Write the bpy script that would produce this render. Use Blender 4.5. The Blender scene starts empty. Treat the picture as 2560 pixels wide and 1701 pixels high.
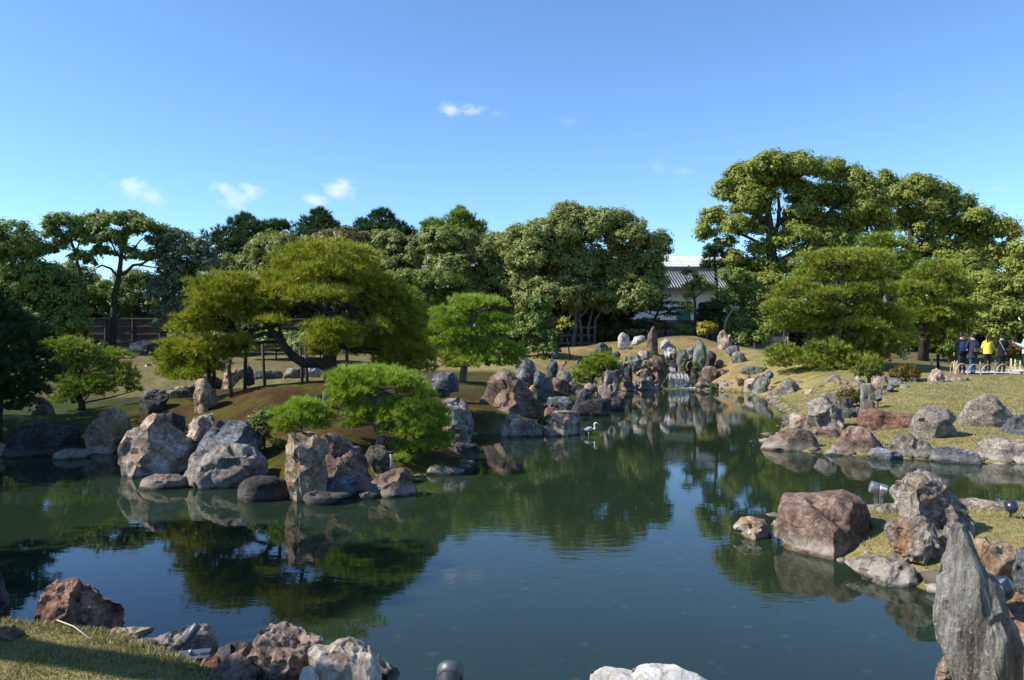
import bpy, math, random
import numpy as np
from mathutils import Vector, Matrix

# ------------------------------------------------------------------ camera, sky, sun, exposure
S = bpy.context.scene
COL = S.collection
FP, CAMZ, CX, CY = 1961.0, 2.5, 1280.0, 850.0      # focal length in photo pixels, eye height over the pond
cam_d = bpy.data.cameras.new('camera'); cam_d.sensor_width = 23.5; cam_d.lens = 23.5*FP/2560.0
cam_d.clip_start = 0.05; cam_d.clip_end = 4000
cam = bpy.data.objects.new('camera', cam_d); COL.objects.link(cam)
cam.location = (0, 0, CAMZ); cam.rotation_euler = (math.radians(90), 0, 0)
S.camera = cam

SUN_AZ, SUN_EL = math.radians(-100), math.radians(41)   # azimuth measured from the view direction (+Y) towards +X
SDIR = Vector((math.cos(SUN_EL)*math.sin(SUN_AZ), math.cos(SUN_EL)*math.cos(SUN_AZ), math.sin(SUN_EL)))
wd = bpy.data.worlds.new('World'); S.world = wd; wd.use_nodes = True
wn = wd.node_tree.nodes; wl = wd.node_tree.links
bg = wn['Background']; bg.inputs['Strength'].default_value = 0.142
sk = wn.new('ShaderNodeTexSky'); sk.sky_type = 'NISHITA'; sk.sun_disc = False
sk.sun_elevation = SUN_EL; sk.sun_rotation = SUN_AZ
sk.altitude = 0; sk.air_density = 0.83; sk.dust_density = 0.0; sk.ozone_density = 5.6
tn = wn.new('ShaderNodeMix'); tn.data_type = 'RGBA'; tn.blend_type = 'MULTIPLY'; tn.inputs[0].default_value = 1.0; tn.inputs[7].default_value = (.87, .96, .985, 1)
wl.new(sk.outputs[0], tn.inputs[6]); wl.new(tn.outputs[2], bg.inputs['Color'])
sun_d = bpy.data.lights.new('sun', 'SUN'); sun_d.energy = 5.0; sun_d.angle = math.radians(0.5); sun_d.color = (1.0, 0.94, 0.84)
sun = bpy.data.objects.new('sun', sun_d); COL.objects.link(sun)
sun.rotation_euler = (-SDIR).to_track_quat('-Z', 'Y').to_euler(); sun.location = (-20, -5, 30)
S.view_settings.view_transform = 'Standard'; S.view_settings.look = 'None'
S.view_settings.exposure = 0.82; S.view_settings.gamma = 1.0; S.view_settings.use_curve_mapping = False
S.cycles.max_bounces = 8; S.cycles.diffuse_bounces = 3; S.cycles.glossy_bounces = 3
S.cycles.transparent_max_bounces = 12; S.cycles.transmission_bounces = 4; S.cycles.volume_bounces = 3
S.cycles.caustics_reflective = False; S.cycles.caustics_refractive = False

# ------------------------------------------------------------------ helpers
rs = np.random.RandomState(7)
random.seed(7)
REG = {'Z': (0, 0, 1), 'A': (0, 800, 3.3714), 'B': (600, 880, 3.3714), 'C': (1180, 800, 5.0587), 'E': (1560, 800, 4.72),
       'F': (2000, 800, 4.1268), 'G': (1800, 1140, 2.7947), 'H': (0, 1380, 4.2143), 'I': (480, 1500, 3.1053),
       'J': (1000, 480, 3.1053), 'K': (380, 560, 3.1892), 'L': (1680, 360, 2.6136), 'M': (0, 500, 3.6875),
       'N': (1560, 600, 6.03), 'Q': (2340, 820, 10.727)}
def rp(reg, pts):
    ox, oy, s = REG[reg]
    return [(ox+p[0]/s, oy+p[1]/s) for p in pts]
def P(px, py, D):
    return np.array(((px-CX)/FP*D, D, CAMZ-(py-CY)/FP*D))
def WL(px, py):                       # point of the water surface seen at a photo pixel
    D = FP*CAMZ/(py-CY)
    return ((px-CX)/FP*D, D)

_perm = np.random.RandomState(3).permutation(256).astype(np.int64)
_val = np.random.RandomState(4).rand(256)*2-1
def vnoise(p):
    p = np.asarray(p, float); i = np.floor(p).astype(np.int64); f = p-i
    f = f*f*f*(f*(f*6-15)+10)
    def h(dx, dy, dz):
        return _val[_perm[(_perm[(_perm[(i[:, 0]+dx) & 255]+i[:, 1]+dy) & 255]+i[:, 2]+dz) & 255]]
    x, y, z = f[:, 0], f[:, 1], f[:, 2]
    a = h(0, 0, 0)*(1-x)+h(1, 0, 0)*x; b = h(0, 1, 0)*(1-x)+h(1, 1, 0)*x
    c = h(0, 0, 1)*(1-x)+h(1, 0, 1)*x; d = h(0, 1, 1)*(1-x)+h(1, 1, 1)*x
    return (a*(1-y)+b*y)*(1-z)+(c*(1-y)+d*y)*z
def fbm(p, o=4, g=0.5):
    r = 0; a = 1.0; p = np.asarray(p, float)
    for k in range(o):
        r = r+a*vnoise(p+17.3*k); p = p*2.03; a *= g
    return r

def mesh_np(name, V, F, mats, tint=None, smooth=False, mi=None):
    V = np.asarray(V, np.float32); F = np.asarray(F, np.int32)
    me = bpy.data.meshes.new(name); n, (m, k) = len(V), F.shape
    me.vertices.add(n); me.vertices.foreach_set('co', V.ravel())
    me.loops.add(m*k); me.loops.foreach_set('vertex_index', F.ravel())
    me.polygons.add(m); me.polygons.foreach_set('loop_start', np.arange(0, m*k, k, dtype=np.int32))
    if smooth: me.polygons.foreach_set('use_smooth', np.ones(m, bool))
    for mt in (mats if isinstance(mats, (list, tuple)) else [mats]): me.materials.append(mt)
    if mi is not None: me.polygons.foreach_set('material_index', np.asarray(mi, np.int32))
    me.update(calc_edges=True)
    if tint is not None:
        tint = np.asarray(tint, np.float32)
        if tint.ndim == 1:
            at = me.attributes.new('tint', 'FLOAT', 'POINT'); at.data.foreach_set('value', tint)
        else:
            at = me.attributes.new('tint', 'FLOAT_COLOR', 'POINT')
            at.data.foreach_set('color', np.concatenate([tint, np.ones((n, 1), np.float32)], 1).ravel())
    return me
def link(name, me, parent=None, loc=None):
    o = bpy.data.objects.new(name, me); COL.objects.link(o)
    if parent is not None: o.parent = parent
    if loc is not None: o.location = loc
    return o
def tag(o, label=None, cat=None, group=None, kind=None):
    if label: o['label'] = label
    if cat: o['category'] = cat
    if group: o['group'] = group
    if kind: o['kind'] = kind
    return o
def thing(name, label, cat, loc, group=None, rz=0):
    o = bpy.data.objects.new(name, None); COL.objects.link(o); o.location = Vector(loc); o.rotation_euler = (0, 0, rz)
    o.empty_display_size = 0.2
    return tag(o, label, cat, group)

class MB:
    """collects polygons of any size into one mesh"""
    def __init__(s): s.v = []; s.f = []; s.m = []
    def add(s, V, F, m=0):
        b = len(s.v); s.v += [tuple(map(float, x)) for x in V]; s.f += [tuple(int(i)+b for i in f) for f in F]; s.m += [m]*len(F)
        return s
    def box(s, c, d, m=0, R=None):
        V = [Vector((x*d[0]/2, y*d[1]/2, z*d[2]/2)) for x in (-1, 1) for y in (-1, 1) for z in (-1, 1)]
        if R is not None: V = [R @ v for v in V]
        V = [v+Vector(c) for v in V]
        return s.add(V, [(0, 1, 3, 2), (4, 6, 7, 5), (0, 4, 5, 1), (2, 3, 7, 6), (0, 2, 6, 4), (1, 5, 7, 3)], m)
    def tube(s, pts, rad, n=8, m=0, cap=True, flat=1.0):
        pts = [Vector(p) for p in pts]
        if not hasattr(rad, '__len__'): rad = [rad]*len(pts)
        V = []; up = Vector((0.13, 0.31, 1)).normalized(); u = None
        for i, p in enumerate(pts):
            t = (pts[min(i+1, len(pts)-1)]-pts[max(i-1, 0)])
            t = t.normalized() if t.length > 1e-9 else Vector((0, 0, 1))
            if u is None:
                u = t.cross(up); u = u.normalized() if u.length > 0.05 else t.cross(Vector((1, 0, 0))).normalized()
            else:
                u = (u-t*u.dot(t)).normalized()
            w = t.cross(u)
            for k in range(n):
                a = 2*math.pi*k/n
                V.append(p+(u*math.cos(a)+w*math.sin(a)*flat)*rad[i])
        F = [(i*n+k, i*n+(k+1) % n, (i+1)*n+(k+1) % n, (i+1)*n+k) for i in range(len(pts)-1) for k in range(n)]
        if cap: F += [tuple(range(n-1, -1, -1)), tuple(range((len(pts)-1)*n, len(pts)*n))]
        return s.add(V, F, m)
    def rings(s, rings, m=0, cap=True):
        n = len(rings[0]); V = [p for r in rings for p in r]
        F = [(i*n+k, i*n+(k+1) % n, (i+1)*n+(k+1) % n, (i+1)*n+k) for i in range(len(rings)-1) for k in range(n)]
        if cap: F += [tuple(range(n-1, -1, -1)), tuple(range((len(rings)-1)*n, len(rings)*n))]
        return s.add(V, F, m)
    def ball(s, c, r, m=0, nu=10, nv=7):
        if not hasattr(r, '__len__'): r = (r, r, r)
        rr = []
        for j in range(1, nv):
            a = math.pi*j/nv
            rr.append([(c[0]+r[0]*math.sin(a)*math.cos(2*math.pi*k/nu), c[1]+r[1]*math.sin(a)*math.sin(2*math.pi*k/nu), c[2]-r[2]*math.cos(a)) for k in range(nu)])
        return s.rings(rr, m)
    def build(s, name, mats, parent=None, smooth=True, loc=None):
        me = bpy.data.meshes.new(name)
        off = Vector(parent.location) if parent is not None and loc == 'world' else Vector((0, 0, 0))
        me.from_pydata([tuple(Vector(v)-off) for v in s.v], [], s.f)
        for mt in (mats if isinstance(mats, (list, tuple)) else [mats]): me.materials.append(mt)
        me.polygons.foreach_set('material_index', np.array(s.m, np.int32))
        if smooth: me.polygons.foreach_set('use_smooth', np.ones(len(s.f), bool))
        me.update()
        return link(name, me, parent, None if loc == 'world' else loc)

# ------------------------------------------------------------------ materials
class NT:
    def __init__(s, name):
        s.mat = bpy.data.materials.new(name); s.mat.use_nodes = True
        s.t = s.mat.node_tree; s.n = s.t.nodes; s.l = s.t.links
        s.b = s.n['Principled BSDF']; s.out = s.n['Material Output']
    def new(s, t, **k):
        x = s.n.new('ShaderNode'+t)
        for a, v in k.items():
            if hasattr(x, a): setattr(x, a, v)
            else: x.inputs[a].default_value = v
        return x
    def ln(s, a, b): s.l.new(a, b)
    def noise(s, vec, scale, detail=5, rough=0.55, dist=0.0):
        x = s.new('TexNoise'); x.inputs['Scale'].default_value = scale; x.inputs['Detail'].default_value = detail
        x.inputs['Roughness'].default_value = rough; x.inputs['Distortion'].default_value = dist
        if vec is not None: s.ln(vec, x.inputs['Vector'])
        return x.outputs['Fac']
    def ramp(s, fac, stops, interp='LINEAR'):
        x = s.new('ValToRGB'); e = x.color_ramp; e.interpolation = interp
        while len(e.elements) < len(stops): e.elements.new(0.5)
        for k, (p, c) in enumerate(stops):
            e.elements[k].position = p
            e.elements[k].color = (c, c, c, 1) if not hasattr(c, '__len__') else (c[0], c[1], c[2], 1)
        s.ln(fac, x.inputs[0]); return x.outputs[0]
    def mix(s, fac, a, b, mode='MIX'):
        x = s.new('Mix'); x.data_type = 'RGBA'; x.blend_type = mode
        for i, v in ((0, fac), (6, a), (7, b)):
            if hasattr(v, 'is_linked') or hasattr(v, 'links'): s.ln(v, x.inputs[i])
            elif hasattr(v, '__len__'): x.inputs[i].default_value = (v[0], v[1], v[2], 1)
            else: x.inputs[i].default_value = v
        return x.outputs[2]
    def math(s, op, a, b=0.0, clamp=False):
        x = s.new('Math'); x.operation = op; x.use_clamp = clamp
        for i, v in ((0, a), (1, b)):
            if hasattr(v, 'links'): s.ln(v, x.inputs[i])
            else: x.inputs[i].default_value = v
        return x.outputs[0]
    def mapping(s, vec, scale=(1, 1, 1), rot=(0, 0, 0)):
        x = s.new('Mapping'); x.inputs['Scale'].default_value = scale; x.inputs['Rotation'].default_value = rot
        s.ln(vec, x.inputs['Vector']); return x.outputs[0]
    def bump(s, h, strength, dist):
        x = s.new('Bump'); x.inputs['Strength'].default_value = strength; x.inputs['Distance'].default_value = dist
        s.ln(h, x.inputs['Height']); s.ln(x.outputs[0], s.b.inputs['Normal']); return x.outputs[0]
    def col(s, c): s.ln(c, s.b.inputs['Base Color'])

def rock_mat(name, dark, mid, light, patch=None, streak=0.0, lichen=0.35, sc=1.0, tide=0.5, moss=0.0, bump=0.5):
    t = NT(name); tc = t.new('TexCoord'); oi = t.new('ObjectInfo')
    va = t.new('VectorMath', operation='MULTIPLY_ADD'); rsc = t.math('ADD', t.math('MULTIPLY', t.math('FRACT', t.math('MULTIPLY', oi.outputs['Random'], 7.77)), .9), .6); t.ln(rsc, va.inputs[1])
    cr = t.new('CombineXYZ')
    for k, f in enumerate((37.0, 61.0, 83.0)): t.ln(t.math('MULTIPLY', oi.outputs['Random'], f), cr.inputs[k])
    t.ln(tc.outputs['Object'], va.inputs[0]); t.ln(cr.outputs[0], va.inputs[2]); v = va.outputs[0]
    vs = t.mapping(v, (1, 1, 1-0.86*streak), (0.12, 0.2, 0.3))
    vs2 = t.mapping(v, (1, 1, 1-0.93*streak), (0.12, 0.25, 0.3))
    n1 = t.noise(vs, 2.2*sc, 8, 0.64, 0.3); n2 = t.noise(vs2, 13*sc, 10, 0.74, 0.3); n3 = t.noise(v, 30*sc, 5, 0.6)
    n4 = t.noise(v, 1.1*sc, 3, 0.5)
    f = t.math('ADD', t.math('MULTIPLY', n1, 0.40), t.math('MULTIPLY', n2, 0.60))
    c = t.ramp(f, [(0.405, dark), (0.495, mid), (0.60, light)])
    if patch:
        pm = t.ramp(t.noise(vs, 1.9*sc, 8, 0.68, 0.5), [(0.50, 0.0), (0.66, 1.0)])
        c = t.mix(t.math('MULTIPLY', pm, 0.8), c, patch)
    lm = t.math('MULTIPLY', t.ramp(n3, [(0.58, 0.0), (0.68, 1.0)]), t.ramp(n4, [(0.40, 0.0), (0.62, lichen)]))
    c = t.mix(lm, c, (min(0.7, light[0]*1.5+.1), min(0.68, light[1]*1.5+.1), min(0.64, light[2]*1.5+.08)))
    # cracks
    vo = t.new('TexVoronoi', feature='DISTANCE_TO_EDGE'); vo.inputs['Scale'].default_value = 2.6*sc
    dv = t.new('VectorMath', operation='ADD'); t.ln(vs, dv.inputs[0])
    nz = t.new('TexNoise'); nz.inputs['Scale'].default_value = 3.0*sc; t.ln(v, nz.inputs['Vector'])
    sc_ = t.new('VectorMath', operation='SCALE'); sc_.inputs['Scale'].default_value = 0.5; t.ln(nz.outputs['Color'], sc_.inputs[0])
    t.ln(sc_.outputs[0], dv.inputs[1]); t.ln(dv.outputs[0], vo.inputs['Vector'])
    ck = t.ramp(vo.outputs['Distance'], [(0.0, 0.0), (0.022, 1.0)])
    ckm = t.math('MAXIMUM', ck, t.ramp(n4, [(0.45, 0.25), (0.6, 1.0)]))
    c = t.mix(ckm, t.mix(0.5*(1-streak), c, (dark[0]*.5, dark[1]*.5, dark[2]*.5)), c)
    # tide mark: pale silt just over the water, dark and wet at it
    ge = t.new('NewGeometry'); sx = t.new('SeparateXYZ'); t.ln(ge.outputs['Position'], sx.inputs[0])
    z = t.math('ADD', sx.outputs['Z'], t.math('MULTIPLY', t.math('SUBTRACT', n1, 0.5), 0.10))
    band = t.ramp(z, [(0.03, 0.0), (0.06, tide), (0.12, tide*.8), (0.2, 0.0)])
    c = t.mix(band, c, (0.36, 0.33, 0.28))
    wet = t.ramp(z, [(-0.02, 1.0), (0.035, 0.0)])
    c = t.mix(t.math('MULTIPLY', wet, 0.75), c, (0.035, 0.038, 0.022))
    if moss > 0:
        sn = t.new('SeparateXYZ'); t.ln(ge.outputs['Normal'], sn.inputs[0])
        mm = t.math('MULTIPLY', t.ramp(sn.outputs['Z'], [(0.45, 0.0), (0.85, 1.0)]), t.ramp(n1, [(0.45, 0.0), (0.55, moss)]))
        c = t.mix(mm, c, (0.05, 0.065, 0.012))
    t.col(c); t.b.inputs['Roughness'].default_value = 0.85; t.b.inputs['Specular IOR Level'].default_value = 0.3
    h = t.math('ADD', t.math('ADD', t.math('MULTIPLY', n2, 0.7), t.math('MULTIPLY', n3, 0.25)), t.math('MULTIPLY', ckm, 0.3*(1-streak)))
    t.bump(h, bump, 0.09/sc)
    return t.mat

RM = {
 'brown': rock_mat('stone_brown', (.042, .026, .019), (.125, .082, .062), (.27, .20, .155), lichen=.45),
 'redbrown': rock_mat('stone_red_brown', (.035, .017, .012), (.13, .068, .046), (.30, .18, .12), patch=(.10, .045, .03)),
 'grey': rock_mat('stone_grey', (.045, .037, .030), (.14, .118, .097), (.30, .27, .23), lichen=.55),
 'greybrown': rock_mat('stone_grey_brown', (.05, .042, .036), (.155, .128, .108), (.33, .29, .25), lichen=.6),
 'green': rock_mat('stone_green_schist', (.032, .038, .032), (.105, .118, .098), (.25, .265, .225), patch=(.115, .09, .068), streak=.9, lichen=.35, bump=.8),
 'darkgreen': rock_mat('stone_dark_schist', (.012, .015, .014), (.045, .052, .047), (.14, .15, .14), streak=.9, lichen=.2, bump=.7),
 'white': rock_mat('stone_quartz', (.075, .05, .036), (.27, .205, .155), (.56, .48, .40), patch=(.15, .095, .065), lichen=.3),
 'palewhite': rock_mat('stone_chalky', (.16, .145, .13), (.34, .32, .295), (.52, .50, .47), streak=.5, lichen=.2),
 'slab': rock_mat('stone_grey_slab', (.055, .053, .047), (.185, .175, .155), (.38, .375, .34), patch=(.18, .135, .10), streak=.85, lichen=.5, bump=.9),
 'rim': rock_mat('stone_pale_rim', (.11, .075, .05), (.27, .22, .175), (.52, .50, .47), patch=(.20, .135, .09), streak=.6, lichen=.5),
 'tan': rock_mat('stone_tan', (.06, .04, .025), (.21, .148, .095), (.42, .335, .24), patch=(.24, .13, .06), lichen=.2),
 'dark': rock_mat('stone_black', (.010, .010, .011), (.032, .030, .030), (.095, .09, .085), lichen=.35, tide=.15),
 'blue': rock_mat('stone_slate', (.022, .025, .030), (.075, .082, .093), (.23, .24, .25), lichen=.3, tide=.2),
 'orange': rock_mat('stone_rusty', (.05, .043, .038), (.19, .165, .14), (.40, .36, .31), patch=(.24, .125, .055), lichen=.5, bump=.8),
 'mossy': rock_mat('stone_mossy', (.02, .018, .014), (.085, .07, .05), (.20, .17, .13), moss=.9, lichen=.3),
}
def simple(name, c, rough=.7, metal=0.0, var=0.15, sc=8.0, spec=.3):
    t = NT(name); tc = t.new('TexCoord'); n = t.noise(tc.outputs['Object'], sc, 4)
    t.col(t.mix(n, tuple(x*(1-var) for x in c), tuple(min(1, x*(1+var)) for x in c)))
    t.b.inputs['Roughness'].default_value = rough; t.b.inputs['Metallic'].default_value = metal; t.b.inputs['Specular IOR Level'].default_value = spec
    return t.mat
def leaf_mat(name, c0, c1, c2, rough=.5, spec=.35, trans=.36):
    t = NT(name); at = t.new('Attribute', attribute_name='tint')
    c = t.ramp(at.outputs['Fac'], [(0.0, c0), (0.5, c1), (1.0, c2)])
    t.col(c); t.b.inputs['Roughness'].default_value = rough; t.b.inputs['Specular IOR Level'].default_value = spec
    tr = t.new('BsdfTranslucent'); t.ln(t.mix(0.5, c, (c1[0]*1.25, c1[1]*1.4, c1[2]*.6)), tr.inputs['Color'])
    mx = t.new('MixShader'); mx.inputs[0].default_value = trans
    t.ln(t.b.outputs[0], mx.inputs[1]); t.ln(tr.outputs[0], mx.inputs[2]); t.ln(mx.outputs[0], t.out.inputs[0])
    return t.mat
LM = {
 'camphor': leaf_mat('leaf_camphor', (.125, .15, .022), (.225, .26, .046), (.30, .31, .07), rough=.5, spec=.25),
 'olive': leaf_mat('leaf_olive', (.10, .13, .028), (.205, .24, .066), (.30, .32, .115), rough=.5, spec=.25, trans=.36),
 'yellowish': leaf_mat('leaf_yellowish', (.06, .06, .015), (.155, .145, .042), (.25, .20, .065), rough=.4, spec=.5),
 'glossy': leaf_mat('leaf_glossy', (.045, .07, .03), (.12, .155, .08), (.28, .30, .18), rough=.42, spec=.35, trans=.3),
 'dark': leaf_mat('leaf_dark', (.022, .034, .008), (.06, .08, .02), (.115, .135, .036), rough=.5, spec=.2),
 'mid': leaf_mat('leaf_mid', (.07, .11, .016), (.165, .22, .044), (.25, .29, .085), rough=.5, spec=.25),
 'bright': leaf_mat('leaf_bright', (.035, .07, .01), (.09, .15, .024), (.16, .22, .045), rough=.45),
 'gold': leaf_mat('leaf_gold', (.12, .13, .015), (.30, .28, .03), (.45, .38, .06)),
 'pine_olive': leaf_mat('needle_olive', (.13, .155, .012), (.28, .31, .026), (.42, .34, .045), rough=.5, trans=.28),
 'pine_green': leaf_mat('needle_green', (.075, .13, .012), (.19, .27, .027), (.29, .33, .042), rough=.5, trans=.28),
 'pine_bright': leaf_mat('needle_bright', (.11, .18, .015), (.26, .37, .036), (.39, .43, .06), rough=.48, trans=.3),
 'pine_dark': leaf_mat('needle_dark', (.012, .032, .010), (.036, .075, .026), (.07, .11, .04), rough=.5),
 'pine_mix': leaf_mat('needle_mixed', (.10, .14, .018), (.23, .28, .033), (.37, .34, .05), rough=.5, trans=.28),
 'azalea': leaf_mat('leaf_azalea', (.05, .05, .008), (.12, .098, .014), (.18, .11, .025), rough=.5),
 'azalea_green': leaf_mat('leaf_azalea_green', (.035, .055, .006), (.11, .135, .014), (.19, .20, .03), rough=.5),
 'grass': leaf_mat('grass_blade', (.07, .085, .018), (.24, .21, .08), (.36, .31, .15), rough=.6, trans=.2),
}
def bark_mat(name, a, b):
    t = NT(name); tc = t.new('TexCoord'); v = t.mapping(tc.outputs['Object'], (1, 1, .35))
    n = t.noise(v, 9, 7, .65, .5); t.col(t.ramp(n, [(.35, a), (.65, b)])); t.b.inputs['Roughness'].default_value = .9
    t.bump(n, .8, .05); return t.mat
BK = {'dark': bark_mat('bark_dark', (.012, .009, .007), (.055, .042, .032)), 'grey': bark_mat('bark_grey', (.05, .04, .03), (.20, .17, .14)),
      'red': bark_mat('bark_red', (.04, .026, .018), (.15, .10, .075)), 'pale': bark_mat('bark_pale', (.13, .11, .09), (.36, .32, .27))}
# ------------------------------------------------------------------ ground and water
POND = [(-5.6, 5.1), (-4, 4.9), (-2.9, 4.85), (-2, 4.65), (-1.5, 4.35), (-.9, 3.95), (0, 3.85), (1.2, 3.9), (2.2, 4.2), (2.75, 4.6), (3.15, 5.4), (3.75, 6.5), (4.1, 7.2),
        (4.3, 7.5), (3.95, 8.3), (3.75, 8.8), (3.7, 9.3), (3.5, 9.9), (3.5, 10.6), (4.2, 11.3), (5.2, 11.3), (7, 11.3), (9, 11.6), (14, 12), (30, 12), (30, 15),
        (14, 15.3), (10.4, 15.8), (8.75, 16.3), (7.85, 16.7), (6.5, 17.6), (5.9, 18.4), (6.4, 19.6), (7.4, 21.6), (8.9, 25), (9.7, 28), (10.4, 31), (10.9, 33.5),
        (11.1, 37.5), (10.2, 38.8), (9.75, 39.4), (9.5, 41.5), (7.7, 41.6), (7.35, 40.3), (6.3, 40.4), (5.5, 39.4), (4.7, 36), (4.0, 31), (3.7, 28.7), (2.5, 26.6), (1.5, 24.5), (0.8, 22), (0.2, 20.8), (-1.1, 20.9),
        (-1.4, 18.2), (-0.75, 16.5), (-0.9, 15.5), (-1.8, 14.4), (-1.8, 13.6), (-2.5, 13.15), (-3.4, 13.0), (-4.2, 13.3), (-5.3, 14.3), (-6.4, 15.0), (-7.1, 15.8), (-7.5, 16.7),
        (-8.3, 17.3), (-9.5, 17.3), (-11.2, 17.0), (-13, 16), (-12.5, 13), (-9.6, 9.6), (-7.2, 6.7)]
CHAN = [(-24, 29), (-18, 26), (-15.5, 24.2), (-13, 24.6), (-11.5, 26.5), (-8, 28), (-6, 30), (-7, 33), (-12, 34.5), (-18, 34.5), (-24, 33)]
# x, y, height, bank width
HC = np.array([(-6, 3, 1.0, .6), (0, 2, 1.0, .6), (3.2, 3, 1.0, .7), (-3, 4, .95, .5), (-1.2, 3.3, .94, .5), (-1.8, 4, .94, .5), (5, 5, 1.0, 1.2), (-9, 5, 1.0, 1.5), (-13, 8, .9, 2), (-14, 13, .8, 2),
  (4.5, 10, .24, 1.0), (6, 9.6, .34, 1.0), (8, 9, .42, 1.0), (5, 8, .26, 1.0), (5.2, 7, .2, 1), (4.2, 5.5, .3, 1.0), (6.5, 6, .45, 1.2), (12, 9, .6, 1.0), (4, 9, .22, 1),
  (10, 20, .33, 4), (8.6, 19, .25, 4), (12, 24, .50, 4), (11.5, 28, .6, 3), (15, 29, .85, 4), (19, 32, 1.0, 4), (24, 33, 1.0, 4), (18, 36, 1.0, 4), (24, 38, 1.05, 4), (17, 25, .6, 4), (20, 20, .4, 4),
  (14, 38, 1.35, 4), (17, 40, 1.35, 4), (20, 45, 1.4, 5), (14, 42, 1.55, 4), (13, 35, 1.05, 3),
  (10.3, 48, 2.8, 7), (6.8, 48, 2.45, 7), (4.5, 47, 2.1, 7), (2.8, 46, 1.85, 6), (.4, 40, 1.35, 5), (12.8, 45, 1.95, 6), (8.5, 45, 2.35, 6), (5, 43, 1.75, 5), (2.5, 38, 1.2, 5), (9, 43.2, 1.75, 2), (8.6, 42.3, 1.2, .6),
  (-4.7, 20, 1.55, 3.6), (-6, 19.5, 1.42, 3.4), (-7.2, 18, .98, 2.6), (-5.1, 16.3, .85, 2.6), (-3.7, 16.5, .8, 2.6), (-4.5, 23.5, 1.2, 3), (-2.7, 18, .8, 2.4), (-4, 14, .45, 1.5), (-8.5, 20, 1.0, 3), (-6.5, 23, 1.0, 3),
  (-12, 19.5, .6, 2), (-10, 21, .7, 2), (-15, 20, .7, 2), (-20, 20, .8, 3),
  (-1.6, 27, 1.05, 3), (0, 30, 1.0, 3.5), (1.7, 28, .55, 3), (-1.5, 23, .6, 2), (0.3, 23.5, .45, 2), (3, 33, .8, 3),
  (-18, 40, 1.5, 4), (-24, 50, 1.8, 4), (-10, 45, 1.6, 4), (-14, 37.5, 1.25, 3), (-5, 38, 1.2, 4), (0, 50, 1.9, 4), (-15, 60, 2, 4), (0, 65, 2, 4), (20, 60, 2, 4), (30, 45, 1.6, 4), (34, 34, 1.1, 4), (40, 18, 1, 4), (-35, 35, 1.5, 4), (-40, 15, 1.2, 4),
  (-10, -20, 1, 2), (20, -20, 1, 2), (60, 80, 2, 4), (-60, 80, 2, 4)])
def in_poly(x, y, poly):
    ins = np.zeros(x.shape, bool); n = len(poly)
    for i in range(n):
        x1, y1 = poly[i]; x2, y2 = poly[(i+1) % n]
        c = ((y1 > y) != (y2 > y)) & (x < (x2-x1)*(y-y1)/((y2-y1) if y2 != y1 else 1e-9)+x1)
        ins ^= c
    return ins
def d_poly(x, y, poly):
    d = np.full(x.shape, 1e9); n = len(poly)
    for i in range(n):
        x1, y1 = poly[i]; x2, y2 = poly[(i+1) % n]; dx, dy = x2-x1, y2-y1
        t = np.clip(((x-x1)*dx+(y-y1)*dy)/(dx*dx+dy*dy+1e-12), 0, 1)
        d = np.minimum(d, np.hypot(x-x1-t*dx, y-y1-t*dy))
    return d
def sstep(a, b, t):
    t = np.clip((t-a)/(b-a), 0, 1); return t*t*(3-2*t)
def ground_z(x, y):
    x = np.atleast_1d(np.asarray(x, float)).ravel(); y = np.atleast_1d(np.asarray(y, float)).ravel()
    w = 0; H = 0; L = 0
    for hx, hy, hz, hl in HC:
        k = 1/((x-hx)**2+(y-hy)**2+0.8)**1.6
        w = w+k; H = H+k*hz; L = L+k*hl
    H /= w; L /= w
    wob = 0.12*vnoise(np.stack([x*1.3, y*1.3, x*0], 1))
    d = np.minimum(d_poly(x, y, POND), d_poly(x, y, CHAN)); ins = in_poly(x, y, POND) | in_poly(x, y, CHAN)
    land = 0.07+(H-0.07)*sstep(-0.35, 1, (d+wob*np.minimum(d, 1))/L)**1.0 - 0.0
    e = sstep(-0.35, 1, np.zeros(1))[0]
    land = 0.06+(H-0.06)*(sstep(-0.35, 1, d/L)-e)/(1-e)
    land = land+np.minimum(d, 1)*(0.03*vnoise(np.stack([x*.9, y*.9, x*0+5], 1))+0.012*vnoise(np.stack([x*4, y*4, x*0+9], 1)))
    land = land-.06*np.exp(-d/.12)
    bed = -0.25*(1-np.exp(-d/.5))-0.45*sstep(0, 2.2, d)
    return np.where(ins, bed, land)
_Ds = np.concatenate([np.arange(1.5, 12, .03), np.arange(12, 100, .08)])
def hit(px, py):
    """where the line of sight through a photo pixel first meets the ground or the pond"""
    x = (px-CX)/FP*_Ds; z = CAMZ-(py-CY)/FP*_Ds
    g = np.maximum(ground_z(x, _Ds), 0.0)
    k = np.nonzero(z <= g)[0]
    i = k[0] if len(k) else len(_Ds)-1
    return float(x[i]), float(_Ds[i]), float(g[i])

def axis(lo, hi, step, far0, far1):
    a = list(np.arange(lo, hi+1e-6, step)); s = step; v = hi
    while v < far1: s *= 1.25; v += s; a.append(v)
    s = step; v = lo; b = []
    while v > far0: s *= 1.25; v -= s; b.append(v)
    return np.array(b[::-1]+a)
gx = axis(-15, 18, 0.2, -900, 900); gy = np.concatenate([axis(1.0, 13, 0.13, -60, 13), axis(13.2, 57, 0.26, 13.2, 1500)])
X, Y = np.meshgrid(gx, gy); Z = ground_z(X, Y).reshape(X.shape)
nx, ny = len(gx), len(gy)
I = np.arange(nx*ny).reshape(ny, nx)
Fq = np.stack([I[:-1, :-1], I[:-1, 1:], I[1:, 1:], I[1:, :-1]], -1).reshape(-1, 4)
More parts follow.
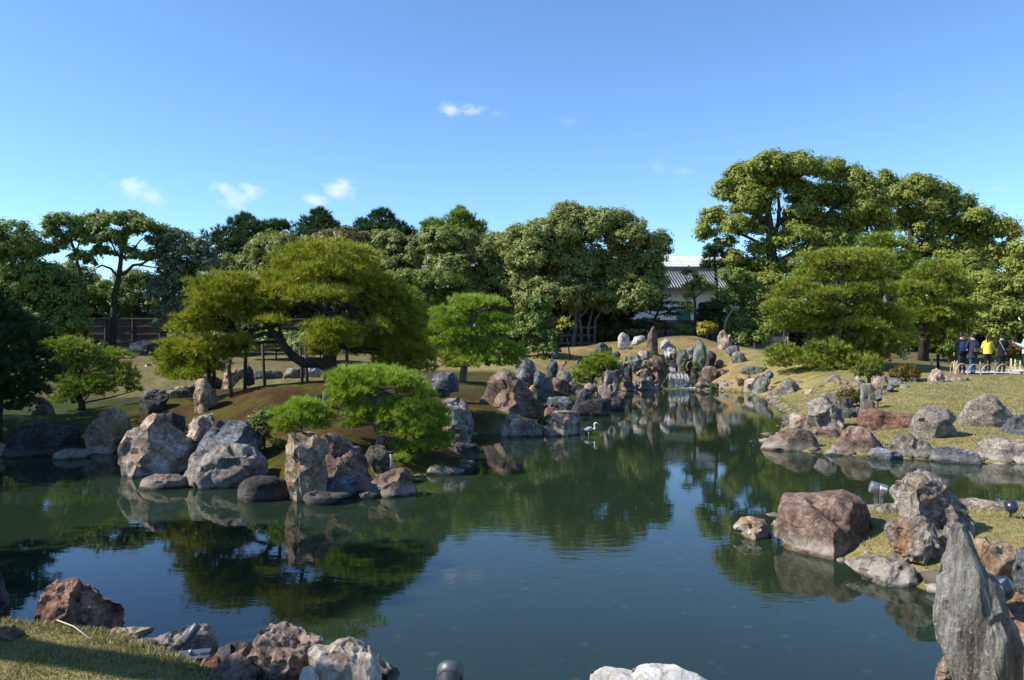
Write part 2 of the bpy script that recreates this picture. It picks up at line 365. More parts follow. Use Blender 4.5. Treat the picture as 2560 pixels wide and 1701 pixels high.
# the soil, moss and turf colour of each place, plus painted shade under the tiered pine
xf, yf = X.ravel(), Y.ravel(); zf = Z.ravel()
nA = fbm(np.stack([xf*.35, yf*.35, xf*0], 1), 4); nB = fbm(np.stack([xf*1.7, yf*1.7, xf*0+3], 1), 3)
C = np.tile(np.array([.24, .197, .09]), (len(xf), 1))            # dry turf
def zone(mask, c):
    m = np.clip(mask, 0, 1)[:, None]; C[:] = C*(1-m)+np.array(c)*m
zone(sstep(34, 40, yf)*sstep(13.5, 11, xf), (.27, .188, .10))        # dry moss on the far knoll
zone(sstep(34, 40, yf)*sstep(13.5, 11, xf)*sstep(-.05, .5, nA)*.45, (.15, .135, .04))
zone(sstep(20.5, 22, yf)*sstep(36, 34, yf)*sstep(4.5, 3.2, xf), (.065, .055, .02))  # middle bank ground, darkened to paint in the shade under the pines
isl = sstep(25.5, 24, yf)*sstep(11.5, 12.2, yf)*sstep(-.2, -.9, xf)
zone(isl, (.066, .033, .015))                                      # needle litter on the island
zone(isl*sstep(-.05, .4, nB+.5*nA)*.75, (.068, .066, .011))
zone(isl*sstep(16.2, 14.5, yf), (.078, .068, .012))
zone(isl*sstep(-8.6, -9.6, xf), (.045, .055, .012))
zone(sstep(26, 30, yf)*sstep(-4, -6, xf), (.15, .118, .058))
zone(sstep(46.5, 49, yf-.25*np.maximum(xf-9, 0))*sstep(26, 20, xf), (.075, .055, .035))
zone(sstep(39, 42, yf)*sstep(13.5, 15, xf), (.14, .115, .055))
zone(sstep(2.6, 1.6, np.hypot(xf-8.2, yf-41.6))*.9, (.11, .085, .06))
zone((zf < 0.0)*1.0, (.085, .078, .045))
C *= (1+.22*nB+.10*nA)[:, None]
gm = NT('ground_turf'); at = gm.new('Attribute', attribute_name='tint'); tc = gm.new('TexCoord')
n1 = gm.noise(tc.outputs['Object'], 2.2, 5, .6); n2 = gm.noise(tc.outputs['Object'], 22, 6, .7); n3 = gm.noise(tc.outputs['Object'], 90, 3, .6)
c = gm.mix(gm.ramp(n1, [(.35, 0.0), (.65, .55)]), at.outputs['Color'], gm.mix(1.0, at.outputs['Color'], (.62, .85, .55), 'MULTIPLY'))
n4 = gm.noise(tc.outputs['Object'], 6.5, 6, .7)
c = gm.mix(gm.ramp(n4, [(.38, .75), (.52, 0.0)]), c, gm.mix(1.0, c, (.5, .52, .42), 'MULTIPLY'))
c = gm.mix(gm.ramp(n2, [(.35, 0.0), (.62, .6)]), c, gm.mix(1.0, c, (1.55, 1.45, 1.35), 'MULTIPLY'))
c = gm.mix(gm.ramp(n3, [(.40, .55), (.55, 0.0)]), c, gm.mix(1.0, c, (.45, .5, .4), 'MULTIPLY'))
gm.col(c); gm.b.inputs['Roughness'].default_value = .95; gm.b.inputs['Specular IOR Level'].default_value = .1
gm.bump(gm.math('ADD', gm.math('MULTIPLY', n2, .6), gm.math('MULTIPLY', n3, .5)), .7, .05)
ground = link('ground', mesh_np('ground', np.stack([xf, yf, zf], 1), Fq, gm.mat, tint=C, smooth=True)); tag(ground, kind='structure')

wm = NT('pond_water'); tc = wm.new('TexCoord'); v = tc.outputs['Object']
for nd in (wm.b,): wm.n.remove(nd)
rip = wm.noise(wm.mapping(v, (1.0, 2.6, 1), (0, 0, .12)), 2.6, 3, .5, .3)
rip2 = wm.noise(wm.mapping(v, (1.0, 2.2, 1), (0, 0, -.2)), 9.0, 2, .5)
amp = wm.ramp(wm.noise(v, .16, 2), [(.40, .25), (.62, 1.0)])
bp = wm.new('Bump'); bp.inputs['Strength'].default_value = 1.0; bp.inputs['Distance'].default_value = .0016
wm.ln(wm.math('MULTIPLY', wm.math('ADD', rip, wm.math('MULTIPLY', rip2, .18)), amp), bp.inputs['Height'])
fr = wm.new('Fresnel'); fr.inputs['IOR'].default_value = 1.333; wm.ln(bp.outputs[0], fr.inputs['Normal'])
gl = wm.new('BsdfGlossy'); gl.inputs['Roughness'].default_value = .012; gl.inputs['Color'].default_value = (.96, .97, .98, 1); wm.ln(bp.outputs[0], gl.inputs['Normal'])
tr = wm.new('BsdfTransparent'); tr.inputs['Color'].default_value = (.42, .50, .30, 1)
df = wm.new('BsdfDiffuse')
sp = wm.ramp(wm.noise(v, 5.5, 2, .4), [(.66, 0.0), (.72, .35)])
mur = wm.mix(wm.noise(v, .35, 4), (.013, .029, .018), (.024, .040, .020))
wm.ln(wm.mix(sp, mur, (.095, .085, .035)), df.inputs['Color'])
m1 = wm.new('MixShader'); m1.inputs[0].default_value = .66; wm.ln(tr.outputs[0], m1.inputs[1]); wm.ln(df.outputs[0], m1.inputs[2])
m2 = wm.new('MixShader'); wm.ln(fr.outputs[0], m2.inputs[0]); wm.ln(m1.outputs[0], m2.inputs[1]); wm.ln(gl.outputs[0], m2.inputs[2])
wm.ln(m2.outputs[0], wm.out.inputs[0])
for nm, poly in (('water', POND), ('water', CHAN)):
    cx_, cy_ = np.mean(poly, 0); m = MB()
    # the sheet reaches a little under the banks
    pl = []
    for i, (x, y) in enumerate(poly):
        a = np.array(poly[i-1]); b = np.array(poly[(i+1) % len(poly)]); t = (b-a)/np.linalg.norm(b-a)
        nrm = np.array([t[1], -t[0]]); s = 1 if in_poly(np.array([x+nrm[0]*.05]), np.array([y+nrm[1]*.05]), poly)[0] else -1
        pl.append((x-s*nrm[0]*.35, y-s*nrm[1]*.35, 0.0))
    m.add(pl, [tuple(range(len(pl)))]); o = m.build(nm, wm.mat, smooth=False); tag(o, kind='structure')

# pebbles and grit along the shores, leaves drowned in the near shallows
def shore_pebbles():
    import bmesh
    bm = bmesh.new(); bmesh.ops.create_icosphere(bm, subdivisions=1, radius=1.0); bm.verts.ensure_lookup_table()
    V0 = np.array([v.co[:] for v in bm.verts]); F0 = np.array([[v.index for v in f.verts] for f in bm.faces]); bm.free()
    q = np.random.RandomState(9); VV = []; TT = []; poly = POND; n_ = 0
    for i in range(len(poly)):
        a = np.array(poly[i]); b = np.array(poly[(i+1) % len(poly)]); L = np.linalg.norm(b-a)
        if max(a[0], b[0]) > 22 or min(a[0], b[0]) < -14: continue
        for k in range(int(L*9)):
            p = a+(b-a)*q.rand()+q.normal(size=2)*.16; s = q.uniform(.025, .11)*(1.6 if q.rand() < .15 else 1)
            z = max(float(np.interp(0, [0], [0])), 0)
            VV.append((V0*(1+q.normal(size=V0.shape)*.14)*np.array([s*q.uniform(.8, 1.5), s*q.uniform(.8, 1.4), s*.6]), p)); TT.append(q.rand())
    P_ = np.array([v[1] for v in VV]); gz_ = ground_z(P_[:, 0], P_[:, 1])
    V = np.concatenate([v[0]+np.array([v[1][0], v[1][1], max(g, -.05)]) for v, g in zip(VV, gz_)]); nv = len(V0)
    F = np.concatenate([F0+nv*k for k in range(len(VV))]); T = np.repeat(np.array(TT), nv)
    t = NT('pebble_stone'); at = t.new('Attribute', attribute_name='tint'); tc = t.new('TexCoord'); n = t.noise(tc.outputs['Object'], 18, 4)
    t.col(t.mix(t.ramp(n, [(.4, 0), (.6, .6)]), t.ramp(at.outputs['Fac'], [(0, (.05, .042, .03)), (.5, (.14, .115, .085)), (1, (.30, .27, .23))]), (.07, .06, .04))); t.b.inputs['Roughness'].default_value = .85
    o = link('pebbles', mesh_np('pebbles', V, F, t.mat, tint=T)); tag(o, kind='stuff')
    n = 260; xx = q.uniform(-2.5, 4.5, n); yy = q.uniform(4.6, 11, n); ok = in_poly(xx, yy, POND); xx, yy = xx[ok], yy[ok]; n = len(xx)
    C_ = np.stack([xx, yy, q.uniform(-.10, -.015, n)], 1); N_ = np.array([0, 0, 1.])+q.normal(size=(n, 3))*.2; N_ /= np.linalg.norm(N_, axis=1)[:, None]
    th = q.rand(n)*6.28; t1 = np.stack([np.cos(th), np.sin(th), th*0], 1)*q.uniform(.02, .045, (n, 1)); t2 = np.stack([-np.sin(th), np.cos(th), th*0], 1)*q.uniform(.012, .024, (n, 1))
    V = np.stack([C_-t1, C_+t2, C_+t1, C_-t2], 1).reshape(-1, 3); o = link('sunken_leaves', mesh_np('sunken_leaves', V, np.arange(n*4).reshape(-1, 4), simple('sunken_leaf', (.42, .36, .20), .8))); tag(o, kind='stuff')
shore_pebbles()

# ------------------------------------------------------------------ rocks
_ico = {}
def ico(sub):
    if sub not in _ico:
        import bmesh
        bm = bmesh.new(); bmesh.ops.create_icosphere(bm, subdivisions=sub, radius=1.0)
        bm.verts.ensure_lookup_table()
        V = np.array([v.co[:] for v in bm.verts]); F = np.array([[v.index for v in f.verts] for f in bm.faces]); bm.free()
        _ico[sub] = (V/np.linalg.norm(V, axis=1)[:, None], F)
    return _ico[sub]
def star(poly, nth=360):
    """distance from the origin to the outline for each direction"""
    th = np.arange(nth)/nth*2*np.pi; d = np.stack([np.cos(th), np.sin(th)], 1); r = np.zeros(nth); n = len(poly)
    for i in range(n):
        a = np.array(poly[i]); e = np.array(poly[(i+1) % n])-a
        den = d[:, 0]*e[1]-d[:, 1]*e[0]; den = np.where(abs(den) < 1e-9, 1e-9, den)
        t = (a[0]*e[1]-a[1]*e[0])/den; u = (a[0]*d[:, 1]-a[1]*d[:, 0])/den
        ok = (t > 0) & (u >= -1e-6) & (u <= 1+1e-6); r = np.where(ok, np.maximum(r, t), r)
    bad = r <= 0
    if bad.any(): r[bad] = np.interp(th[bad], th[~bad], r[~bad], period=2*np.pi)
    k = np.array([1, 2, 1])/4.; return np.convolve(np.concatenate([r[-1:], r, r[:1]]), k, 'valid')
ROCKN = [0]; ROCKS = []
def rock(reg, poly, mat, label, name='rock', D=None, depth=.8, crag=.5, planes=9, sub=None, p=2.8, group=None, bury=.25, fac=None, base=None, strata=0.0, cuts=None):
    ROCKN[0] += 1; r_ = np.random.RandomState(100+ROCKN[0])
    pts = rp(reg, poly); xs = [q[0] for q in pts]; ys = [q[1] for q in pts]
    pxc = (min(xs)+max(xs))/2; pyb = max(ys); w_px = max(xs)-min(xs); h_px = max(ys)-min(ys)
    if D is None:
        D0 = hit(pxc, base if base else pyb)[1]
        wid = w_px/FP*D0; T = depth*.5*min(wid, 1.3*h_px/FP*D0)
        D = D0+T*.75
    wid = w_px/FP*D; hei = h_px/FP*D; T = depth*.5*min(wid, 1.3*hei)
    pyc = (min(ys)+max(ys))/2 + .08*h_px
    pl = [((x-pxc)/FP*D, -(y-pyc)/FP*D) for x, y in pts]
    vmin = min(q[1] for q in pl); bd = min(bury*hei+.05, .5)
    pl = [(u, v-(bd if v < vmin+.22*hei else 0)) for u, v in pl]
    rt = star(pl)
    if sub is None: sub = 5 if max(w_px, h_px) > 190 else (4 if max(w_px, h_px) > 42 else 3)
    N, F = ico(sub)
    th = np.arctan2(N[:, 2], N[:, 0]); s = np.hypot(N[:, 0], N[:, 2])
    rr = np.interp(th, np.arange(360)/360*2*np.pi, rt, period=2*np.pi)
    k = 1/(s**p+abs(N[:, 1])**p)**(1/p)
    V = np.stack([np.cos(th)*rr*s*k, N[:, 1]*T*k, np.sin(th)*rr*s*k], 1)
    size = (wid*hei)**.5
    def refit(V):
        th_ = np.arctan2(V[:, 2], V[:, 0]) % (2*np.pi); rv = np.hypot(V[:, 0], V[:, 2]); nb = 90
        b = (th_/(2*np.pi)*nb).astype(int) % nb; mx = np.zeros(nb); np.maximum.at(mx, b, rv)
        bt = (np.arange(nb)+.5)/nb*2*np.pi; ok = mx > 0; mx = np.interp(bt, bt[ok], mx[ok], period=2*np.pi); mx = np.maximum(mx, np.maximum(np.roll(mx, 1), np.roll(mx, -1))*.97)
        tg = np.interp(bt, np.arange(360)/360*2*np.pi, rt, period=2*np.pi); f = np.clip(tg/mx, .75, 1.6)
        fv = np.interp(th_, bt, f, period=2*np.pi); V = V.copy(); V[:, 0] *= fv; V[:, 2] *= fv; return V
    # lumps, then flat broken faces, then crags
    q = V/size*1.6+ROCKN[0]*7.1
    V = V*(1+.16*vnoise(q)[:, None]*np.abs(N[:, 1:2]))
    fl = list(fac) if fac else []
    for j in range(planes):
        a = r_.uniform(-1.35, 1.35); e = r_.uniform(-.35, .95)
        fl.append((math.sin(a)*math.cos(e), -math.cos(a)*math.cos(e), math.sin(e), r_.uniform(.72, .93)))
    for j in range(planes//3):
        a = r_.uniform(1.8, 4.5); e = r_.uniform(-.1, .9)
        fl.append((math.sin(a)*math.cos(e), -math.cos(a)*math.cos(e), math.sin(e), r_.uniform(.75, .93)))
    for nx_, ny_, nz_, off in fl:
        n_ = np.array([nx_, ny_, nz_]); n_ = n_/np.linalg.norm(n_); dd = V @ n_; o_ = dd.max()*off
        ex = np.maximum(dd-o_, 0); V = V-np.outer(ex*.92, n_)
    # small broken faces all over the front
    V = refit(V)
    fn = np.cross(V[F[:, 1]]-V[F[:, 0]], V[F[:, 2]]-V[F[:, 0]]); vn = np.zeros_like(V)
    for k_ in range(3): np.add.at(vn, F[:, k_], fn)
    vn /= np.linalg.norm(vn, axis=1)[:, None]+1e-12
    cand = np.nonzero((vn[:, 1] < -.15) | (vn[:, 2] > .5))[0]; sm = min(wid, hei, T*2.4)
    nc = int(12+40*min(crag, 1.3)) // (2 if sub <= 3 else 1)
    if cuts is not None: nc = cuts
    for j in range(nc):
        i_ = cand[r_.randint(len(cand))]; v_ = V[i_]; n_ = vn[i_]+r_.normal(size=3)*.30; n_ /= np.linalg.norm(n_)
        o_ = v_ @ n_-sm*r_.uniform(.008, .035); dd2 = np.sum((V-v_)**2, 1); R2 = (sm*r_.uniform(.16, .36))**2
        w_ = np.clip((R2-dd2)/(R2*.35), 0, 1)*np.clip((-vn[:, 1]+.1)*2.5+np.maximum(vn[:, 2]-.3, 0), 0, 1)
        V = V-np.outer(np.maximum(V @ n_-o_, 0)*w_*.9, n_)
    g = V/size
    dirn = V/(np.linalg.norm(V, axis=1)[:, None]+1e-9)
    a1 = fbm(g*np.array([3.2, 3.2, 3.2*(1-.8*strata)])*(1+.5*strata)+ROCKN[0]*3.3, 4, .55); a2 = 1-abs(fbm(g*np.array([5, 5, 5*(1-.75*strata)])+ROCKN[0]*5.7, 3, .55))
    if strata > .6: V = V+dirn*(size*.035*strata*fbm(g*np.array([8, 8, .8])+ROCKN[0], 4, .6))[:, None]
    V = V+dirn*(size*crag*(.045*a1+.06*(a2-.75)))[:, None]
    ang = -math.atan2(pxc-CX, FP)
    cpos = P(pxc, pyc, D)
    me = mesh_np(name, V, F, RM[mat], smooth=True)
    try: me.set_sharp_from_angle(angle=math.radians(38))
    except Exception: pass
    o = link(name, me); o.location = cpos; o.rotation_euler = (0, 0, ang)
    if not group: ROCKS.append(((pxc, (min(ys)+max(ys))/2), label))
    tag(o, label, 'rock' if 'stone' not in name else 'standing stone', group)
    return o
R = rock
# --- island shore, from the picture's edge to the small bay
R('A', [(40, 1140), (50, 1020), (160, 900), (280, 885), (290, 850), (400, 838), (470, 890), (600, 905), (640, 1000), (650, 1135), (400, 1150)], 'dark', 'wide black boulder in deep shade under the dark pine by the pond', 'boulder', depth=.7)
R('A', [(-60, 1160), (-60, 1020), (60, 1010), (72, 1080), (45, 1160)], 'tan', 'pale tan rock cut by the picture edge beside the wide black boulder', crag=.9)
R('A', [(450, 1165), (470, 1120), (540, 1085), (640, 1078), (740, 1100), (770, 1120), (760, 1150), (620, 1172)], 'grey', 'small low grey rock alone in the dark water before the ochre-edged boulder', bury=.5, depth=1)
R('A', [(710, 970), (770, 880), (860, 760), (960, 745), (1050, 800), (1095, 900), (1060, 1000), (1030, 1130), (850, 1135), (790, 1120), (740, 1030)], 'tan', 'dark boulder with an ochre broken edge standing in the pond', 'boulder', fac=[(-.8, -.6, .1, .62), (.45, -.9, .1, .55)], crag=.8)
R('A', [(1340, 790), (1390, 760), (1480, 780), (1550, 820), (1560, 870), (1530, 930), (1440, 960), (1360, 900)], 'dark', 'black craggy rock tucked behind the big pinkish white boulder', D=16.2)
R('A', [(1020, 1060), (1080, 990), (1110, 930), (1190, 900), (1230, 830), (1340, 780), (1380, 800), (1440, 880), (1500, 920), (1560, 990), (1620, 1090), (1640, 1150), (1600, 1280), (1480, 1320), (1160, 1340), (1050, 1320), (1020, 1180)], 'white', 'big pinkish white boulder with a shaded flank at the island shore', 'boulder', crag=.9, planes=8, fac=[(-.35, -.75, .55, .52), (.75, -.6, .25, .5), (-.1, -.85, -.3, .6)])
R('A', [(1190, 1380), (1220, 1330), (1320, 1295), (1480, 1300), (1560, 1320), (1590, 1370), (1550, 1420), (1400, 1430), (1240, 1425)], 'brown', 'low flat brown rock in the water before the pinkish white boulder', 'flat_rock', bury=.5, depth=1)
R('A', [(1560, 980), (1600, 960), (1590, 910), (1640, 820), (1790, 785), (1815, 850), (1760, 930), (1720, 1020), (1700, 1120), (1640, 1120), (1610, 1060)], 'white', 'white quartz rock between the pinkish boulder and the slate rock', D=15.3, crag=.9)
R('A', [(1650, 1120), (1680, 1040), (1750, 950), (1820, 880), (1870, 850), (2000, 850), (2090, 850), (2130, 900), (2200, 990), (2210, 1060), (2100, 1130), (1900, 1150), (1700, 1150)], 'blue', 'blue grey slate rock above the big lichen covered boulder', D=14.6, fac=[(-.5, -.6, .6, .6), (.3, -.5, .8, .75)])
R('A', [(1570, 1330), (1600, 1230), (1640, 1130), (1720, 1090), (1860, 1050), (1960, 1040), (2080, 1060), (2180, 1120), (2240, 1200), (2250, 1300), (2120, 1350), (1930, 1425), (1600, 1395)], 'grey', 'big pale grey lichen covered boulder at the island waterline', 'boulder', crag=.6, planes=6, fac=[(-.25, -.95, .15, .7), (.85, -.5, .1, .72), (-.1, -.6, .8, .82)])
R('B', [(-18, 1235), (0, 1130), (60, 1060), (160, 1040), (280, 1045), (370, 1085), (420, 1170), (380, 1250), (200, 1262), (20, 1262)], 'dark', 'smooth black rounded boulder in the water before the lichen covered one', 'boulder', crag=.15, planes=3, depth=1, p=2.2)
R('A', [(1635, 720), (1645, 640), (1655, 510), (1720, 500), (1790, 560), (1830, 620), (1830, 690), (1790, 750), (1720, 800), (1640, 790)], 'tan', 'tan and black standing rock on the brown moss slope', base=1030, crag=.9, strata=.5)
R('A', [(1390, 650), (1420, 590), (1500, 550), (1600, 560), (1650, 530), (1655, 610), (1640, 660), (1500, 690), (1410, 690)], 'grey', 'wide grey slab behind the tan and black standing rock', D=20.5, strata=.6)
R('A', [(1180, 740), (1200, 640), (1290, 620), (1410, 625), (1420, 660), (1390, 720), (1380, 790), (1200, 800)], 'dark', 'square black rock in shade left of the moss slope', D=19.2, planes=5)
R('A', [(1145, 500), (1150, 435), (1210, 425), (1330, 450), (1340, 520), (1290, 570), (1220, 580)], 'grey', 'grey block with white streaks on the far channel bank', D=37, crag=.7)
R('A', [(1215, 640), (1230, 595), (1290, 580), (1390, 590), (1400, 640), (1300, 650)], 'blue', 'low slate rock just above the square black rock', D=22.5)
R('A', [(1340, 520), (1345, 470), (1380, 455), (1420, 480), (1440, 530), (1400, 560)], 'brown', 'small brown rock beside the grey block on the far channel bank', D=36.5)
R('A', [(1890, 550), (1895, 430), (1960, 410), (2060, 400), (2065, 480), (2020, 510), (1930, 560)], 'tan', 'tan rock with a pale ridge behind the pine props', D=25, crag=.9)
R('A', [(2050, 500), (2060, 400), (2095, 372), (2130, 420), (2150, 490), (2100, 510)], 'dark', 'black pointed rock behind a pine prop above the moss slope', D=24)
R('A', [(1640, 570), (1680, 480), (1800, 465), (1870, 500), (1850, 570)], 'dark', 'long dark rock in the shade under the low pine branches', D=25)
R('K', [(800, 1215), (820, 1172), (930, 1165), (1040, 1175), (1045, 1215)], 'blue', 'long flat slate slab behind the slope, between two props', 'flat_rock', D=27)
R('K', [(1040, 1205), (1080, 1150), (1200, 1138), (1240, 1165), (1235, 1200)], 'grey', 'pale layered slab behind the slope beside the leaning trunk', 'flat_rock', D=27, strata=.5)
R('K', [(1220, 1190), (1250, 1140), (1340, 1130), (1360, 1175), (1340, 1195)], 'palewhite', 'pale grooved rock behind the slope, nearest the pine trunk', D=26.5)
R('A', [(1090, 240), (1105, 195), (1180, 172), (1250, 168), (1285, 190), (1190, 245)], 'white', 'pinkish white slanting rock in front of the bamboo fence', D=46)
R('A', [(1240, 255), (1255, 190), (1330, 178), (1400, 190), (1412, 255)], 'dark', 'dark square rock beside the pinkish slanting one at the fence', D=46.5)
R('A', [(285, 860), (290, 660), (350, 638), (410, 690), (450, 760), (475, 850), (400, 880)], 'mossy', 'upright brown rock in shade behind the wide black boulder', D=19.6, crag=.6)
R('A', [(600, 850), (620, 790), (720, 770), (800, 800), (800, 860)], 'dark', 'low black rock under the small islet pine', D=19)
# --- island front
R('B', [(640, 860), (680, 700), (800, 668), (880, 700), (960, 780), (1050, 870), (1080, 950), (1150, 1030), (1120, 1110), (740, 1130), (690, 1000)], 'brown', 'dark brown wedge rock leaning on the tall tan and white rock', 'boulder', D=12.95, crag=.9, fac=[(.6, -.7, .4, .6)])
R('B', [(390, 870), (400, 720), (450, 650), (520, 632), (610, 670), (660, 720), (760, 770), (760, 850), (720, 920), (740, 1000), (720, 1100), (650, 1200), (450, 1195), (410, 1040)], 'tan', 'tall tan and white craggy rock under the bright round shrub', 'boulder', base=1258, crag=1.1, fac=[(.9, -.4, .2, .6), (-.5, -.8, .2, .75)], strata=.3)
R('B', [(530, 1240), (550, 1175), (640, 1160), (760, 1180), (900, 1190), (940, 1220), (820, 1260), (640, 1295)], 'dark', 'flat black rock lowest in the water before the tan and white rock', 'flat_rock', bury=.5, depth=1)
R('B', [(690, 1110), (740, 1060), (850, 1045), (980, 1065), (1010, 1110), (960, 1180), (800, 1190)], 'blue', 'flat slate rock above the lowest flat black rock', 'flat_rock', D=12.6, bury=.4)
R('B', [(1030, 1150), (1160, 1050), (1300, 980), (1370, 970), (1430, 1020), (1450, 1100), (1500, 1170), (1420, 1220), (1250, 1225), (1090, 1215)], 'brown', 'pointed brown rock with a worn slanting top at the island tip', fac=[(-.45, -.45, .75, .62)], crag=.6)
R('B', [(980, 1230), (1010, 1190), (1080, 1180), (1150, 1200), (1130, 1240)], 'dark', 'small wet dark rock between the flat slate and the pointed brown rock', D=12.3)
R('B', [(1700, 400), (1740, 380), (1850, 378), (1920, 430), (1930, 500), (1960, 570), (1975, 650), (1930, 720), (1850, 740), (1780, 700), (1720, 580)], 'greybrown', 'upright grey streaked rock behind the bright pine shrub', 'boulder', D=18.6, crag=.8)
R('B', [(1690, 690), (1705, 640), (1740, 605), (1830, 600), (1890, 640), (1885, 700), (1800, 730)], 'brown', 'pinkish brown rock at the foot of the upright grey streaked rock', D=17.4, crag=.8)
R('B', [(1590, 950), (1640, 860), (1700, 800), (1850, 760), (1990, 770), (2030, 830), (2005, 900), (1850, 950), (1650, 965)], 'dark', 'long black rock in shade at the small bay', D=16.3)
R('B', [(1560, 1010), (1620, 950), (1760, 960), (1900, 990), (1860, 1030), (1700, 1040)], 'mossy', 'low mossy ledge at the water below the bright pine shrub', 'flat_rock', D=14.6, bury=.4)
R('B', [(1050, 880), (1090, 800), (1200, 780), (1260, 850), (1270, 1000), (1150, 1040), (1060, 980)], 'mossy', 'mossy dark rock beside the pale wooden post of the shrub', D=13.7)
R('B', [(610, 420), (640, 360), (690, 338), (705, 420), (695, 480), (650, 470)], 'dark', 'small black wedge rock on the slope beside the bright shrub', base=1020, planes=6)
R('B', [(690, 340), (715, 303), (742, 330), (740, 480), (700, 500)], 'blue', 'narrow slate rock close beside the small black wedge', D=16.6)
R('B', [(1615, 230), (1640, 172), (1790, 168), (1840, 230), (1850, 295), (1640, 300)], 'blue', 'dark boulder with a pale flat top under the tiered pine', D=23.5, fac=[(0, -.2, 1, .7)])
R('B', [(1640, 320), (1680, 300), (1760, 310), (1780, 350), (1680, 360)], 'dark', 'low dark stone on the moss below the pale topped boulder', D=22)
# --- bank with the great brown boulder
R('C', [(30, 1150), (50, 1080), (140, 960), (200, 820), (260, 730), (330, 640), (420, 608), (470, 620), (530, 700), (640, 740), (680, 800), (720, 880), (790, 970), (880, 1020), (960, 1110), (965, 1210), (900, 1260), (640, 1250), (300, 1250), (80, 1240)], 'brown', 'great brown pointed boulder, largest on the middle bank', 'boulder', D=23.6, sub=5, crag=.7, planes=6, fac=[(-.2, -.9, .35, .6), (.6, -.75, .2, .6)])
R('C', [(360, 1450), (370, 1330), (430, 1220), (540, 1180), (610, 1200), (645, 1270), (660, 1400), (600, 1475), (380, 1470)], 'white', 'rounded pale pinkish rock at the waterline left of the heron', crag=.7)
R('C', [(580, 1440), (600, 1310), (720, 1250), (800, 1265), (880, 1340), (912, 1430), (800, 1455), (620, 1475)], 'greybrown', 'flat dark sided rock joined to the rounded pale pinkish rock', fac=[(0, -.1, 1, .6)], crag=.7)
R('C', [(940, 1440), (950, 1310), (980, 1190), (1060, 1150), (1200, 1143), (1340, 1160), (1378, 1230), (1372, 1440), (1180, 1470), (960, 1457)], 'white', 'square pale topped block in the water right beside the heron', 'boulder', sub=5, p=4, planes=1, crag=.45, fac=[(.72, -.68, .05, .5), (-.35, -.92, .12, .66)])
R('C', [(945, 1080), (960, 980), (1100, 965), (1230, 970), (1285, 1040), (1240, 1140), (1080, 1150)], 'blue', 'dark wide rock behind the square pale block', D=24.5)
R('C', [(900, 1180), (930, 1110), (1020, 1100), (1100, 1125), (1090, 1180)], 'redbrown', 'low reddish rock at the foot of the great brown boulder', D=22.5)
R('C', [(1290, 1070), (1325, 930), (1380, 870), (1460, 866), (1500, 920), (1512, 990), (1500, 1080)], 'dark', 'black humped rock above the long black ledge', D=26.3, crag=.3)
R('C', [(1240, 1160), (1290, 1050), (1500, 1000), (1640, 985), (1730, 1010), (1765, 1120), (1700, 1165), (1400, 1190)], 'dark', 'long black ledge at the water under the craggy spire', D=26.0, crag=.4, depth=.7)
R('C', [(1740, 1110), (1780, 1000), (1850, 960), (1940, 1010), (1930, 1090), (1820, 1120)], 'dark', 'black rock at the tip of the long ledge', D=28.2, crag=.4)
R('C', [(1600, 880), (1608, 760), (1640, 700), (1690, 665), (1720, 620), (1755, 612), (1785, 660), (1795, 720), (1840, 760), (1852, 860), (1832, 950), (1760, 1020), (1690, 1030), (1620, 960)], 'greybrown', 'craggy grey spire at the water before the cascade pine', 'standing_stone', D=28.5, crag=1.6, strata=.5)
R('C', [(855, 880), (880, 790), (940, 720), (990, 713), (1012, 740), (1030, 830), (1042, 960), (1000, 985), (920, 960), (868, 920)], 'green', 'smooth grey green upright stone right of the great brown boulder', 'standing_stone', D=27.5, crag=.35)
R('C', [(715, 870), (750, 825), (830, 812), (870, 840), (880, 910), (760, 920)], 'tan', 'cream and ochre rock behind the smooth grey green stone', D=28.5, crag=.3)
R('C', [(755, 970), (780, 870), (808, 862), (860, 920), (920, 970), (972, 1060), (970, 1120), (880, 1120)], 'dark', 'black triangular rock leaning on the great brown boulder', D=25.2, planes=5)
R('C', [(1010, 735), (1040, 722), (1160, 740), (1212, 780), (1222, 890), (1170, 900), (1040, 895)], 'brown', 'square brown block behind the smooth grey green stone', D=29.5, p=4, planes=2, crag=.4, fac=[(.6, -.8, 0, .6)])
R('C', [(1055, 730), (1080, 670), (1150, 638), (1220, 650), (1262, 700), (1260, 810), (1200, 800)], 'grey', 'grey rock just above the square brown block', D=31)
R('C', [(1215, 880), (1225, 800), (1270, 770), (1330, 820), (1340, 890), (1270, 905)], 'grey', 'small grey rock right of the square brown block', D=29.7)
R('C', [(943, 700), (950, 580), (990, 510), (1038, 488), (1075, 530), (1092, 620), (1060, 720), (990, 725)], 'darkgreen', 'dark green pointed standing stone on the bank above the block', 'standing_stone', D=33, crag=.5, strata=.8)
R('C', [(1100, 615), (1140, 535), (1180, 503), (1206, 540), (1150, 600), (1120, 640)], 'brown', 'small brown rock in the shade of the dark green pointed stone', D=34.5)
R('C', [(545, 650), (560, 540), (620, 480), (700, 475), (790, 540), (812, 640), (770, 800), (680, 810), (560, 730)], 'blue', 'big slate rock in shade behind the great brown boulder', D=28.8, crag=.6)
R('C', [(770, 790), (790, 660), (850, 638), (920, 690), (925, 760), (870, 810)], 'blue', 'mottled slate rock beside the big shaded one', D=28.4)
R('C', [(1528, 450), (1545, 370), (1600, 300), (1650, 273), (1700, 310), (1740, 390), (1765, 450), (1600, 460)], 'darkgreen', 'fan shaped dark ribbed stone above the cascade pine', 'standing_stone', D=38, crag=.5, strata=.95, planes=3)
R('C', [(1715, 410), (1735, 325), (1765, 350), (1782, 405)], 'dark', 'small dark rock behind the fan shaped ribbed stone', D=39)
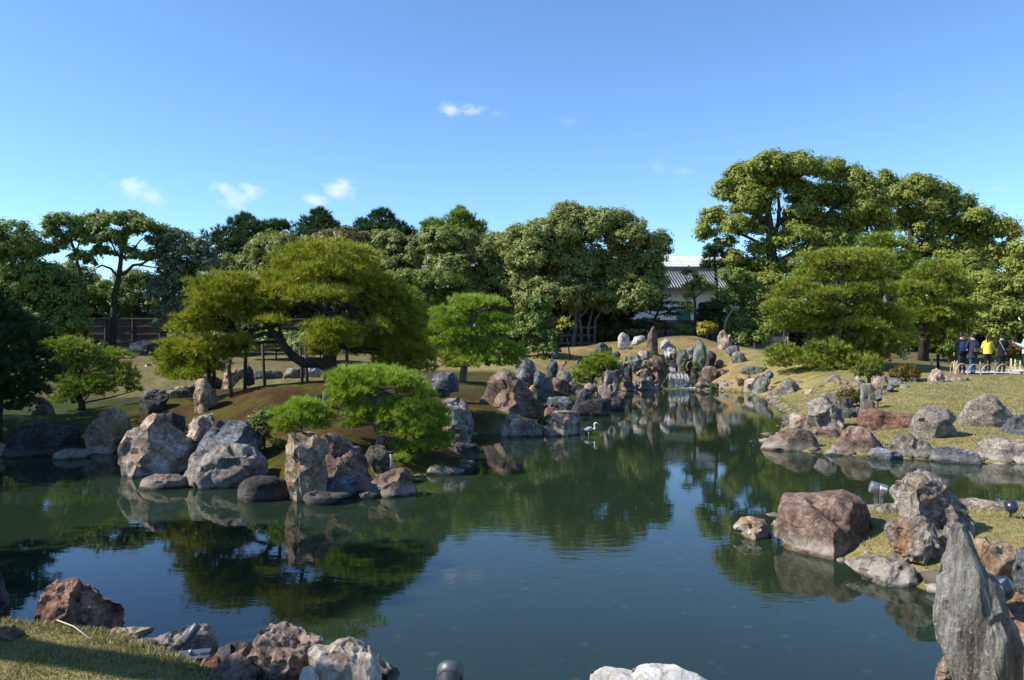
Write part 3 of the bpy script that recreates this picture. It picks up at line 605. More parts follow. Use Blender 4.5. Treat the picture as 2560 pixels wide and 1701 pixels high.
R('C', [(1775, 470), (1790, 402), (1850, 393), (1884, 430), (1845, 500)], 'dark', 'dark rounded rock right of the fan shaped ribbed stone', D=37.5)
R('C', [(1838, 315), (1840, 230), (1870, 175), (1920, 158), (1962, 175), (1992, 240), (1988, 305), (1900, 325)], 'palewhite', 'pale arched stone on the knoll by the fence', 'standing_stone', D=44, crag=.6, strata=.7)
R('C', [(2005, 290), (2060, 210), (2130, 190), (2200, 210), (2195, 265), (2100, 282)], 'palewhite', 'low white ribbed rock left of the tall tan stone', D=44.5, strata=.8, crag=.9)
R('C', [(1000, 452), (1010, 380), (1040, 363), (1080, 388), (1088, 445), (1050, 455)], 'blue', 'small bluish rock under the saplings', D=42)
R('C', [(1948, 350), (1980, 325), (2060, 348), (2000, 360)], 'brown', 'flat brown disc of stone lying on the knoll', 'flat_rock', D=42, planes=2)
R('C', [(1400, 890), (1420, 820), (1480, 793), (1560, 820), (1602, 880), (1500, 912)], 'grey', 'grey layered rock under the cascade pine', D=30, strata=.6)
R('C', [(1310, 540), (1320, 510), (1345, 500), (1360, 540)], 'brown', 'tiny brown stone on the grassy slope above the middle bank', D=35)
# --- cascade
R('E', [(258, 310), (280, 180), (320, 100), (345, 70), (370, 85), (390, 170), (400, 260), (412, 370), (340, 370), (268, 335)], 'brown', 'tall pointed tan stone, highest beside the cascade', 'standing_stone', D=43, crag=.35, planes=3, fac=[(.8, -.6, .1, .5)])
R('E', [(430, 320), (440, 260), (490, 213), (540, 225), (552, 280), (605, 300), (617, 325), (575, 370), (550, 430), (480, 430), (468, 370), (490, 330), (445, 345)], 'palewhite', 'white twisted stone right of the tall tan stone', D=42.6, crag=1.4)
R('E', [(160, 400), (200, 350), (250, 338), (300, 380), (300, 440), (200, 440)], 'white', 'pinkish pale rock left below the tall tan stone', D=41.8)
R('E', [(25, 500), (50, 440), (110, 398), (170, 410), (228, 465), (190, 520), (90, 535), (40, 515)], 'green', 'oval grey green boulder left of the cascade', D=40.6, crag=.4)
R('E', [(-10, 700), (-5, 560), (0, 515), (60, 503), (96, 560), (102, 695), (40, 705)], 'darkgreen', 'dark upright slab right of the cascade pine', 'standing_stone', D=39, strata=.9, crag=.5)
R('E', [(-180, 640), (-150, 540), (-70, 515), (0, 540), (0, 660), (-60, 720)], 'blue', 'dark rock half hidden by the cascade pine', D=37.5)
R('E', [(90, 640), (100, 550), (170, 535), (310, 560), (330, 650), (220, 710), (110, 710)], 'tan', 'tan crumbling rock face behind the small dark slab', D=40.6, crag=.8)
R('E', [(310, 620), (325, 480), (345, 410), (410, 393), (470, 440), (520, 520), (527, 610), (470, 690), (400, 820), (340, 720)], 'brown', 'big craggy brown rock left beside the falling water', 'boulder', D=40.4, crag=1.3, strata=.5)
R('E', [(178, 720), (190, 620), (240, 603), (298, 640), (302, 725), (210, 740)], 'darkgreen', 'small dark slab before the tan rock face', 'standing_stone', D=39.9, strata=.8)
R('E', [(100, 810), (130, 700), (220, 670), (300, 660), (345, 740), (390, 820), (250, 840), (110, 840)], 'greybrown', 'sloping grey brown rock at the waterline left of the cascade', D=39.6, crag=.8)
R('E', [(352, 840), (360, 760), (398, 750), (418, 840)], 'palewhite', 'narrow pale stone at the waterline left of the cascade', D=39.4)
R('E', [(-30, 830), (-20, 720), (60, 690), (120, 760), (125, 840), (40, 850)], 'brown', 'brown mottled rock at the waterline under the dark upright slab', D=38.6, crag=.8)
R('E', [(528, 565), (540, 480), (610, 468), (642, 530), (635, 570)], 'dark', 'dark rock at the head of the cascade', D=42)
R('E', [(545, 430), (560, 360), (610, 343), (628, 400), (612, 465)], 'tan', 'tan rock above the head of the cascade', D=42.4)
R('E', [(628, 565), (618, 460), (628, 345), (700, 333), (737, 360), (752, 440), (722, 540), (672, 580)], 'green', 'pale green flat topped stone right of the cascade head', 'standing_stone', D=41.8, crag=.35, planes=3)
R('E', [(818, 500), (825, 330), (850, 260), (900, 233), (942, 255), (967, 320), (972, 450), (942, 565), (890, 580)], 'green', 'tallest green grooved stone right of the cascade', 'standing_stone', D=41.4, crag=.45, strata=.9, planes=4)
R('E', [(965, 420), (980, 370), (1040, 363), (1092, 420), (1065, 500), (1072, 535), (970, 535)], 'dark', 'black rock in the shade of the tallest green stone', D=42, strata=.7)
R('E', [(1098, 315), (1108, 200), (1140, 123), (1180, 113), (1222, 180), (1256, 163), (1268, 230), (1252, 315), (1190, 355), (1112, 330)], 'white', 'cream twin peaked stone on the knoll before the fence', 'standing_stone', D=46, crag=1.1)
R('E', [(1192, 365), (1220, 325), (1300, 298), (1342, 300), (1363, 340), (1352, 380), (1250, 392)], 'blue', 'bluish boulder with a white fleck below the twin peaked stone', D=44)
R('E', [(1268, 480), (1280, 390), (1330, 363), (1390, 380), (1453, 470), (1400, 517), (1300, 527)], 'green', 'triangular green stone on the knoll right of the cascade', D=41.5, crag=.4)
R('E', [(1068, 525), (1090, 480), (1140, 466), (1178, 490), (1140, 525)], 'blue', 'flat bluish stone beside the black rock on the knoll', D=41.6)
R('E', [(742, 410), (750, 345), (800, 308), (828, 320), (825, 410)], 'blue', 'slate rock half behind the tallest green stone', D=43)
R('E', [(905, 630), (940, 550), (1030, 538), (1082, 560), (1103, 610), (1072, 685), (1000, 697), (915, 670)], 'brown', 'dark brown cleft boulder right of the cascade', 'boulder', D=40.3)
R('E', [(1075, 700), (1090, 590), (1130, 573), (1220, 580), (1293, 620), (1255, 695), (1140, 725)], 'brown', 'smooth brown boulder with a ridge, second right of the cascade', 'boulder', D=40.4, crag=.35, fac=[(.75, -.6, .2, .55)])
R('E', [(1348, 605), (1380, 555), (1500, 543), (1660, 545), (1692, 560), (1672, 650), (1500, 695), (1420, 675)], 'green', 'wide green flat topped rock on the bank', 'boulder', D=39.3, crag=.5, fac=[(0, -.1, 1, .75)])
R('E', [(1108, 820), (1130, 740), (1160, 723), (1340, 730), (1373, 790), (1362, 835), (1110, 835)], 'greybrown', 'long brown grey rock at the waterline below the ridge boulder', D=38.9, crag=.5)
R('E', [(840, 770), (880, 700), (980, 678), (1042, 740), (1065, 805), (950, 835), (860, 830)], 'brown', 'rough brown rock at the waterline right of the cascade', D=39.3, crag=.9)
R('E', [(1030, 820), (1050, 745), (1100, 735), (1130, 780), (1120, 830)], 'dark', 'small black rock at the waterline between two brown ones', D=39.2)
R('E', [(1413, 840), (1420, 730), (1460, 688), (1535, 688), (1530, 840)], 'white', 'pinkish white rock at the waterline behind the tall grey one', D=37.4, crag=.8)
R('E', [(1522, 880), (1530, 710), (1580, 658), (1690, 663), (1713, 720), (1702, 860), (1640, 915), (1560, 905)], 'green', 'tall grey upright rock at the waterline with a spotlight beside it', 'boulder', D=35.4, crag=.6, strata=.5)
R('E', [(1690, 945), (1700, 870), (1790, 798), (1852, 840), (1845, 958)], 'brown', 'low pinkish brown rock with a silt band at the waterline', D=33.2, crag=.4)
R('E', [(1828, 935), (1840, 790), (1880, 708), (1950, 688), (2022, 720), (2102, 820), (2118, 935), (2000, 955), (1900, 958)], 'grey', 'big round grey boulder at the waterline of the right bank', 'boulder', D=32.4, crag=.6)
R('E', [(2005, 750), (2030, 722), (2100, 716), (2172, 750), (2120, 835), (2060, 830)], 'grey', 'pale grey rock behind the big round grey boulder', D=33.6)
R('E', [(2207, 800), (2220, 720), (2290, 713), (2313, 780), (2300, 805)], 'green', 'small pale green rock on the bank', D=34)
R('E', [(2105, 910), (2120, 820), (2200, 798), (2295, 830), (2285, 905), (2180, 925)], 'greybrown', 'flat grey brown rock right of the big round boulder', D=31.4, crag=.4)
# --- right bank, nearer
R('E', [(1955, 1240), (1960, 1130), (2010, 1093), (2100, 1100), (2190, 1130), (2210, 1290), (1965, 1300)], 'white', 'white and orange rock left of the craggy round boulder', D=21.2, crag=.6)
R('F', [(25, 1110), (80, 1000), (90, 850), (180, 780), (270, 743), (360, 780), (402, 850), (422, 960), (472, 1060), (455, 1120), (250, 1140), (120, 1140)], 'greybrown', 'craggy round lichen flecked boulder on the right bank', 'boulder', D=20.8, crag=1.0, planes=6)
R('E', [(1565, 1503), (1700, 1400), (1840, 1320), (1950, 1273), (2080, 1263), (2180, 1290), (2242, 1380), (2278, 1480), (2222, 1550), (1900, 1538)], 'brown', 'low pointed brown rock at the tip of the right bank', 'boulder', crag=.45, planes=5, fac=[(-.3, -.7, .65, .6), (.5, -.85, .15, .6)])
R('F', [(128, 1150), (160, 1113), (360, 1118), (432, 1150), (445, 1210), (350, 1290), (320, 1340), (200, 1340), (150, 1260)], 'brown', 'flat topped brown rock behind the low pointed one', D=19.2, fac=[(0, -.2, 1, .7)])
R('F', [(343, 1300), (370, 1250), (430, 1220), (450, 1160), (520, 1098), (620, 1093), (700, 1120), (790, 1220), (832, 1310), (700, 1372), (500, 1367), (350, 1330)], 'brown', 'rounded tan topped rock with a shoulder at the right waterline', 'boulder', crag=.3, planes=4, p=2.2)
R('F', [(598, 1090), (620, 980), (640, 913), (800, 925), (1180, 953), (1192, 980), (1135, 1120), (950, 1165), (780, 1180)], 'redbrown', 'long reddish brown slab sided rock on the right lawn', 'boulder', D=20, p=4, planes=2, crag=.3, fac=[(-.85, -.4, .3, .8), (.1, -.95, .25, .75)])
R('F', [(1128, 1140), (1170, 1040), (1230, 940), (1290, 888), (1380, 888), (1500, 895), (1572, 940), (1593, 1000), (1560, 1070), (1603, 1150), (1562, 1235), (1420, 1305), (1370, 1315), (1280, 1235), (1160, 1165)], 'greybrown', 'heart shaped grey boulder with an overhang on the right lawn', 'boulder', D=18.4, crag=.45, planes=4, fac=[(.6, -.7, -.3, .6)])
R('F', [(1630, 1070), (1680, 970), (1760, 840), (1830, 790), (1920, 763), (2000, 790), (2080, 880), (2150, 950), (2193, 1005), (2145, 1075), (1950, 1090), (1800, 1105)], 'greybrown', 'broad triangular brown boulder alone on the right lawn', 'boulder', crag=.5, planes=5)
R('F', [(2090, 1215), (2100, 1120), (2150, 1040), (2230, 978), (2330, 968), (2430, 990), (2440, 1215)], 'blue', 'dark slate boulder cut by the picture edge on the right lawn', 'boulder', D=18.2, crag=.5)
R('F', [(1858, 1405), (1880, 1290), (1960, 1233), (2150, 1218), (2330, 1223), (2500, 1260), (2520, 1480), (2100, 1483), (1880, 1455)], 'greybrown', 'wide lichen speckled boulder at the waterline by the picture edge', 'boulder', crag=.6, planes=5, p=3)
R('F', [(1352, 1445), (1420, 1330), (1480, 1318), (1750, 1333), (1812, 1370), (1872, 1475), (1700, 1483), (1450, 1455)], 'blue', 'long dark flat topped rock at the right waterline', 'flat_rock', crag=.3, fac=[(0, -.2, 1, .62)], planes=3)
R('F', [(927, 1335), (950, 1260), (1010, 1200), (1120, 1178), (1220, 1195), (1310, 1260), (1383, 1350), (1362, 1415), (1180, 1420), (1020, 1385)], 'grey', 'domed speckled grey boulder at the waterline before the heart shaped one', 'boulder', crag=.6, planes=5)
R('F', [(707, 1395), (740, 1340), (820, 1318), (980, 1343), (1047, 1380), (1047, 1443), (850, 1433)], 'blue', 'low dark flat rock between the tan topped and the domed grey rock', 'flat_rock', bury=.5, crag=.35)
R('F', [(233, 1383), (340, 1323), (420, 1360), (442, 1393), (330, 1402)], 'green', 'small flat pale stone awash before the tan topped rock', 'flat_rock', bury=.6, depth=1, crag=.3)
R('F', [(443, 950), (460, 910), (600, 908), (618, 950), (520, 1008), (470, 1008)], 'darkgreen', 'dark flat rock behind the craggy round boulder', D=22.6)
R('F', [(408, 870), (420, 800), (500, 798), (548, 850), (532, 910), (440, 915)], 'dark', 'dark rock between the craggy boulder and the low clipped bush', D=23.2)
R('F', [(628, 905), (628, 680), (650, 653), (740, 648), (757, 690), (783, 895), (720, 912)], 'green', 'upright greenish stone post on the lawn beside the low bush', 'standing_stone', D=24, p=4, planes=2, crag=.4, strata=.9, depth=.7)
R('F', [(1322, 680), (1330, 600), (1370, 518), (1410, 488), (1460, 520), (1512, 600), (1533, 695), (1440, 708)], 'white', 'pale pointed rock beside the path, tallest of its group', 'standing_stone', D=30, crag=.9)
R('F', [(1338, 725), (1342, 640), (1400, 628), (1472, 700), (1462, 726)], 'grey', 'small grey rock at the foot of the pale pointed rock', D=29.4, crag=.3)
R('F', [(1515, 675), (1530, 600), (1600, 578), (1720, 590), (1743, 640), (1600, 680)], 'grey', 'long low grey rock right of the pale pointed one', D=30.4, crag=.5)
R('F', [(895, 700), (910, 612), (970, 588), (1050, 630), (1065, 700)], 'blue', 'slate grey peaked rock under the mounded bush', D=29.6)
R('F', [(877, 800), (880, 730), (1000, 718), (1024, 775), (900, 805)], 'brown', 'block of brown stone under the ball lamp', D=27.4, crag=.4)
R('F', [(1018, 770), (1030, 680), (1080, 658), (1132, 690), (1112, 750)], 'grey', 'rounded pale grey rock right of the ball lamp', D=28, crag=.3)
R('F', [(1128, 745), (1140, 690), (1200, 683), (1322, 702), (1250, 720)], 'palewhite', 'flat white stone on the lawn edge', 'flat_rock', D=28.4)
R('F', [(1130, 692), (1180, 660), (1290, 668), (1285, 700)], 'blue', 'flat slate stone behind the flat white one', 'flat_rock', D=29)
R('F', [(1070, 645), (1100, 610), (1190, 608), (1195, 645)], 'palewhite', 'whitish stone behind the slate peaked rock', 'flat_rock', D=30.6)
R('F', [(1198, 655), (1220, 605), (1320, 598), (1335, 662)], 'greybrown', 'brown grey rock left of the pale pointed one', D=30.6)
R('F', [(735, 650), (770, 590), (820, 563), (890, 575), (903, 645)], 'white', 'white and grey rock between the round shrub and the mounded bush', D=29.8, crag=.8)
R('F', [(548, 680), (560, 640), (640, 613), (685, 650), (630, 710)], 'greybrown', 'pointed dark rock left under the round shrub', D=28.4)
R('F', [(742, 690), (760, 670), (870, 668), (855, 715)], 'brown', 'flat brown stone right of the shrub stem', 'flat_rock', D=27.8)
R('F', [(775, 785), (790, 720), (852, 708), (845, 785)], 'grey', 'pale stone behind the upright stone post', D=26.8)
R('F', [(205, 695), (260, 620), (330, 568), (400, 578), (445, 620), (330, 700)], 'greybrown', 'wide tan rock in the shadow of the great pine', D=32.2, crag=.5)
R('F', [(340, 760), (400, 690), (480, 668), (545, 700), (525, 730), (380, 790)], 'white', 'pinkish white rock above the low clipped bush', D=28.6, crag=.6)
R('F', [(575, 610), (580, 560), (600, 548), (630, 600), (620, 640)], 'palewhite', 'small pale upright stone at the left of the round shrub', D=31)
R('F', [(30, 790), (60, 720), (130, 700), (185, 770), (160, 830), (60, 830)], 'tan', 'pale cracked rock at the bank between round boulder and bush', D=30.6, crag=.5)
R('F', [(1030, 380), (1045, 357), (1100, 358), (1112, 385), (1070, 392)], 'palewhite', 'small white squared stone under the great pine', D=37)
# --- peninsula
R('G', [(95, 495), (140, 450), (230, 430), (300, 440), (335, 480), (347, 585), (240, 563), (140, 548)], 'tan', 'small layered tan rock alone in the water off the peninsula', crag=.7, strata=.3, bury=.5, depth=1)
R('G', [(395, 565), (400, 480), (435, 320), (458, 303), (640, 290), (740, 275), (850, 263), (960, 300), (1000, 340), (1035, 440), (1062, 590), (1000, 655), (880, 745), (780, 773), (600, 693), (440, 605)], 'brown', 'big brown square shouldered boulder at the tip of the peninsula', 'boulder', D=9.45, sub=6, p=4.2, planes=0, crag=.24, cuts=9, depth=1.0, fac=[(-.50, -.85, .16, .60), (.84, -.52, .12, .52), (-.1, -.35, .93, .84), (.25, -.6, .75, .8)])
R('G', [(1012, 400), (1016, 350), (1060, 340), (1122, 342), (1142, 372), (1100, 420), (1030, 430)], 'grey', 'low grey rock under the silver spotlight', D=10.9, crag=.4)
R('G', [(1068, 440), (1090, 370), (1160, 335), (1260, 328), (1300, 400), (1240, 450)], 'grey', 'grey rounded rock between the spotlight and the rusty boulder', D=10.2, crag=.5)
R('G', [(1675, 330), (1700, 315), (1780, 300), (1950, 315), (2012, 340), (2024, 395), (1850, 410), (1710, 410)], 'greybrown', 'long low grey rock at the back edge of the peninsula', D=10.1, crag=.4)
R('G', [(1230, 320), (1240, 210), (1300, 193), (1360, 150), (1400, 118), (1470, 116), (1540, 150), (1600, 230), (1700, 340), (1780, 470), (1835, 575), (1700, 620), (1500, 600), (1350, 520), (1280, 420)], 'orange', 'tall rust streaked boulder, higher of the pair on the peninsula', 'boulder', D=8.9, sub=6, crag=1.0, planes=6, fac=[(.7, -.6, .3, .62)], strata=.3)
R('G', [(1170, 545), (1200, 480), (1300, 440), (1420, 430), (1550, 520), (1615, 600), (1605, 760), (1530, 865), (1450, 855), (1360, 795), (1250, 705), (1195, 625)], 'orange', 'jagged grey and orange boulder in front of the tall rust streaked one', 'boulder', D=8.35, sub=6, crag=1.3, planes=6, strata=.2)
R('G', [(885, 785), (950, 750), (1030, 710), (1200, 708), (1330, 760), (1372, 830), (1422, 930), (1443, 1012), (1320, 1008), (1150, 955), (980, 865)], 'greybrown', 'flat sloping lichen flecked rock dipping into the cove', 'flat_rock', D=8.15, sub=5, crag=.5, planes=4, fac=[(-.35, -.6, .75, .55)], depth=1)
R('G', [(1428, 945), (1450, 915), (1510, 913), (1515, 940), (1470, 952)], 'grey', 'upper of two small stones in the cove', D=8.3)
R('G', [(1418, 965), (1440, 980), (1540, 983), (1562, 1012), (1450, 1015)], 'grey', 'lower of two small stones in the cove', D=7.7)
R('G', [(1640, 1760), (1625, 1560), (1590, 1300), (1560, 1060), (1545, 900), (1560, 720), (1588, 590), (1622, 480), (1715, 462), (1790, 560), (1845, 680), (1900, 800), (1955, 920), (2010, 1060), (2062, 1200), (2102, 1350), (2124, 1500), (2132, 1760)], 'slab', 'tall leaning grey green pointed stone close to the viewer', 'standing_stone', D=4.9, sub=6, crag=.6, planes=0, strata=.93, depth=.6, fac=[(.72, -.66, .12, .6), (-.45, -.88, .05, .72)], cuts=4)
R('G', [(1785, 590), (1870, 573), (1960, 590), (2080, 650), (2072, 760), (2030, 880), (1960, 930), (1880, 860), (1825, 770)], 'tan', 'pinkish tan block behind the tall leaning stone', 'boulder', D=7.3, crag=.5, planes=4, fac=[(.8, -.5, .2, .55)])
R('G', [(2065, 840), (2090, 680), (2124, 645), (2300, 690), (2320, 1000), (2120, 980)], 'blue', 'slate boulder at the picture edge right of the pinkish block', 'boulder', D=6.6, crag=.6)
R('G', [(1900, 1760), (1900, 1050), (1960, 1000), (2050, 978), (2124, 990), (2330, 1000), (2360, 1760)], 'redbrown', 'dark red rock in the corner behind the tall leaning stone', 'boulder', D=5.7, crag=.7)
R('G', [(1470, 1680), (1530, 1450), (1600, 1315), (1645, 1330), (1680, 1680)], 'white', 'pale veined rock at the foot of the tall leaning stone', D=5.05, crag=.6)
# --- near edge
R('H', [(395, 770), (400, 660), (460, 560), (520, 430), (560, 350), (640, 308), (770, 288), (830, 288), (930, 360), (980, 420), (1080, 510), (1200, 620), (1260, 690), (1297, 780), (1200, 810), (900, 800), (660, 795)], 'redbrown', 'reddish crumbly pointed boulder on the grass at the pond edge', 'boulder', D=4.95, sub=6, crag=1.3, planes=5, fac=[(-.8, -.5, .2, .68), (.6, -.7, .3, .6)], depth=.6)
R('H', [(-120, 760), (-120, 230), (0, 195), (45, 330), (62, 440), (100, 600), (105, 760)], 'dark', 'dark rock cut by the picture edge behind the near grass', 'boulder', D=5.0, crag=1.0)
R('H', [(-60, 950), (-50, 790), (60, 768), (130, 778), (200, 840), (245, 900), (205, 950), (0, 960)], 'brown', 'small knobbly dark stone sitting in the near grass', crag=1.3, D=4.05)
R('H', [(1055, 880), (1080, 800), (1220, 783), (1300, 800), (1580, 828), (1635, 860), (1500, 920), (1300, 965), (1180, 925)], 'tan', 'flat tan edging slab at the near grass, left of the tube lamp', 'flat_rock', D=4.35, crag=.5, fac=[(0, -.3, .95, .6)], depth=.7)
R('H', [(1360, 960), (1450, 890), (1640, 878), (1900, 818), (2120, 808), (2200, 850), (2262, 920), (2265, 1050), (2200, 1075), (1900, 1045), (1700, 1015), (1500, 985)], 'greybrown', 'long grey edging rock with a pale side behind the tube lamp', 'flat_rock', D=4.2, sub=5, crag=.7, fac=[(0, -.35, .93, .62), (0, -1, .1, .8)], depth=.6)
R('I', [(160, 500), (180, 430), (200, 385), (300, 345), (460, 338), (460, 440), (360, 500), (220, 520)], 'dark', 'low dark rock behind the sloping brown one at the near edge', D=4.2, crag=.9)
R('I', [(60, 560), (90, 460), (150, 430), (210, 450), (230, 520), (170, 600), (100, 620)], 'redbrown', 'small reddish stone right of the lamp base plate', D=3.85)
R('I', [(90, 700), (110, 610), (200, 510), (300, 445), (400, 398), (450, 378), (530, 500), (580, 700)], 'brown', 'sloping light brown rock left of the dark craggy one', D=3.65, sub=5, crag=.7, depth=.7, fac=[(-.3, -.5, .8, .66)])
R('I', [(450, 700), (440, 450), (460, 330), (500, 260), (600, 218), (720, 213), (800, 260), (880, 258), (950, 290), (993, 330), (975, 400), (940, 520), (930, 700)], 'brown', 'dark craggy pitted rock at the near edge beside the white stone', 'boulder', D=3.75, sub=6, crag=1.15, planes=3, depth=.9)
R('I', [(840, 720), (838, 585), (860, 528), (930, 518), (985, 620), (990, 720)], 'palewhite', 'small pale stone at the foot of the near white stone', D=3.45)
R('I', [(945, 720), (930, 500), (908, 390), (950, 338), (1060, 348), (1130, 323), (1230, 316), (1310, 350), (1392, 390), (1422, 440), (1462, 560), (1490, 720)], 'rim', 'white split stone with a pale rim at the near edge', 'boulder', D=3.6, sub=6, crag=.4, planes=2, strata=.5, p=3.2, fac=[(-.05, -.95, .3, .66), (.2, -.3, .93, .82)], depth=.8)
R('I', [(1440, 720), (1405, 450), (1450, 438), (1530, 488), (1572, 540), (1603, 610), (1610, 720)], 'orange', 'orange brown crumbly rock right behind the near white stone', D=3.85, crag=1.6)
R('Z', [(1470, 1760), (1475, 1697), (1525, 1683), (1570, 1690), (1605, 1673), (1690, 1661), (1746, 1676), (1795, 1710), (1800, 1760)], 'palewhite', 'top of a pale flat rock at the bottom edge of the picture', 'boulder', D=3.7, crag=.5, depth=.7)
# ------------------------------------------------------------------ trees
def leaves_np(C, Nrm, ln, wd, r_, tri=False):
    """one leaf per centre, facing roughly Nrm: a folded diamond near by, a single blade far off"""
    n = len(C); t = r_.normal(size=(n, 3)); t -= Nrm*np.sum(t*Nrm, 1)[:, None]; t /= np.linalg.norm(t, axis=1)[:, None]+1e-9
    b = np.cross(Nrm, t); s = r_.uniform(.7, 1.3, n)[:, None]
    if tri:
        V = np.stack([C-t*ln*.4*s+b*wd*.5*s, C-t*ln*.4*s-b*wd*.5*s, C+t*ln*.6*s-Nrm*ln*.08], 1).reshape(-1, 3)
        return V, np.arange(n*3).reshape(n, 3)
    V = np.stack([C-t*ln*.5*s, C+b*wd*.5*s+Nrm*wd*.12, C+t*ln*.5*s-Nrm*ln*.1, C-b*wd*.5*s+Nrm*wd*.12], 1).reshape(-1, 3)
    F = np.arange(n*4).reshape(n, 4); return V, F
def unit(n, r_):
    d = r_.normal(size=(n, 3)); return d/(np.linalg.norm(d, axis=1)[:, None]+1e-9)
def crown_arrays(E, r_, rc, dens, ln, wd, fill=.25, up=.5, jag=.35, bottom=-.55, tri=False):
    """E: ellipsoids (centre 3, radii 3). Leaf clumps of radius rc sit over their shells."""
    E = np.asarray(E, float); CC = []; TT = []; NN = []
    for k in range(len(E)):
        c, r = E[k, :3], E[k, 3:]
        area = 4*np.pi*((r[0]*r[1])**1.6/3+(r[0]*r[2])**1.6/3+(r[1]*r[2])**1.6/3)**(1/1.6)
        m = max(6, int(area/(rc*rc*1.5)))
        d = unit(m*2, r_); d = d[d[:, 2] > bottom][:m]
        rad = r_.uniform(1-jag, 1.05, len(d))[:, None]
        pc = c+d*r*rad
        mf = int(m*fill); df = unit(mf, r_); pf = c+df*r*(r_.rand(mf)**.5*.75)[:, None]
        pc = np.concatenate([pc, pf]); dd = np.concatenate([d, df])
        # drop clumps buried in another lobe
        keep = np.ones(len(pc), bool)
        for j in range(len(E)):
            if j != k: keep &= (np.sum(((pc-E[j, :3])/E[j, 3:])**2, 1) > .42)
        pc, dd = pc[keep], dd[keep]
        CC.append(pc); NN.append(dd)
    pc = np.concatenate(CC); dd = np.concatenate(NN); m = len(pc)
    nl = max(4, int(dens)); rcl = rc*r_.uniform(.55, 1.25, m)
    o = unit(m*nl, r_)*np.repeat(rcl, nl)[:, None]*(r_.rand(m*nl)**.45)[:, None]
    o[:, 2] *= .75
    C_ = np.repeat(pc, nl, 0)+o
    N_ = o/(np.linalg.norm(o, axis=1)[:, None]+1e-9)*.8+np.repeat(dd, nl, 0)*.5+np.array([0, 0, up])+r_.normal(size=o.shape)*.3
    N_ /= np.linalg.norm(N_, axis=1)[:, None]
    V, F = leaves_np(C_, N_, ln, wd, r_, tri)
    tint = np.clip(.5+.16*np.repeat(r_.normal(size=m), nl)+.13*r_.normal(size=m*nl), 0, 1)
    return V, F, np.repeat(tint, 3 if tri else 4), pc
TN = [0]
def path3(reg, pts, D, r_, wob=.02):
    q = rp(reg, pts); k = len(q)
    return [P(x, y, D+(r_.uniform(-1, 1)*wob*D*.4 if 0 < i else 0)) for i, (x, y) in enumerate(q)]
def lobes3(reg, lobes, D, r_, spread=.7, dz=1.0):
    s = REG[reg][2]; E = []
    for L in lobes:
        (x, y), = rp(reg, [L[:2]]); rx, rz = L[2]/s/FP*D, L[3]/s/FP*D
        dy = L[4] if len(L) > 4 else r_.uniform(-spread, spread)*rx
        c = P(x, y, D+dy)
        E.append((c[0], c[1], c[2], rx, max(.85*rx, .7*rz), rz*dz))
    return np.array(E)
def tree(name, label, cat, reg, lobes, D, mat, base=None, trunks=None, bark='dark', rc=.5, dens=34, ln=.17, wd=.10, group=None, spread=.7, fill=.3, up=.5, jag=.35, twig=.05, tr=.14, bottom=-.6, limbs=True):
    TN[0] += 1; r_ = np.random.RandomState(500+TN[0]); tri_ = D > 38; dens *= 2.0 if tri_ else 1.1; ln *= 1.12 if tri_ else 1.2; wd *= 1.2
    E = lobes3(reg, lobes, D, r_, spread)
    if base is None: base = (np.mean([l[0] for l in lobes]), 0)
    (bx, _), = rp(reg, [(base[0], 0)])
    x0 = (bx-CX)/FP*D; z0 = float(max(ground_z(x0, D)[0], 0)); org = np.array((x0, D, z0))
    t = thing(name, label, cat, org, group)
    V, F, tint, pc = crown_arrays(E, r_, rc, dens, ln, wd, fill, up, jag, bottom, tri_)
    link('crown', mesh_np('crown', V-org, F, LM[mat], tint=tint), t)
    m = MB(); cm = E[:, :3].mean(0); top = E[:, 2].max()
    if trunks is None:
        hgt = top-z0; trunks = []
        fork = np.array([x0*.6+cm[0]*.4, D, z0+hgt*.38])
        p0 = org-np.array([0, 0, .25])
        m.tube([p0, org*.5+fork*.5+np.array([r_.uniform(-.1, .1)*hgt*.2, 0, 0]), fork], [tr*1.3, tr, tr*.8], 8)
        order = np.argsort(-E[:, 3]*E[:, 5])[:9]
        for k in order:
            e = E[k, :3]; mid = fork*.45+e*.55+np.array([r_.uniform(-.3, .3), r_.uniform(-.3, .3), r_.uniform(-.1, .4)])
            if limbs: m.tube([fork, mid, e], [tr*.6, tr*.4, tr*.15], 6)
    else:
        for pts, ra, rb in trunks:
            q = path3(reg, pts, D, r_); n = len(q)
            if pts is trunks[0][0]: q[0] = np.array([q[0][0], q[0][1], min(q[0][2], float(ground_z(q[0][0], q[0][1])[0]))-.2])
            m.tube(q, [ra+(rb-ra)*i/(n-1) for i in range(n)], 8)
    # twigs to some clumps
    sel = r_.permutation(len(pc))[:min(70, len(pc))]
    for k in sel[:]:
        j = np.argmin(np.sum((E[:, :3]-pc[k])**2, 1)); e = E[j, :3]
        m.tube([e, (e+pc[k])/2+r_.normal(size=3)*.06, pc[k]], [twig, twig*.7, twig*.3], 4, cap=False)
    m.v = [tuple(np.array(v)-org) for v in m.v]
    m.build('trunk', BK[bark], t)
    return t

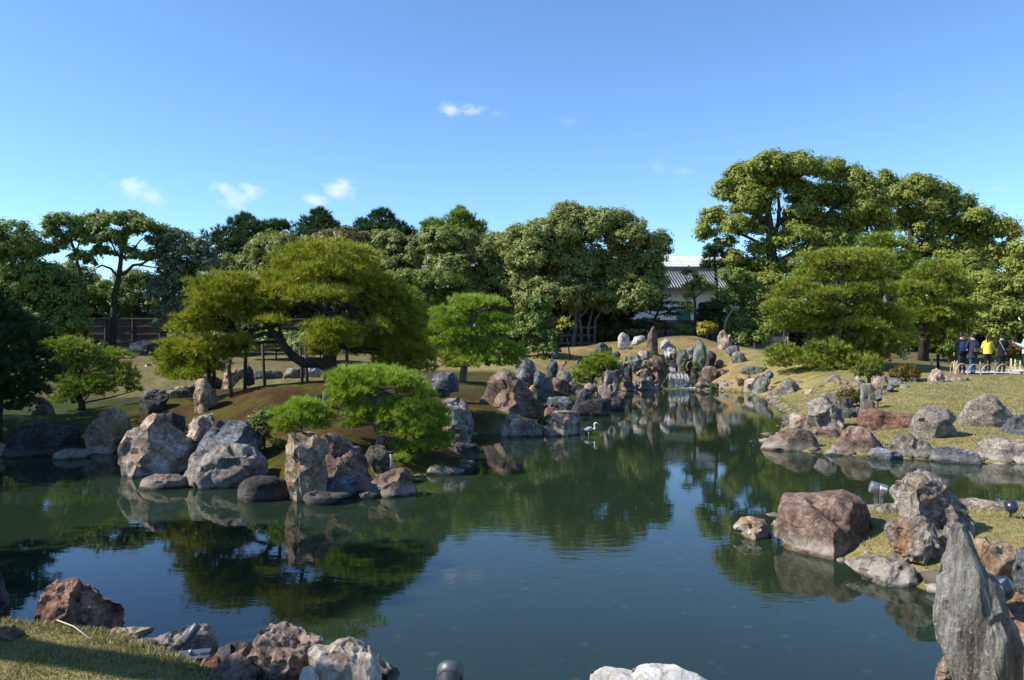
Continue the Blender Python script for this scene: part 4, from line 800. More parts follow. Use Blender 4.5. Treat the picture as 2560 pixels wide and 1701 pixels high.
def needle_tufts(C, A, k, L, w, r_, ang=.78):
    n = len(C); ref = r_.normal(size=(n, 3)); u = np.cross(A, ref); u /= np.linalg.norm(u, axis=1)[:, None]+1e-9; v = np.cross(A, u)
    th = r_.rand(n, k)*2*np.pi; ph = ang*np.sqrt(r_.rand(n, k)); l = L*r_.uniform(.65, 1.2, (n, k))*r_.uniform(.75, 1.35, (n, 1))
    d = (A[:, None, :]*np.cos(ph)[..., None]+(u[:, None, :]*np.cos(th)[..., None]+v[:, None, :]*np.sin(th)[..., None])*np.sin(ph)[..., None])
    sd = np.cross(d.reshape(-1, 3), r_.normal(size=(n*k, 3))); sd /= np.linalg.norm(sd, axis=1)[:, None]+1e-9
    c = np.repeat(C, k, 0); d = d.reshape(-1, 3); l = l.reshape(-1, 1)
    V = np.stack([c-sd*w*.5, c+sd*w*.5, c+d*l], 1).reshape(-1, 3)
    return V, np.arange(n*k*3).reshape(-1, 3)
def pad_arrays(c, r, n, k, L, w, r_, low=-.35, upb=.55, seed=0):
    d = unit(int(n*2.2), r_); d = d[d[:, 2] > low][:n]; n = len(d)
    lump = 1+.42*fbm(d*3.4+seed*3.1, 3)
    rad = np.where(r_.rand(n) < .8, r_.uniform(.86, 1.04, n), r_.uniform(.3, .86, n))*lump
    C_ = c+d*np.asarray(r)*rad[:, None]
    nr = d/np.asarray(r); nr /= np.linalg.norm(nr, axis=1)[:, None]
    A = nr*.75+np.array([0, 0, upb])+r_.normal(size=(n, 3))*.28; A /= np.linalg.norm(A, axis=1)[:, None]
    V, F = needle_tufts(C_, A, k, L, w, r_)
    t = np.clip(.42+.25*vnoise(C_*1.3+seed)+.2*r_.normal(size=n)+np.where(r_.rand(n) < .04, .4, 0), 0, 1)
    return V, F, np.repeat(t, k*3)
def pine(name, label, reg, pads, D, mat, base, trunks=(), bark='red', k=13, L=.13, w=.011, dens=95, group=None, spread=.9, deep=None, low=-.35, back=.5, limb=.05, cat='pine tree', upb=.55, ry=.95):
    """tiered pine: every needle cushion is a part of its own. dens: tufts per square metre of cushion"""
    TN[0] += 1; r_ = np.random.RandomState(900+TN[0]); s = REG[reg][2]; dens *= 1.6; w *= 1.4
    (bx, by), = rp(reg, [base]); x0 = (bx-CX)/FP*D; z0 = float(max(ground_z(x0, D)[0], 0)); org = np.array((x0, D, z0))
    t = thing(name, label, cat, org, group); m = MB()
    px = np.array([q[0] for q in pads]); half = (px.max()-px.min())/2/s/FP*D
    tp = []
    for pts, ra, rb in trunks:
        q = path3(reg, pts, D, r_, .012)
        if not tp: q[0] = np.array([q[0][0], D, z0-.2])
        m.tube(q, [ra+(rb-ra)*i/(len(q)-1) for i in range(len(q))], 9); tp += q
    tp = np.array(tp) if tp else np.array([org])
    for i, L_ in enumerate(pads):
        (x, y), = rp(reg, [L_[:2]]); rx, rz = L_[2]/s/FP*D, L_[3]/s/FP*D
        e = 1-min(1, abs((x-CX)/FP*D-((px.max()+px.min())/2/s+REG[reg][0]-CX)/FP*D)/max(half, .1))
        dy = L_[4] if len(L_) > 4 else r_.uniform(-spread, back)*half*.55*(.35+.65*e)
        c = P(x, y, D+dy)
        rad = (rx, rx*ry, rz)
        area = math.pi*(rad[0]*rad[1]+rad[0]*rad[2]+rad[1]*rad[2])*1.0
        n = int(area*dens*(.75 if rx > 1 else 1))
        V, F, tn = pad_arrays(c, rad, max(n, 12), k, L, w, r_, low, upb, seed=i+TN[0]*10)
        ll = link('needle_cushion', mesh_np('needle_cushion', V-c, F, LM[mat], tint=tn), t); ll.location = Vector(c-org)
        j = np.argmin(np.sum((tp-c)**2*np.array([1, 1, 1.6]), 1)); a = tp[j]
        mid = (a+c)/2+np.array([0, 0, -.12*abs(c[0]-a[0])])+r_.normal(size=3)*.04*half
        m.tube([a, mid, c-np.array([0, 0, rz*.4])], [limb, limb*.75, limb*.4], 6, cap=False)
        for q in range(3):
            e_ = c+unit(1, r_)[0]*np.array(rad)*.7
            m.tube([c-np.array([0, 0, rz*.4]), (c+e_)/2, e_], [limb*.4, limb*.3, limb*.12], 4, cap=False)
    m.v = [tuple(np.array(v)-org) for v in m.v]
    m.build('trunk', BK[bark], t)
    return t

# --- the sculpted pines
pine('sculpted_pine', 'great olive green pine with a leaning trunk and propped limbs on the island', 'K',
  [(1400, 250, 330, 85), (1180, 350, 200, 85), (1560, 350, 210, 85), (1400, 400, 240, 80), (980, 470, 140, 70), (1080, 440, 150, 80), (1010, 570, 150, 80), (1250, 500, 190, 75), (1480, 490, 190, 75), (1290, 590, 170, 60), (1450, 580, 170, 60), (950, 650, 110, 50), (1620, 460, 140, 70, .9),
   (640, 500, 250, 85), (480, 570, 150, 80), (770, 560, 150, 80), (420, 650, 110, 75), (620, 640, 190, 70), (780, 700, 150, 70), (500, 730, 160, 80), (900, 740, 130, 70), (330, 770, 120, 60), (260, 850, 110, 50), (400, 830, 150, 65), (570, 830, 110, 60), (940, 790, 90, 35),
   (250, 1000, 170, 75), (420, 990, 150, 80), (170, 1090, 120, 70), (320, 1090, 150, 70), (160, 1180, 100, 65), (270, 1220, 110, 50), (470, 1080, 120, 55), (300, 1170, 150, 70), (430, 1150, 120, 55), (560, 1040, 130, 60), (620, 990, 130, 60), (700, 950, 90, 50),
   (1420, 850, 180, 65, -1.0), (1540, 880, 120, 55, -.9), (1360, 940, 110, 60, -1.1), (1500, 960, 120, 50, -1), (1350, 1020, 100, 40, -1),
   (1800, 840, 90, 60, -.7),
   (1780, 520, 210, 110, 0.6), (1900, 620, 210, 120, 0.7), (1700, 650, 180, 110, 0.6), (2000, 720, 150, 110, 0.8), (1820, 760, 200, 110, 0.6), (1950, 850, 180, 110, 0.7), (2060, 860, 110, 90, 0.8), (1700, 830, 110, 80, 0.6), (1850, 950, 170, 90, 0.7), (2030, 970, 150, 90, 0.8), (2140, 1060, 110, 80, 0.8), (1960, 1070, 160, 80, 0.7), (2080, 1150, 150, 60, 0.7), (1880, 1130, 100, 50, 0.5), (1900, 880, 250, 150, 0.8), (2020, 1030, 190, 120, 0.8), (1800, 980, 170, 120, 0.7), (1950, 720, 220, 150, 0.9), (1750, 560, 200, 130, 0.8), (1700, 760, 150, 110, 0.8)],
  20.0, 'pine_olive', (1440, 1210),
  [([(1440, 1215), (1410, 1080), (1440, 950), (1400, 800), (1380, 720), (1400, 600), (1420, 420)], .21, .08),
   ([(1450, 1160), (1330, 1105), (1210, 1110), (1130, 1060), (1060, 980), (1020, 900), (950, 850), (880, 760), (760, 650)], .15, .05),
   ([(1000, 905), (900, 870), (800, 905), (730, 940), (600, 1040), (440, 1090), (300, 1120)], .07, .03),
   ([(1010, 940), (900, 940), (780, 960), (700, 1000)], .05, .025),
   ([(1380, 730), (1290, 670), (1200, 640)], .08, .04), ([(1390, 730), (1500, 680), (1560, 660)], .09, .05),
   ([(680, 900), (660, 820), (560, 700)], .05, .03)],
  bark='dark', dens=105, k=14, L=.165, w=.0125, limb=.045)
pine('pine_shrub', 'bright green spreading pine shrub at the island tip resting on a post', 'B',
  [(1080, 195, 270, 60), (900, 255, 140, 60), (1150, 265, 200, 60), (1320, 260, 160, 70), (850, 350, 110, 60), (1000, 350, 130, 55), (830, 440, 90, 45), (930, 420, 100, 40), (1480, 330, 130, 60), (1560, 380, 90, 45),
   (1350, 440, 160, 50), (1150, 495, 170, 45), (1000, 535, 110, 45), (1500, 470, 140, 55), (1650, 520, 100, 60), (950, 620, 80, 40), (1070, 590, 110, 40), (1320, 560, 160, 60), (1520, 600, 130, 60), (1680, 610, 90, 60), (1290, 670, 100, 45), (1440, 690, 130, 60), (1600, 720, 110, 60), (1740, 740, 70, 50), (1370, 830, 90, 55), (1530, 810, 90, 50), (1680, 800, 80, 50), (1350, 910, 60, 28), (1440, 920, 55, 28)],
  15.0, 'pine_bright', (1150, 800), [([(1150, 830), (1190, 720), (1140, 600), (1140, 420), (1150, 300)], .09, .03), ([(1180, 730), (1300, 740), (1450, 700)], .06, .03)],
  bark='grey', dens=215, k=14, L=.115, w=.009, limb=.02, low=-.25, cat='pine shrub', upb=.7)
pine('pine_shrub', 'low bright pine shrub leaning over the tall tan and white rock', 'B',
  [(520, 450, 120, 42), (610, 490, 100, 42), (400, 520, 120, 50), (560, 555, 160, 50), (690, 560, 90, 50), (420, 600, 120, 50), (640, 630, 120, 45), (370, 670, 70, 50), (520, 610, 110, 40)],
  14.6, 'pine_bright', (520, 740), [([(520, 750), (510, 650), (540, 560)], .05, .025)], bark='grey', dens=230, k=14, L=.105, w=.008, limb=.018, low=-.2, cat='pine shrub', upb=.7)
pine('sculpted_pine', 'tiered bright green pine standing mid picture on the middle bank', 'J',
  [(560, 845, 150, 32), (730, 870, 95, 30), (380, 935, 125, 35), (520, 905, 90, 30), (390, 1000, 115, 38), (730, 1000, 145, 45), (330, 1075, 105, 40), (480, 1100, 110, 38), (650, 1085, 120, 38), (770, 1090, 90, 48), (250, 1185, 105, 42), (430, 1165, 130, 45), (420, 1260, 165, 55), (560, 1210, 110, 50), (720, 1210, 150, 70), (860, 1240, 95, 60), (640, 1295, 150, 55), (800, 1330, 120, 55), (300, 1290, 110, 48), (480, 1340, 120, 45), (900, 1290, 60, 40)],
  27.0, 'pine_bright', (480, 1450), [([(480, 1460), (500, 1350), (565, 1200), (540, 1050), (550, 950), (590, 860)], .14, .05), ([(545, 1050), (600, 950), (680, 890)], .06, .03), ([(560, 1180), (430, 1060), (380, 1040)], .05, .03)],
  bark='grey', dens=92, k=12, L=.16, w=.015, limb=.035, upb=.75)
pine('sculpted_pine', 'small green pine with a drooping limb on the islet before the fence', 'A',
  [(560, 205, 170, 42), (660, 255, 130, 45), (470, 250, 110, 40), (900, 285, 95, 38), (1000, 315, 90, 40), (560, 330, 140, 40), (700, 360, 150, 55), (850, 380, 130, 55), (980, 420, 120, 55), (1100, 480, 70, 30), (560, 410, 110, 35), (640, 420, 90, 35), (900, 520, 140, 55), (1040, 540, 100, 40), (540, 500, 110, 40), (680, 520, 130, 50), (560, 580, 80, 30), (530, 680, 90, 55), (600, 640, 80, 50), (850, 590, 120, 50), (750, 620, 100, 40), (1120, 590, 60, 30)],
  20.3, 'pine_green', (690, 850), [([(690, 860), (690, 700), (640, 620), (700, 450), (620, 300)], .1, .04), ([(660, 640), (560, 600), (420, 560)], .06, .03)],
  bark='dark', dens=110, k=12, L=.13, w=.012, limb=.025)
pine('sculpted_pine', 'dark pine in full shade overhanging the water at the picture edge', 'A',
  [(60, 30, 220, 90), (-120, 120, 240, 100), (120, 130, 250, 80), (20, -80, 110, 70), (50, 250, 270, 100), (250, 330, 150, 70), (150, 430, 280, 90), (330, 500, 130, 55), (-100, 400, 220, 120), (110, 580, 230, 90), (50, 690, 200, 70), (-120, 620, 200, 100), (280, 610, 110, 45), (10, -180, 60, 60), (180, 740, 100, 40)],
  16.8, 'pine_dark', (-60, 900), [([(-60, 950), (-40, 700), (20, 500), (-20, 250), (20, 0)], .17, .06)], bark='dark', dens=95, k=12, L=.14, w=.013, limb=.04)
pine('sculpted_pine', 'great spreading pine with tiered olive needles on the right bank', 'L',
  [(1130, 755, 260, 48), (960, 800, 120, 40), (1270, 800, 140, 48), (900, 880, 110, 48), (1150, 880, 150, 42), (1310, 870, 110, 45), (820, 930, 90, 40), (760, 990, 110, 48), (1000, 990, 120, 42), (1200, 975, 160, 48), (1340, 980, 90, 50), (720, 1080, 115, 50), (880, 1090, 140, 48), (1080, 1115, 130, 42), (1300, 1095, 130, 58), (1410, 1140, 110, 60), (740, 1190, 105, 48), (860, 1205, 120, 48), (1050, 1195, 140, 48), (1220, 1190, 130, 48), (1430, 1225, 110, 60), (980, 1285, 90, 40), (1150, 1285, 120, 48), (1330, 1290, 120, 58), (1490, 1300, 90, 60), (720, 1375, 95, 50), (820, 1390, 70, 40), (700, 1440, 70, 40), (950, 1370, 80, 40), (1100, 1375, 90, 40), (1250, 1390, 120, 50), (1030, 1440, 90, 40), (1180, 1455, 80, 35), (1390, 1360, 90, 50), (650, 1070, 60, 30), (900, 1425, 130, 45, -1), (1200, 1420, 150, 48, -1), (1050, 1470, 110, 32, -1.2), (1000, 1340, 120, 45, -1), (1000, 830, 120, 40, 1.2), (1100, 1030, 180, 60, 1.6), (900, 1150, 200, 60, 1.6), (1150, 1240, 200, 60, 1.4)],
  37.5, 'pine_mix', (1055, 1430), [([(1055, 1440), (1060, 1350), (1100, 1150), (1120, 1000), (1090, 880), (1110, 780)], .24, .08), ([(1110, 1080), (1180, 1105), (1240, 1100), (1330, 1080)], .1, .05), ([(1110, 950), (950, 950), (820, 970)], .09, .04), ([(1090, 1200), (900, 1230), (760, 1220)], .08, .04)],
  bark='grey', dens=46, k=12, L=.22, w=.024, limb=.06)
pine('sculpted_pine', 'tiered olive pine standing right behind the great spreading pine', 'L',
  [(1740, 805, 120, 38), (1650, 875, 110, 42), (1800, 880, 100, 38), (1560, 955, 115, 48), (1720, 960, 120, 42), (1860, 950, 80, 42), (1600, 1060, 130, 52), (1800, 1040, 110, 46), (1960, 1085, 65, 32), (1680, 1115, 120, 48), (1850, 1135, 100, 48), (1580, 1150, 100, 60), (1720, 1215, 110, 48), (1890, 1215, 110, 46), (1780, 1265, 90, 40), (1560, 1250, 90, 60, 1), (1640, 1290, 100, 50, 1)],
  43.0, 'pine_mix', (1640, 1390), [([(1640, 1395), (1650, 1200), (1700, 1000), (1740, 830)], .3, .08)], bark='dark', dens=40, k=12, L=.25, w=.028, limb=.06)
pine('sculpted_pine', 'bluish green pine with a flat top rising behind the great spreading pine', 'L',
  [(1370, 635, 130, 38), (1450, 680, 100, 36), (1430, 760, 125, 40), (1470, 830, 95, 48), (1450, 900, 95, 48), (1340, 690, 70, 30), (1400, 950, 110, 60), (1490, 760, 60, 40)],
  47.0, 'pine_green', (1400, 1380), [([(1400, 1390), (1390, 1100), (1410, 900), (1375, 740), (1380, 640)], .2, .08)], bark='grey', dens=36, k=12, L=.26, w=.028, limb=.06)
pine('pine_shrub', 'rounded bushy pine above the waterline before the cascade rocks', 'C',
  [(1640, 480, 130, 48), (1560, 545, 165, 50), (1740, 540, 100, 48), (1480, 610, 150, 45), (1640, 620, 150, 48), (1800, 620, 75, 40), (1380, 700, 105, 40), (1500, 710, 120, 42), (1330, 765, 90, 38), (1450, 785, 80, 32), (1860, 770, 40, 30), (1600, 700, 120, 40)],
  34.0, 'pine_green', (1500, 850), [([(1500, 870), (1520, 760), (1600, 620), (1640, 520)], .08, .04)], bark='dark', dens=75, k=12, L=.17, w=.018, limb=.03, low=-.3, cat='pine shrub')

# --- background trees
LAB = {}
def bg(name, label, reg, lobes, D, mat, **k): return tree(name, label, 'tree', reg, lobes, D, mat, **k)
bg('broadleaf_tree', 'dark leafy tree at the picture edge behind the shaded pine', 'Z', [(20, 600, 80, 50), (-40, 680, 90, 80), (60, 690, 60, 55), (10, 770, 90, 60), (70, 620, 50, 30)], 46, 'mid', base=(45, 0), bark='grey')
bg('broadleaf_tree', 'slender tree with a dark sinuous trunk before the bamboo fence', 'Z', [(130, 580, 28, 20), (160, 550, 40, 16), (200, 570, 35, 22), (150, 610, 28, 18), (220, 600, 28, 22), (240, 565, 28, 20), (200, 640, 25, 18), (130, 560, 20, 14), (180, 590, 25, 14), (130, 625, 18, 12), (225, 650, 18, 16)], 48, 'mid', base=(217, 0),
   trunks=[([(217, 860), (214, 790), (206, 720), (196, 670), (188, 630), (177, 600), (176, 560)], .16, .05), ([(203, 705), (222, 690), (240, 685)], .06, .03), ([(177, 605), (155, 590), (142, 586)], .07, .03), ([(188, 640), (200, 600), (215, 585)], .05, .03)], rc=.32, dens=15, ln=.16, fill=.0, jag=.5)
bg('broadleaf_tree', 'bigger forked dark trunked tree with sparse leaves before the bamboo fence', 'Z', [(250, 545, 35, 18), (290, 550, 40, 18), (330, 545, 35, 16), (270, 590, 45, 18), (335, 578, 32, 14), (365, 565, 40, 16), (400, 575, 28, 14), (350, 640, 40, 10), (235, 595, 28, 22), (300, 610, 22, 12), (260, 630, 35, 15), (385, 600, 25, 12), (215, 560, 25, 18), (325, 625, 25, 10)], 48.6, 'mid', base=(280, 0),
   trunks=[([(280, 872), (283, 800), (288, 730), (298, 690), (303, 640), (307, 600), (309, 570)], .24, .07), ([(296, 690), (318, 678), (333, 663), (355, 660), (375, 648), (400, 640)], .12, .04), ([(345, 662), (375, 667), (415, 672)], .06, .03), ([(292, 690), (278, 672), (255, 663), (240, 670)], .09, .04), ([(304, 630), (330, 626), (352, 600), (370, 590)], .06, .03), ([(302, 650), (280, 610), (262, 580)], .06, .03)], rc=.32, dens=14, ln=.16, fill=.0, jag=.5)
bg('broadleaf_tree', 'leafy understory tree between the shaded pine and the slender trunk', 'Z', [(110, 700, 70, 45), (60, 790, 60, 55), (165, 740, 50, 50), (130, 800, 80, 45), (90, 740, 60, 50), (185, 800, 35, 40)], 47.2, 'mid', base=(120, 0), dens=38)
bg('broadleaf_tree', 'glossy pale leaved tree at the end of the bamboo fence', 'Z', [(430, 600, 50, 26), (470, 620, 50, 30), (410, 720, 45, 50), (455, 690, 50, 45), (420, 800, 42, 45), (480, 740, 40, 40), (510, 660, 40, 32), (395, 630, 25, 22), (450, 770, 40, 40), (495, 615, 30, 18), (430, 660, 40, 30)], 49, 'glossy', base=(420, 0), rc=.38, dens=24, ln=.15, wd=.09)
bg('broadleaf_tree', 'tall olive tree filling the gap beyond the fence', 'Z', [(330, 700, 50, 28), (370, 760, 50, 50), (310, 770, 40, 55), (260, 740, 40, 40), (350, 810, 60, 40), (230, 800, 40, 40), (200, 710, 60, 45), (160, 690, 45, 36), (230, 750, 70, 50)], 57, 'mid', base=(330, 0), dens=30)
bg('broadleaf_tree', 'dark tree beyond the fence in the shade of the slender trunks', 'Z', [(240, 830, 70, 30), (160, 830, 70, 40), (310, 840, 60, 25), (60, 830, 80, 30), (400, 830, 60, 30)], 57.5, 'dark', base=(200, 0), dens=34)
def conifer(label, lobes, D, base, mat='pine_dark', group=None):
    return pine('conifer', label, 'Z', lobes, D, mat, (base, 860), [([(base, 870), (base, 700), (base, min(l[1] for l in lobes)-4)], .22, .05)], bark='dark', dens=26, k=11, L=.34, w=.05, limb=.05, upb=.9, low=-.5, cat='conifer')
conifer('tall dark conifer at the left of the row behind the great olive pine', [(610, 560, 30, 18), (570, 600, 45, 26), (660, 580, 40, 22), (600, 640, 70, 36), (680, 620, 50, 30), (700, 568, 22, 14), (590, 690, 60, 40), (650, 670, 60, 40), (615, 548, 12, 12), (640, 600, 50, 30)], 60, 615)
conifer('conifer with a narrow pointed top just left of the great olive pine crown', [(800, 545, 22, 16), (790, 568, 40, 20), (815, 572, 35, 20), (800, 600, 60, 26), (800, 532, 9, 9)], 60, 800)
conifer('conifer with a broken top over the right of the great olive pine', [(955, 545, 24, 16), (925, 575, 35, 20), (985, 575, 35, 20), (955, 590, 60, 26), (958, 534, 9, 8), (1010, 590, 26, 16), (910, 562, 14, 12)], 61, 955)
conifer('tallest pointed conifer above the middle bank trees', [(1150, 545, 24, 18), (1130, 580, 40, 24), (1175, 575, 35, 26), (1150, 620, 60, 32), (1148, 528, 9, 9), (1085, 572, 28, 18), (1195, 605, 25, 22), (1090, 610, 40, 30)], 60, 1150, 'pine_green')
bg('broadleaf_tree', 'pale olive tree left behind the great olive pine', 'Z', [(700, 620, 75, 36), (640, 680, 70, 50), (760, 640, 70, 45), (600, 740, 55, 45), (560, 680, 40, 40), (700, 690, 80, 45), (545, 740, 40, 50)], 53, 'olive', base=(640, 0), rc=.45)
bg('broadleaf_tree', 'yellow tinged tree just above the great olive pine', 'Z', [(860, 600, 60, 30), (820, 630, 60, 42), (900, 630, 60, 42), (860, 650, 70, 40)], 54, 'yellowish', base=(860, 0), rc=.42)
bg('broadleaf_tree', 'olive tree over the right shoulder of the great olive pine', 'Z', [(960, 612, 60, 36), (1010, 635, 60, 50), (950, 690, 70, 55), (1010, 700, 55, 45), (990, 760, 60, 50)], 53.5, 'olive', base=(985, 0), rc=.45)
bg('broadleaf_tree', 'clipped flat topped tree with a pale trunk behind the tiered pine', 'Z', [(1020, 695, 85, 16), (1090, 700, 60, 22), (1050, 750, 75, 40), (1060, 810, 65, 40), (1030, 860, 50, 30), (1110, 770, 40, 40)], 49, 'mid', base=(1050, 0), bark='pale',
   trunks=[([(1042, 880), (1046, 820), (1050, 770), (1040, 720)], .14, .06), ([(1048, 790), (1070, 740), (1075, 710)], .07, .03)], rc=.36, dens=24, ln=.14)
bg('broadleaf_tree', 'tall olive tree beneath the tallest pointed conifer', 'Z', [(1100, 600, 50, 36), (1150, 610, 50, 40), (1120, 680, 60, 55), (1175, 680, 45, 50), (1180, 760, 50, 50), (1110, 640, 40, 40), (1200, 640, 30, 30), (1130, 770, 50, 45)], 52, 'olive', base=(1192, 0), rc=.42,
   trunks=[([(1192, 875), (1192, 800), (1195, 740), (1175, 670), (1165, 620)], .15, .05), ([(1194, 740), (1215, 690), (1240, 650)], .08, .03), ([(1185, 710), (1130, 670)], .06, .03)])
bg('broadleaf_tree', 'olive tree with pale hanging stems left of the great round tree', 'Z', [(1250, 615, 55, 34), (1240, 680, 55, 55), (1225, 770, 55, 55), (1260, 830, 60, 42), (1290, 640, 40, 34)], 53, 'olive', base=(1250, 0), rc=.42)
bg('broadleaf_tree', 'great round leafy tree in the middle before the white building', 'Z', [(1420, 545, 50, 28), (1370, 590, 80, 42), (1480, 570, 90, 45), (1570, 590, 60, 45), (1330, 640, 70, 48), (1430, 660, 100, 58), (1540, 670, 90, 58), (1615, 640, 45, 45), (1645, 610, 32, 34), (1380, 740, 90, 55), (1480, 750, 100, 55), (1580, 740, 75, 55), (1635, 700, 34, 42), (1300, 700, 60, 55), (1340, 800, 70, 38), (1310, 590, 50, 26), (1270, 610, 30, 18), (1420, 520, 30, 12), (1520, 545, 60, 20)],
   51.6, 'olive', base=(1430, 0), bark='grey', trunks=[([(1432, 890), (1436, 830), (1440, 780), (1435, 700), (1420, 600)], .2, .06), ([(1440, 800), (1462, 780), (1500, 730), (1540, 660)], .13, .05), ([(1456, 885), (1452, 820), (1446, 780)], .14, .1), ([(1438, 760), (1380, 690), (1340, 640)], .1, .04), ([(1476, 885), (1470, 820), (1490, 740)], .11, .06), ([(1486, 870), (1488, 800), (1560, 700)], .13, .05)], rc=.5, dens=38)
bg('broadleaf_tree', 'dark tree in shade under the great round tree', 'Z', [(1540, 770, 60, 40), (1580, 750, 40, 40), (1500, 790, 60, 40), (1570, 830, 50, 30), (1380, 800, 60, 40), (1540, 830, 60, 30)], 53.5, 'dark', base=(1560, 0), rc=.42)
pine('sculpted_pine', 'dark layered pine silhouetted against the white building', 'Z', [(1648, 742, 30, 5), (1680, 760, 24, 4), (1640, 776, 36, 6), (1678, 788, 22, 4), (1620, 806, 36, 7), (1645, 822, 30, 5), (1600, 770, 40, 12), (1692, 774, 22, 4), (1600, 740, 34, 12), (1590, 836, 40, 10)], 50.5, 'pine_dark', (1628, 870),
   [([(1628, 870), (1630, 810), (1645, 780), (1640, 740)], .13, .05), ([(1640, 790), (1670, 780), (1690, 770)], .05, .02)], bark='dark', dens=34, k=9, L=.17, w=.03, limb=.04)
pine('conifer', 'small dark conifer overlapping the pale metal roof', 'L', [(270, 690, 55, 24), (240, 740, 40, 18), (300, 735, 40, 20), (260, 780, 60, 12), (230, 805, 45, 10), (300, 800, 45, 10), (280, 710, 40, 20)], 57, 'pine_dark', (290, 1200), [([(290, 1250), (290, 900), (275, 690)], .2, .05)], bark='dark', dens=32, k=10, L=.26, w=.04, limb=.04, cat='conifer')
bg('sapling', 'leafy sapling beside the tiered pine before the fence', 'Z', [(1310, 800, 26, 20), (1330, 850, 28, 12), (1300, 870, 20, 10), (1320, 830, 28, 12), (1290, 830, 18, 14), (1335, 870, 20, 10)], 43, 'mid', base=(1312, 0), trunks=[([(1312, 900), (1316, 860), (1313, 800)], .05, .02), ([(1315, 870), (1300, 845)], .025, .01)], rc=.26, dens=13, ln=.14, fill=0, jag=.6, twig=.015)
bg('sapling', 'taller bright sapling second from the tiered pine', 'Z', [(1355, 790, 26, 22), (1375, 830, 30, 16), (1370, 870, 28, 14), (1350, 760, 26, 16), (1385, 850, 24, 14), (1362, 900, 26, 10), (1345, 810, 18, 14)], 42.4, 'bright', base=(1366, 0), trunks=[([(1366, 905), (1352, 850), (1345, 800), (1350, 760)], .05, .02), ([(1364, 890), (1380, 840), (1390, 800)], .035, .015)], rc=.26, dens=14, ln=.14, fill=0, jag=.6, twig=.015)
bg('sapling', 'thin bare stemmed sapling with a few yellow leaves on the slope', 'Z', [(1412, 802, 12, 8), (1425, 812, 10, 7), (1405, 815, 8, 6)], 42, 'gold', base=(1426, 0), trunks=[([(1427, 888), (1418, 840), (1412, 805)], .045, .015), ([(1418, 845), (1405, 825)], .02, .01), ([(1418, 840), (1430, 815)], .02, .01)], rc=.2, dens=9, ln=.12, fill=0, jag=.6, twig=.012)
bg('broadleaf_tree', 'narrow yellow green tree standing before the tiled roof', 'N', [(970, 470, 100, 32), (1120, 560, 80, 40), (1100, 640, 110, 36), (1180, 700, 150, 32), (980, 690, 90, 40), (1000, 830, 80, 45), (960, 980, 70, 50), (1000, 1080, 70, 60), (900, 1330, 130, 90), (1320, 700, 50, 28)], 51, 'mid', base=(1075, 0), trunks=[([(1080, 1500), (1075, 1200), (1070, 950), (1040, 760), (960, 640), (930, 560)], .12, .04), ([(1060, 880), (1150, 800), (1260, 740)], .06, .03), ([(1045, 760), (1100, 640), (1130, 560)], .05, .03)], rc=.32, dens=17, ln=.15, fill=.1)
bg('clipped_tree', 'clipped dark green hedge tree before the white wall', 'N', [(1330, 985, 170, 40), (1300, 1060, 170, 50), (1240, 1180, 140, 80), (1380, 1120, 100, 60)], 52.5, 'dark', base=(1300, 0), rc=.3, dens=34, ln=.13, jag=.15)
bg('sapling', 'small yellow leaved tree on the knoll by the fence', 'N', [(1240, 1300, 120, 60), (1180, 1350, 80, 45), (1310, 1350, 70, 45), (1240, 1380, 90, 30)], 48.4, 'gold', base=(1248, 0), bark='pale', trunks=[([(1248, 1510), (1250, 1420), (1245, 1320)], .05, .02)], rc=.24, dens=17, ln=.14, fill=.1, twig=.012)
bg('broadleaf_tree', 'twiggy pale barked tree under the big camphor', 'Z', [(1860, 715, 50, 34), (1820, 750, 40, 34), (1900, 750, 45, 40), (1850, 800, 55, 34), (1910, 815, 45, 36), (1830, 690, 36, 24), (1870, 845, 60, 20), (1800, 810, 30, 26)], 52, 'mid', base=(1845, 0), bark='pale', trunks=[([(1800, 860), (1815, 800), (1845, 750), (1850, 700)], .1, .03), ([(1845, 755), (1830, 720), (1822, 690)], .06, .03), ([(1880, 860), (1895, 800), (1905, 750)], .09, .03), ([(1840, 850), (1850, 810), (1875, 770)], .06, .03)], rc=.36, dens=20, ln=.14, fill=.1)
CA = [(650, 130, 150, 72), (460, 220, 120, 90), (850, 150, 140, 75), (1090, 180, 125, 75), (1200, 250, 100, 75), (355, 320, 75, 75), (480, 390, 110, 70), (280, 470, 85, 60), (230, 570, 65, 55), (420, 540, 100, 70), (950, 330, 115, 80), (1100, 350, 125, 85), (1280, 330, 110, 90), (900, 480, 95, 70), (1050, 520, 105, 75), (1220, 530, 115, 75), (780, 560, 75, 60), (680, 610, 60, 45), (880, 690, 85, 45), (1040, 680, 90, 40), (400, 750, 85, 55), (450, 830, 115, 75), (620, 780, 105, 65), (760, 800, 80, 60), (520, 900, 115, 55), (1350, 450, 75, 75), (560, 680, 65, 60), (720, 250, 110, 50), (560, 310, 60, 60), (1380, 560, 70, 60), (640, 880, 90, 50), (340, 640, 60, 40), (1120, 610, 90, 50), (590, 320, 95, 70), (830, 330, 95, 80), (850, 430, 95, 75), (555, 540, 95, 70), (790, 500, 80, 60), (950, 620, 110, 70), (510, 300, 90, 75), (860, 600, 100, 65), (720, 640, 90, 50), (600, 430, 50, 40), (570, 215, 95, 70), (1240, 430, 115, 80), (1320, 400, 90, 70), (760, 180, 100, 60)]
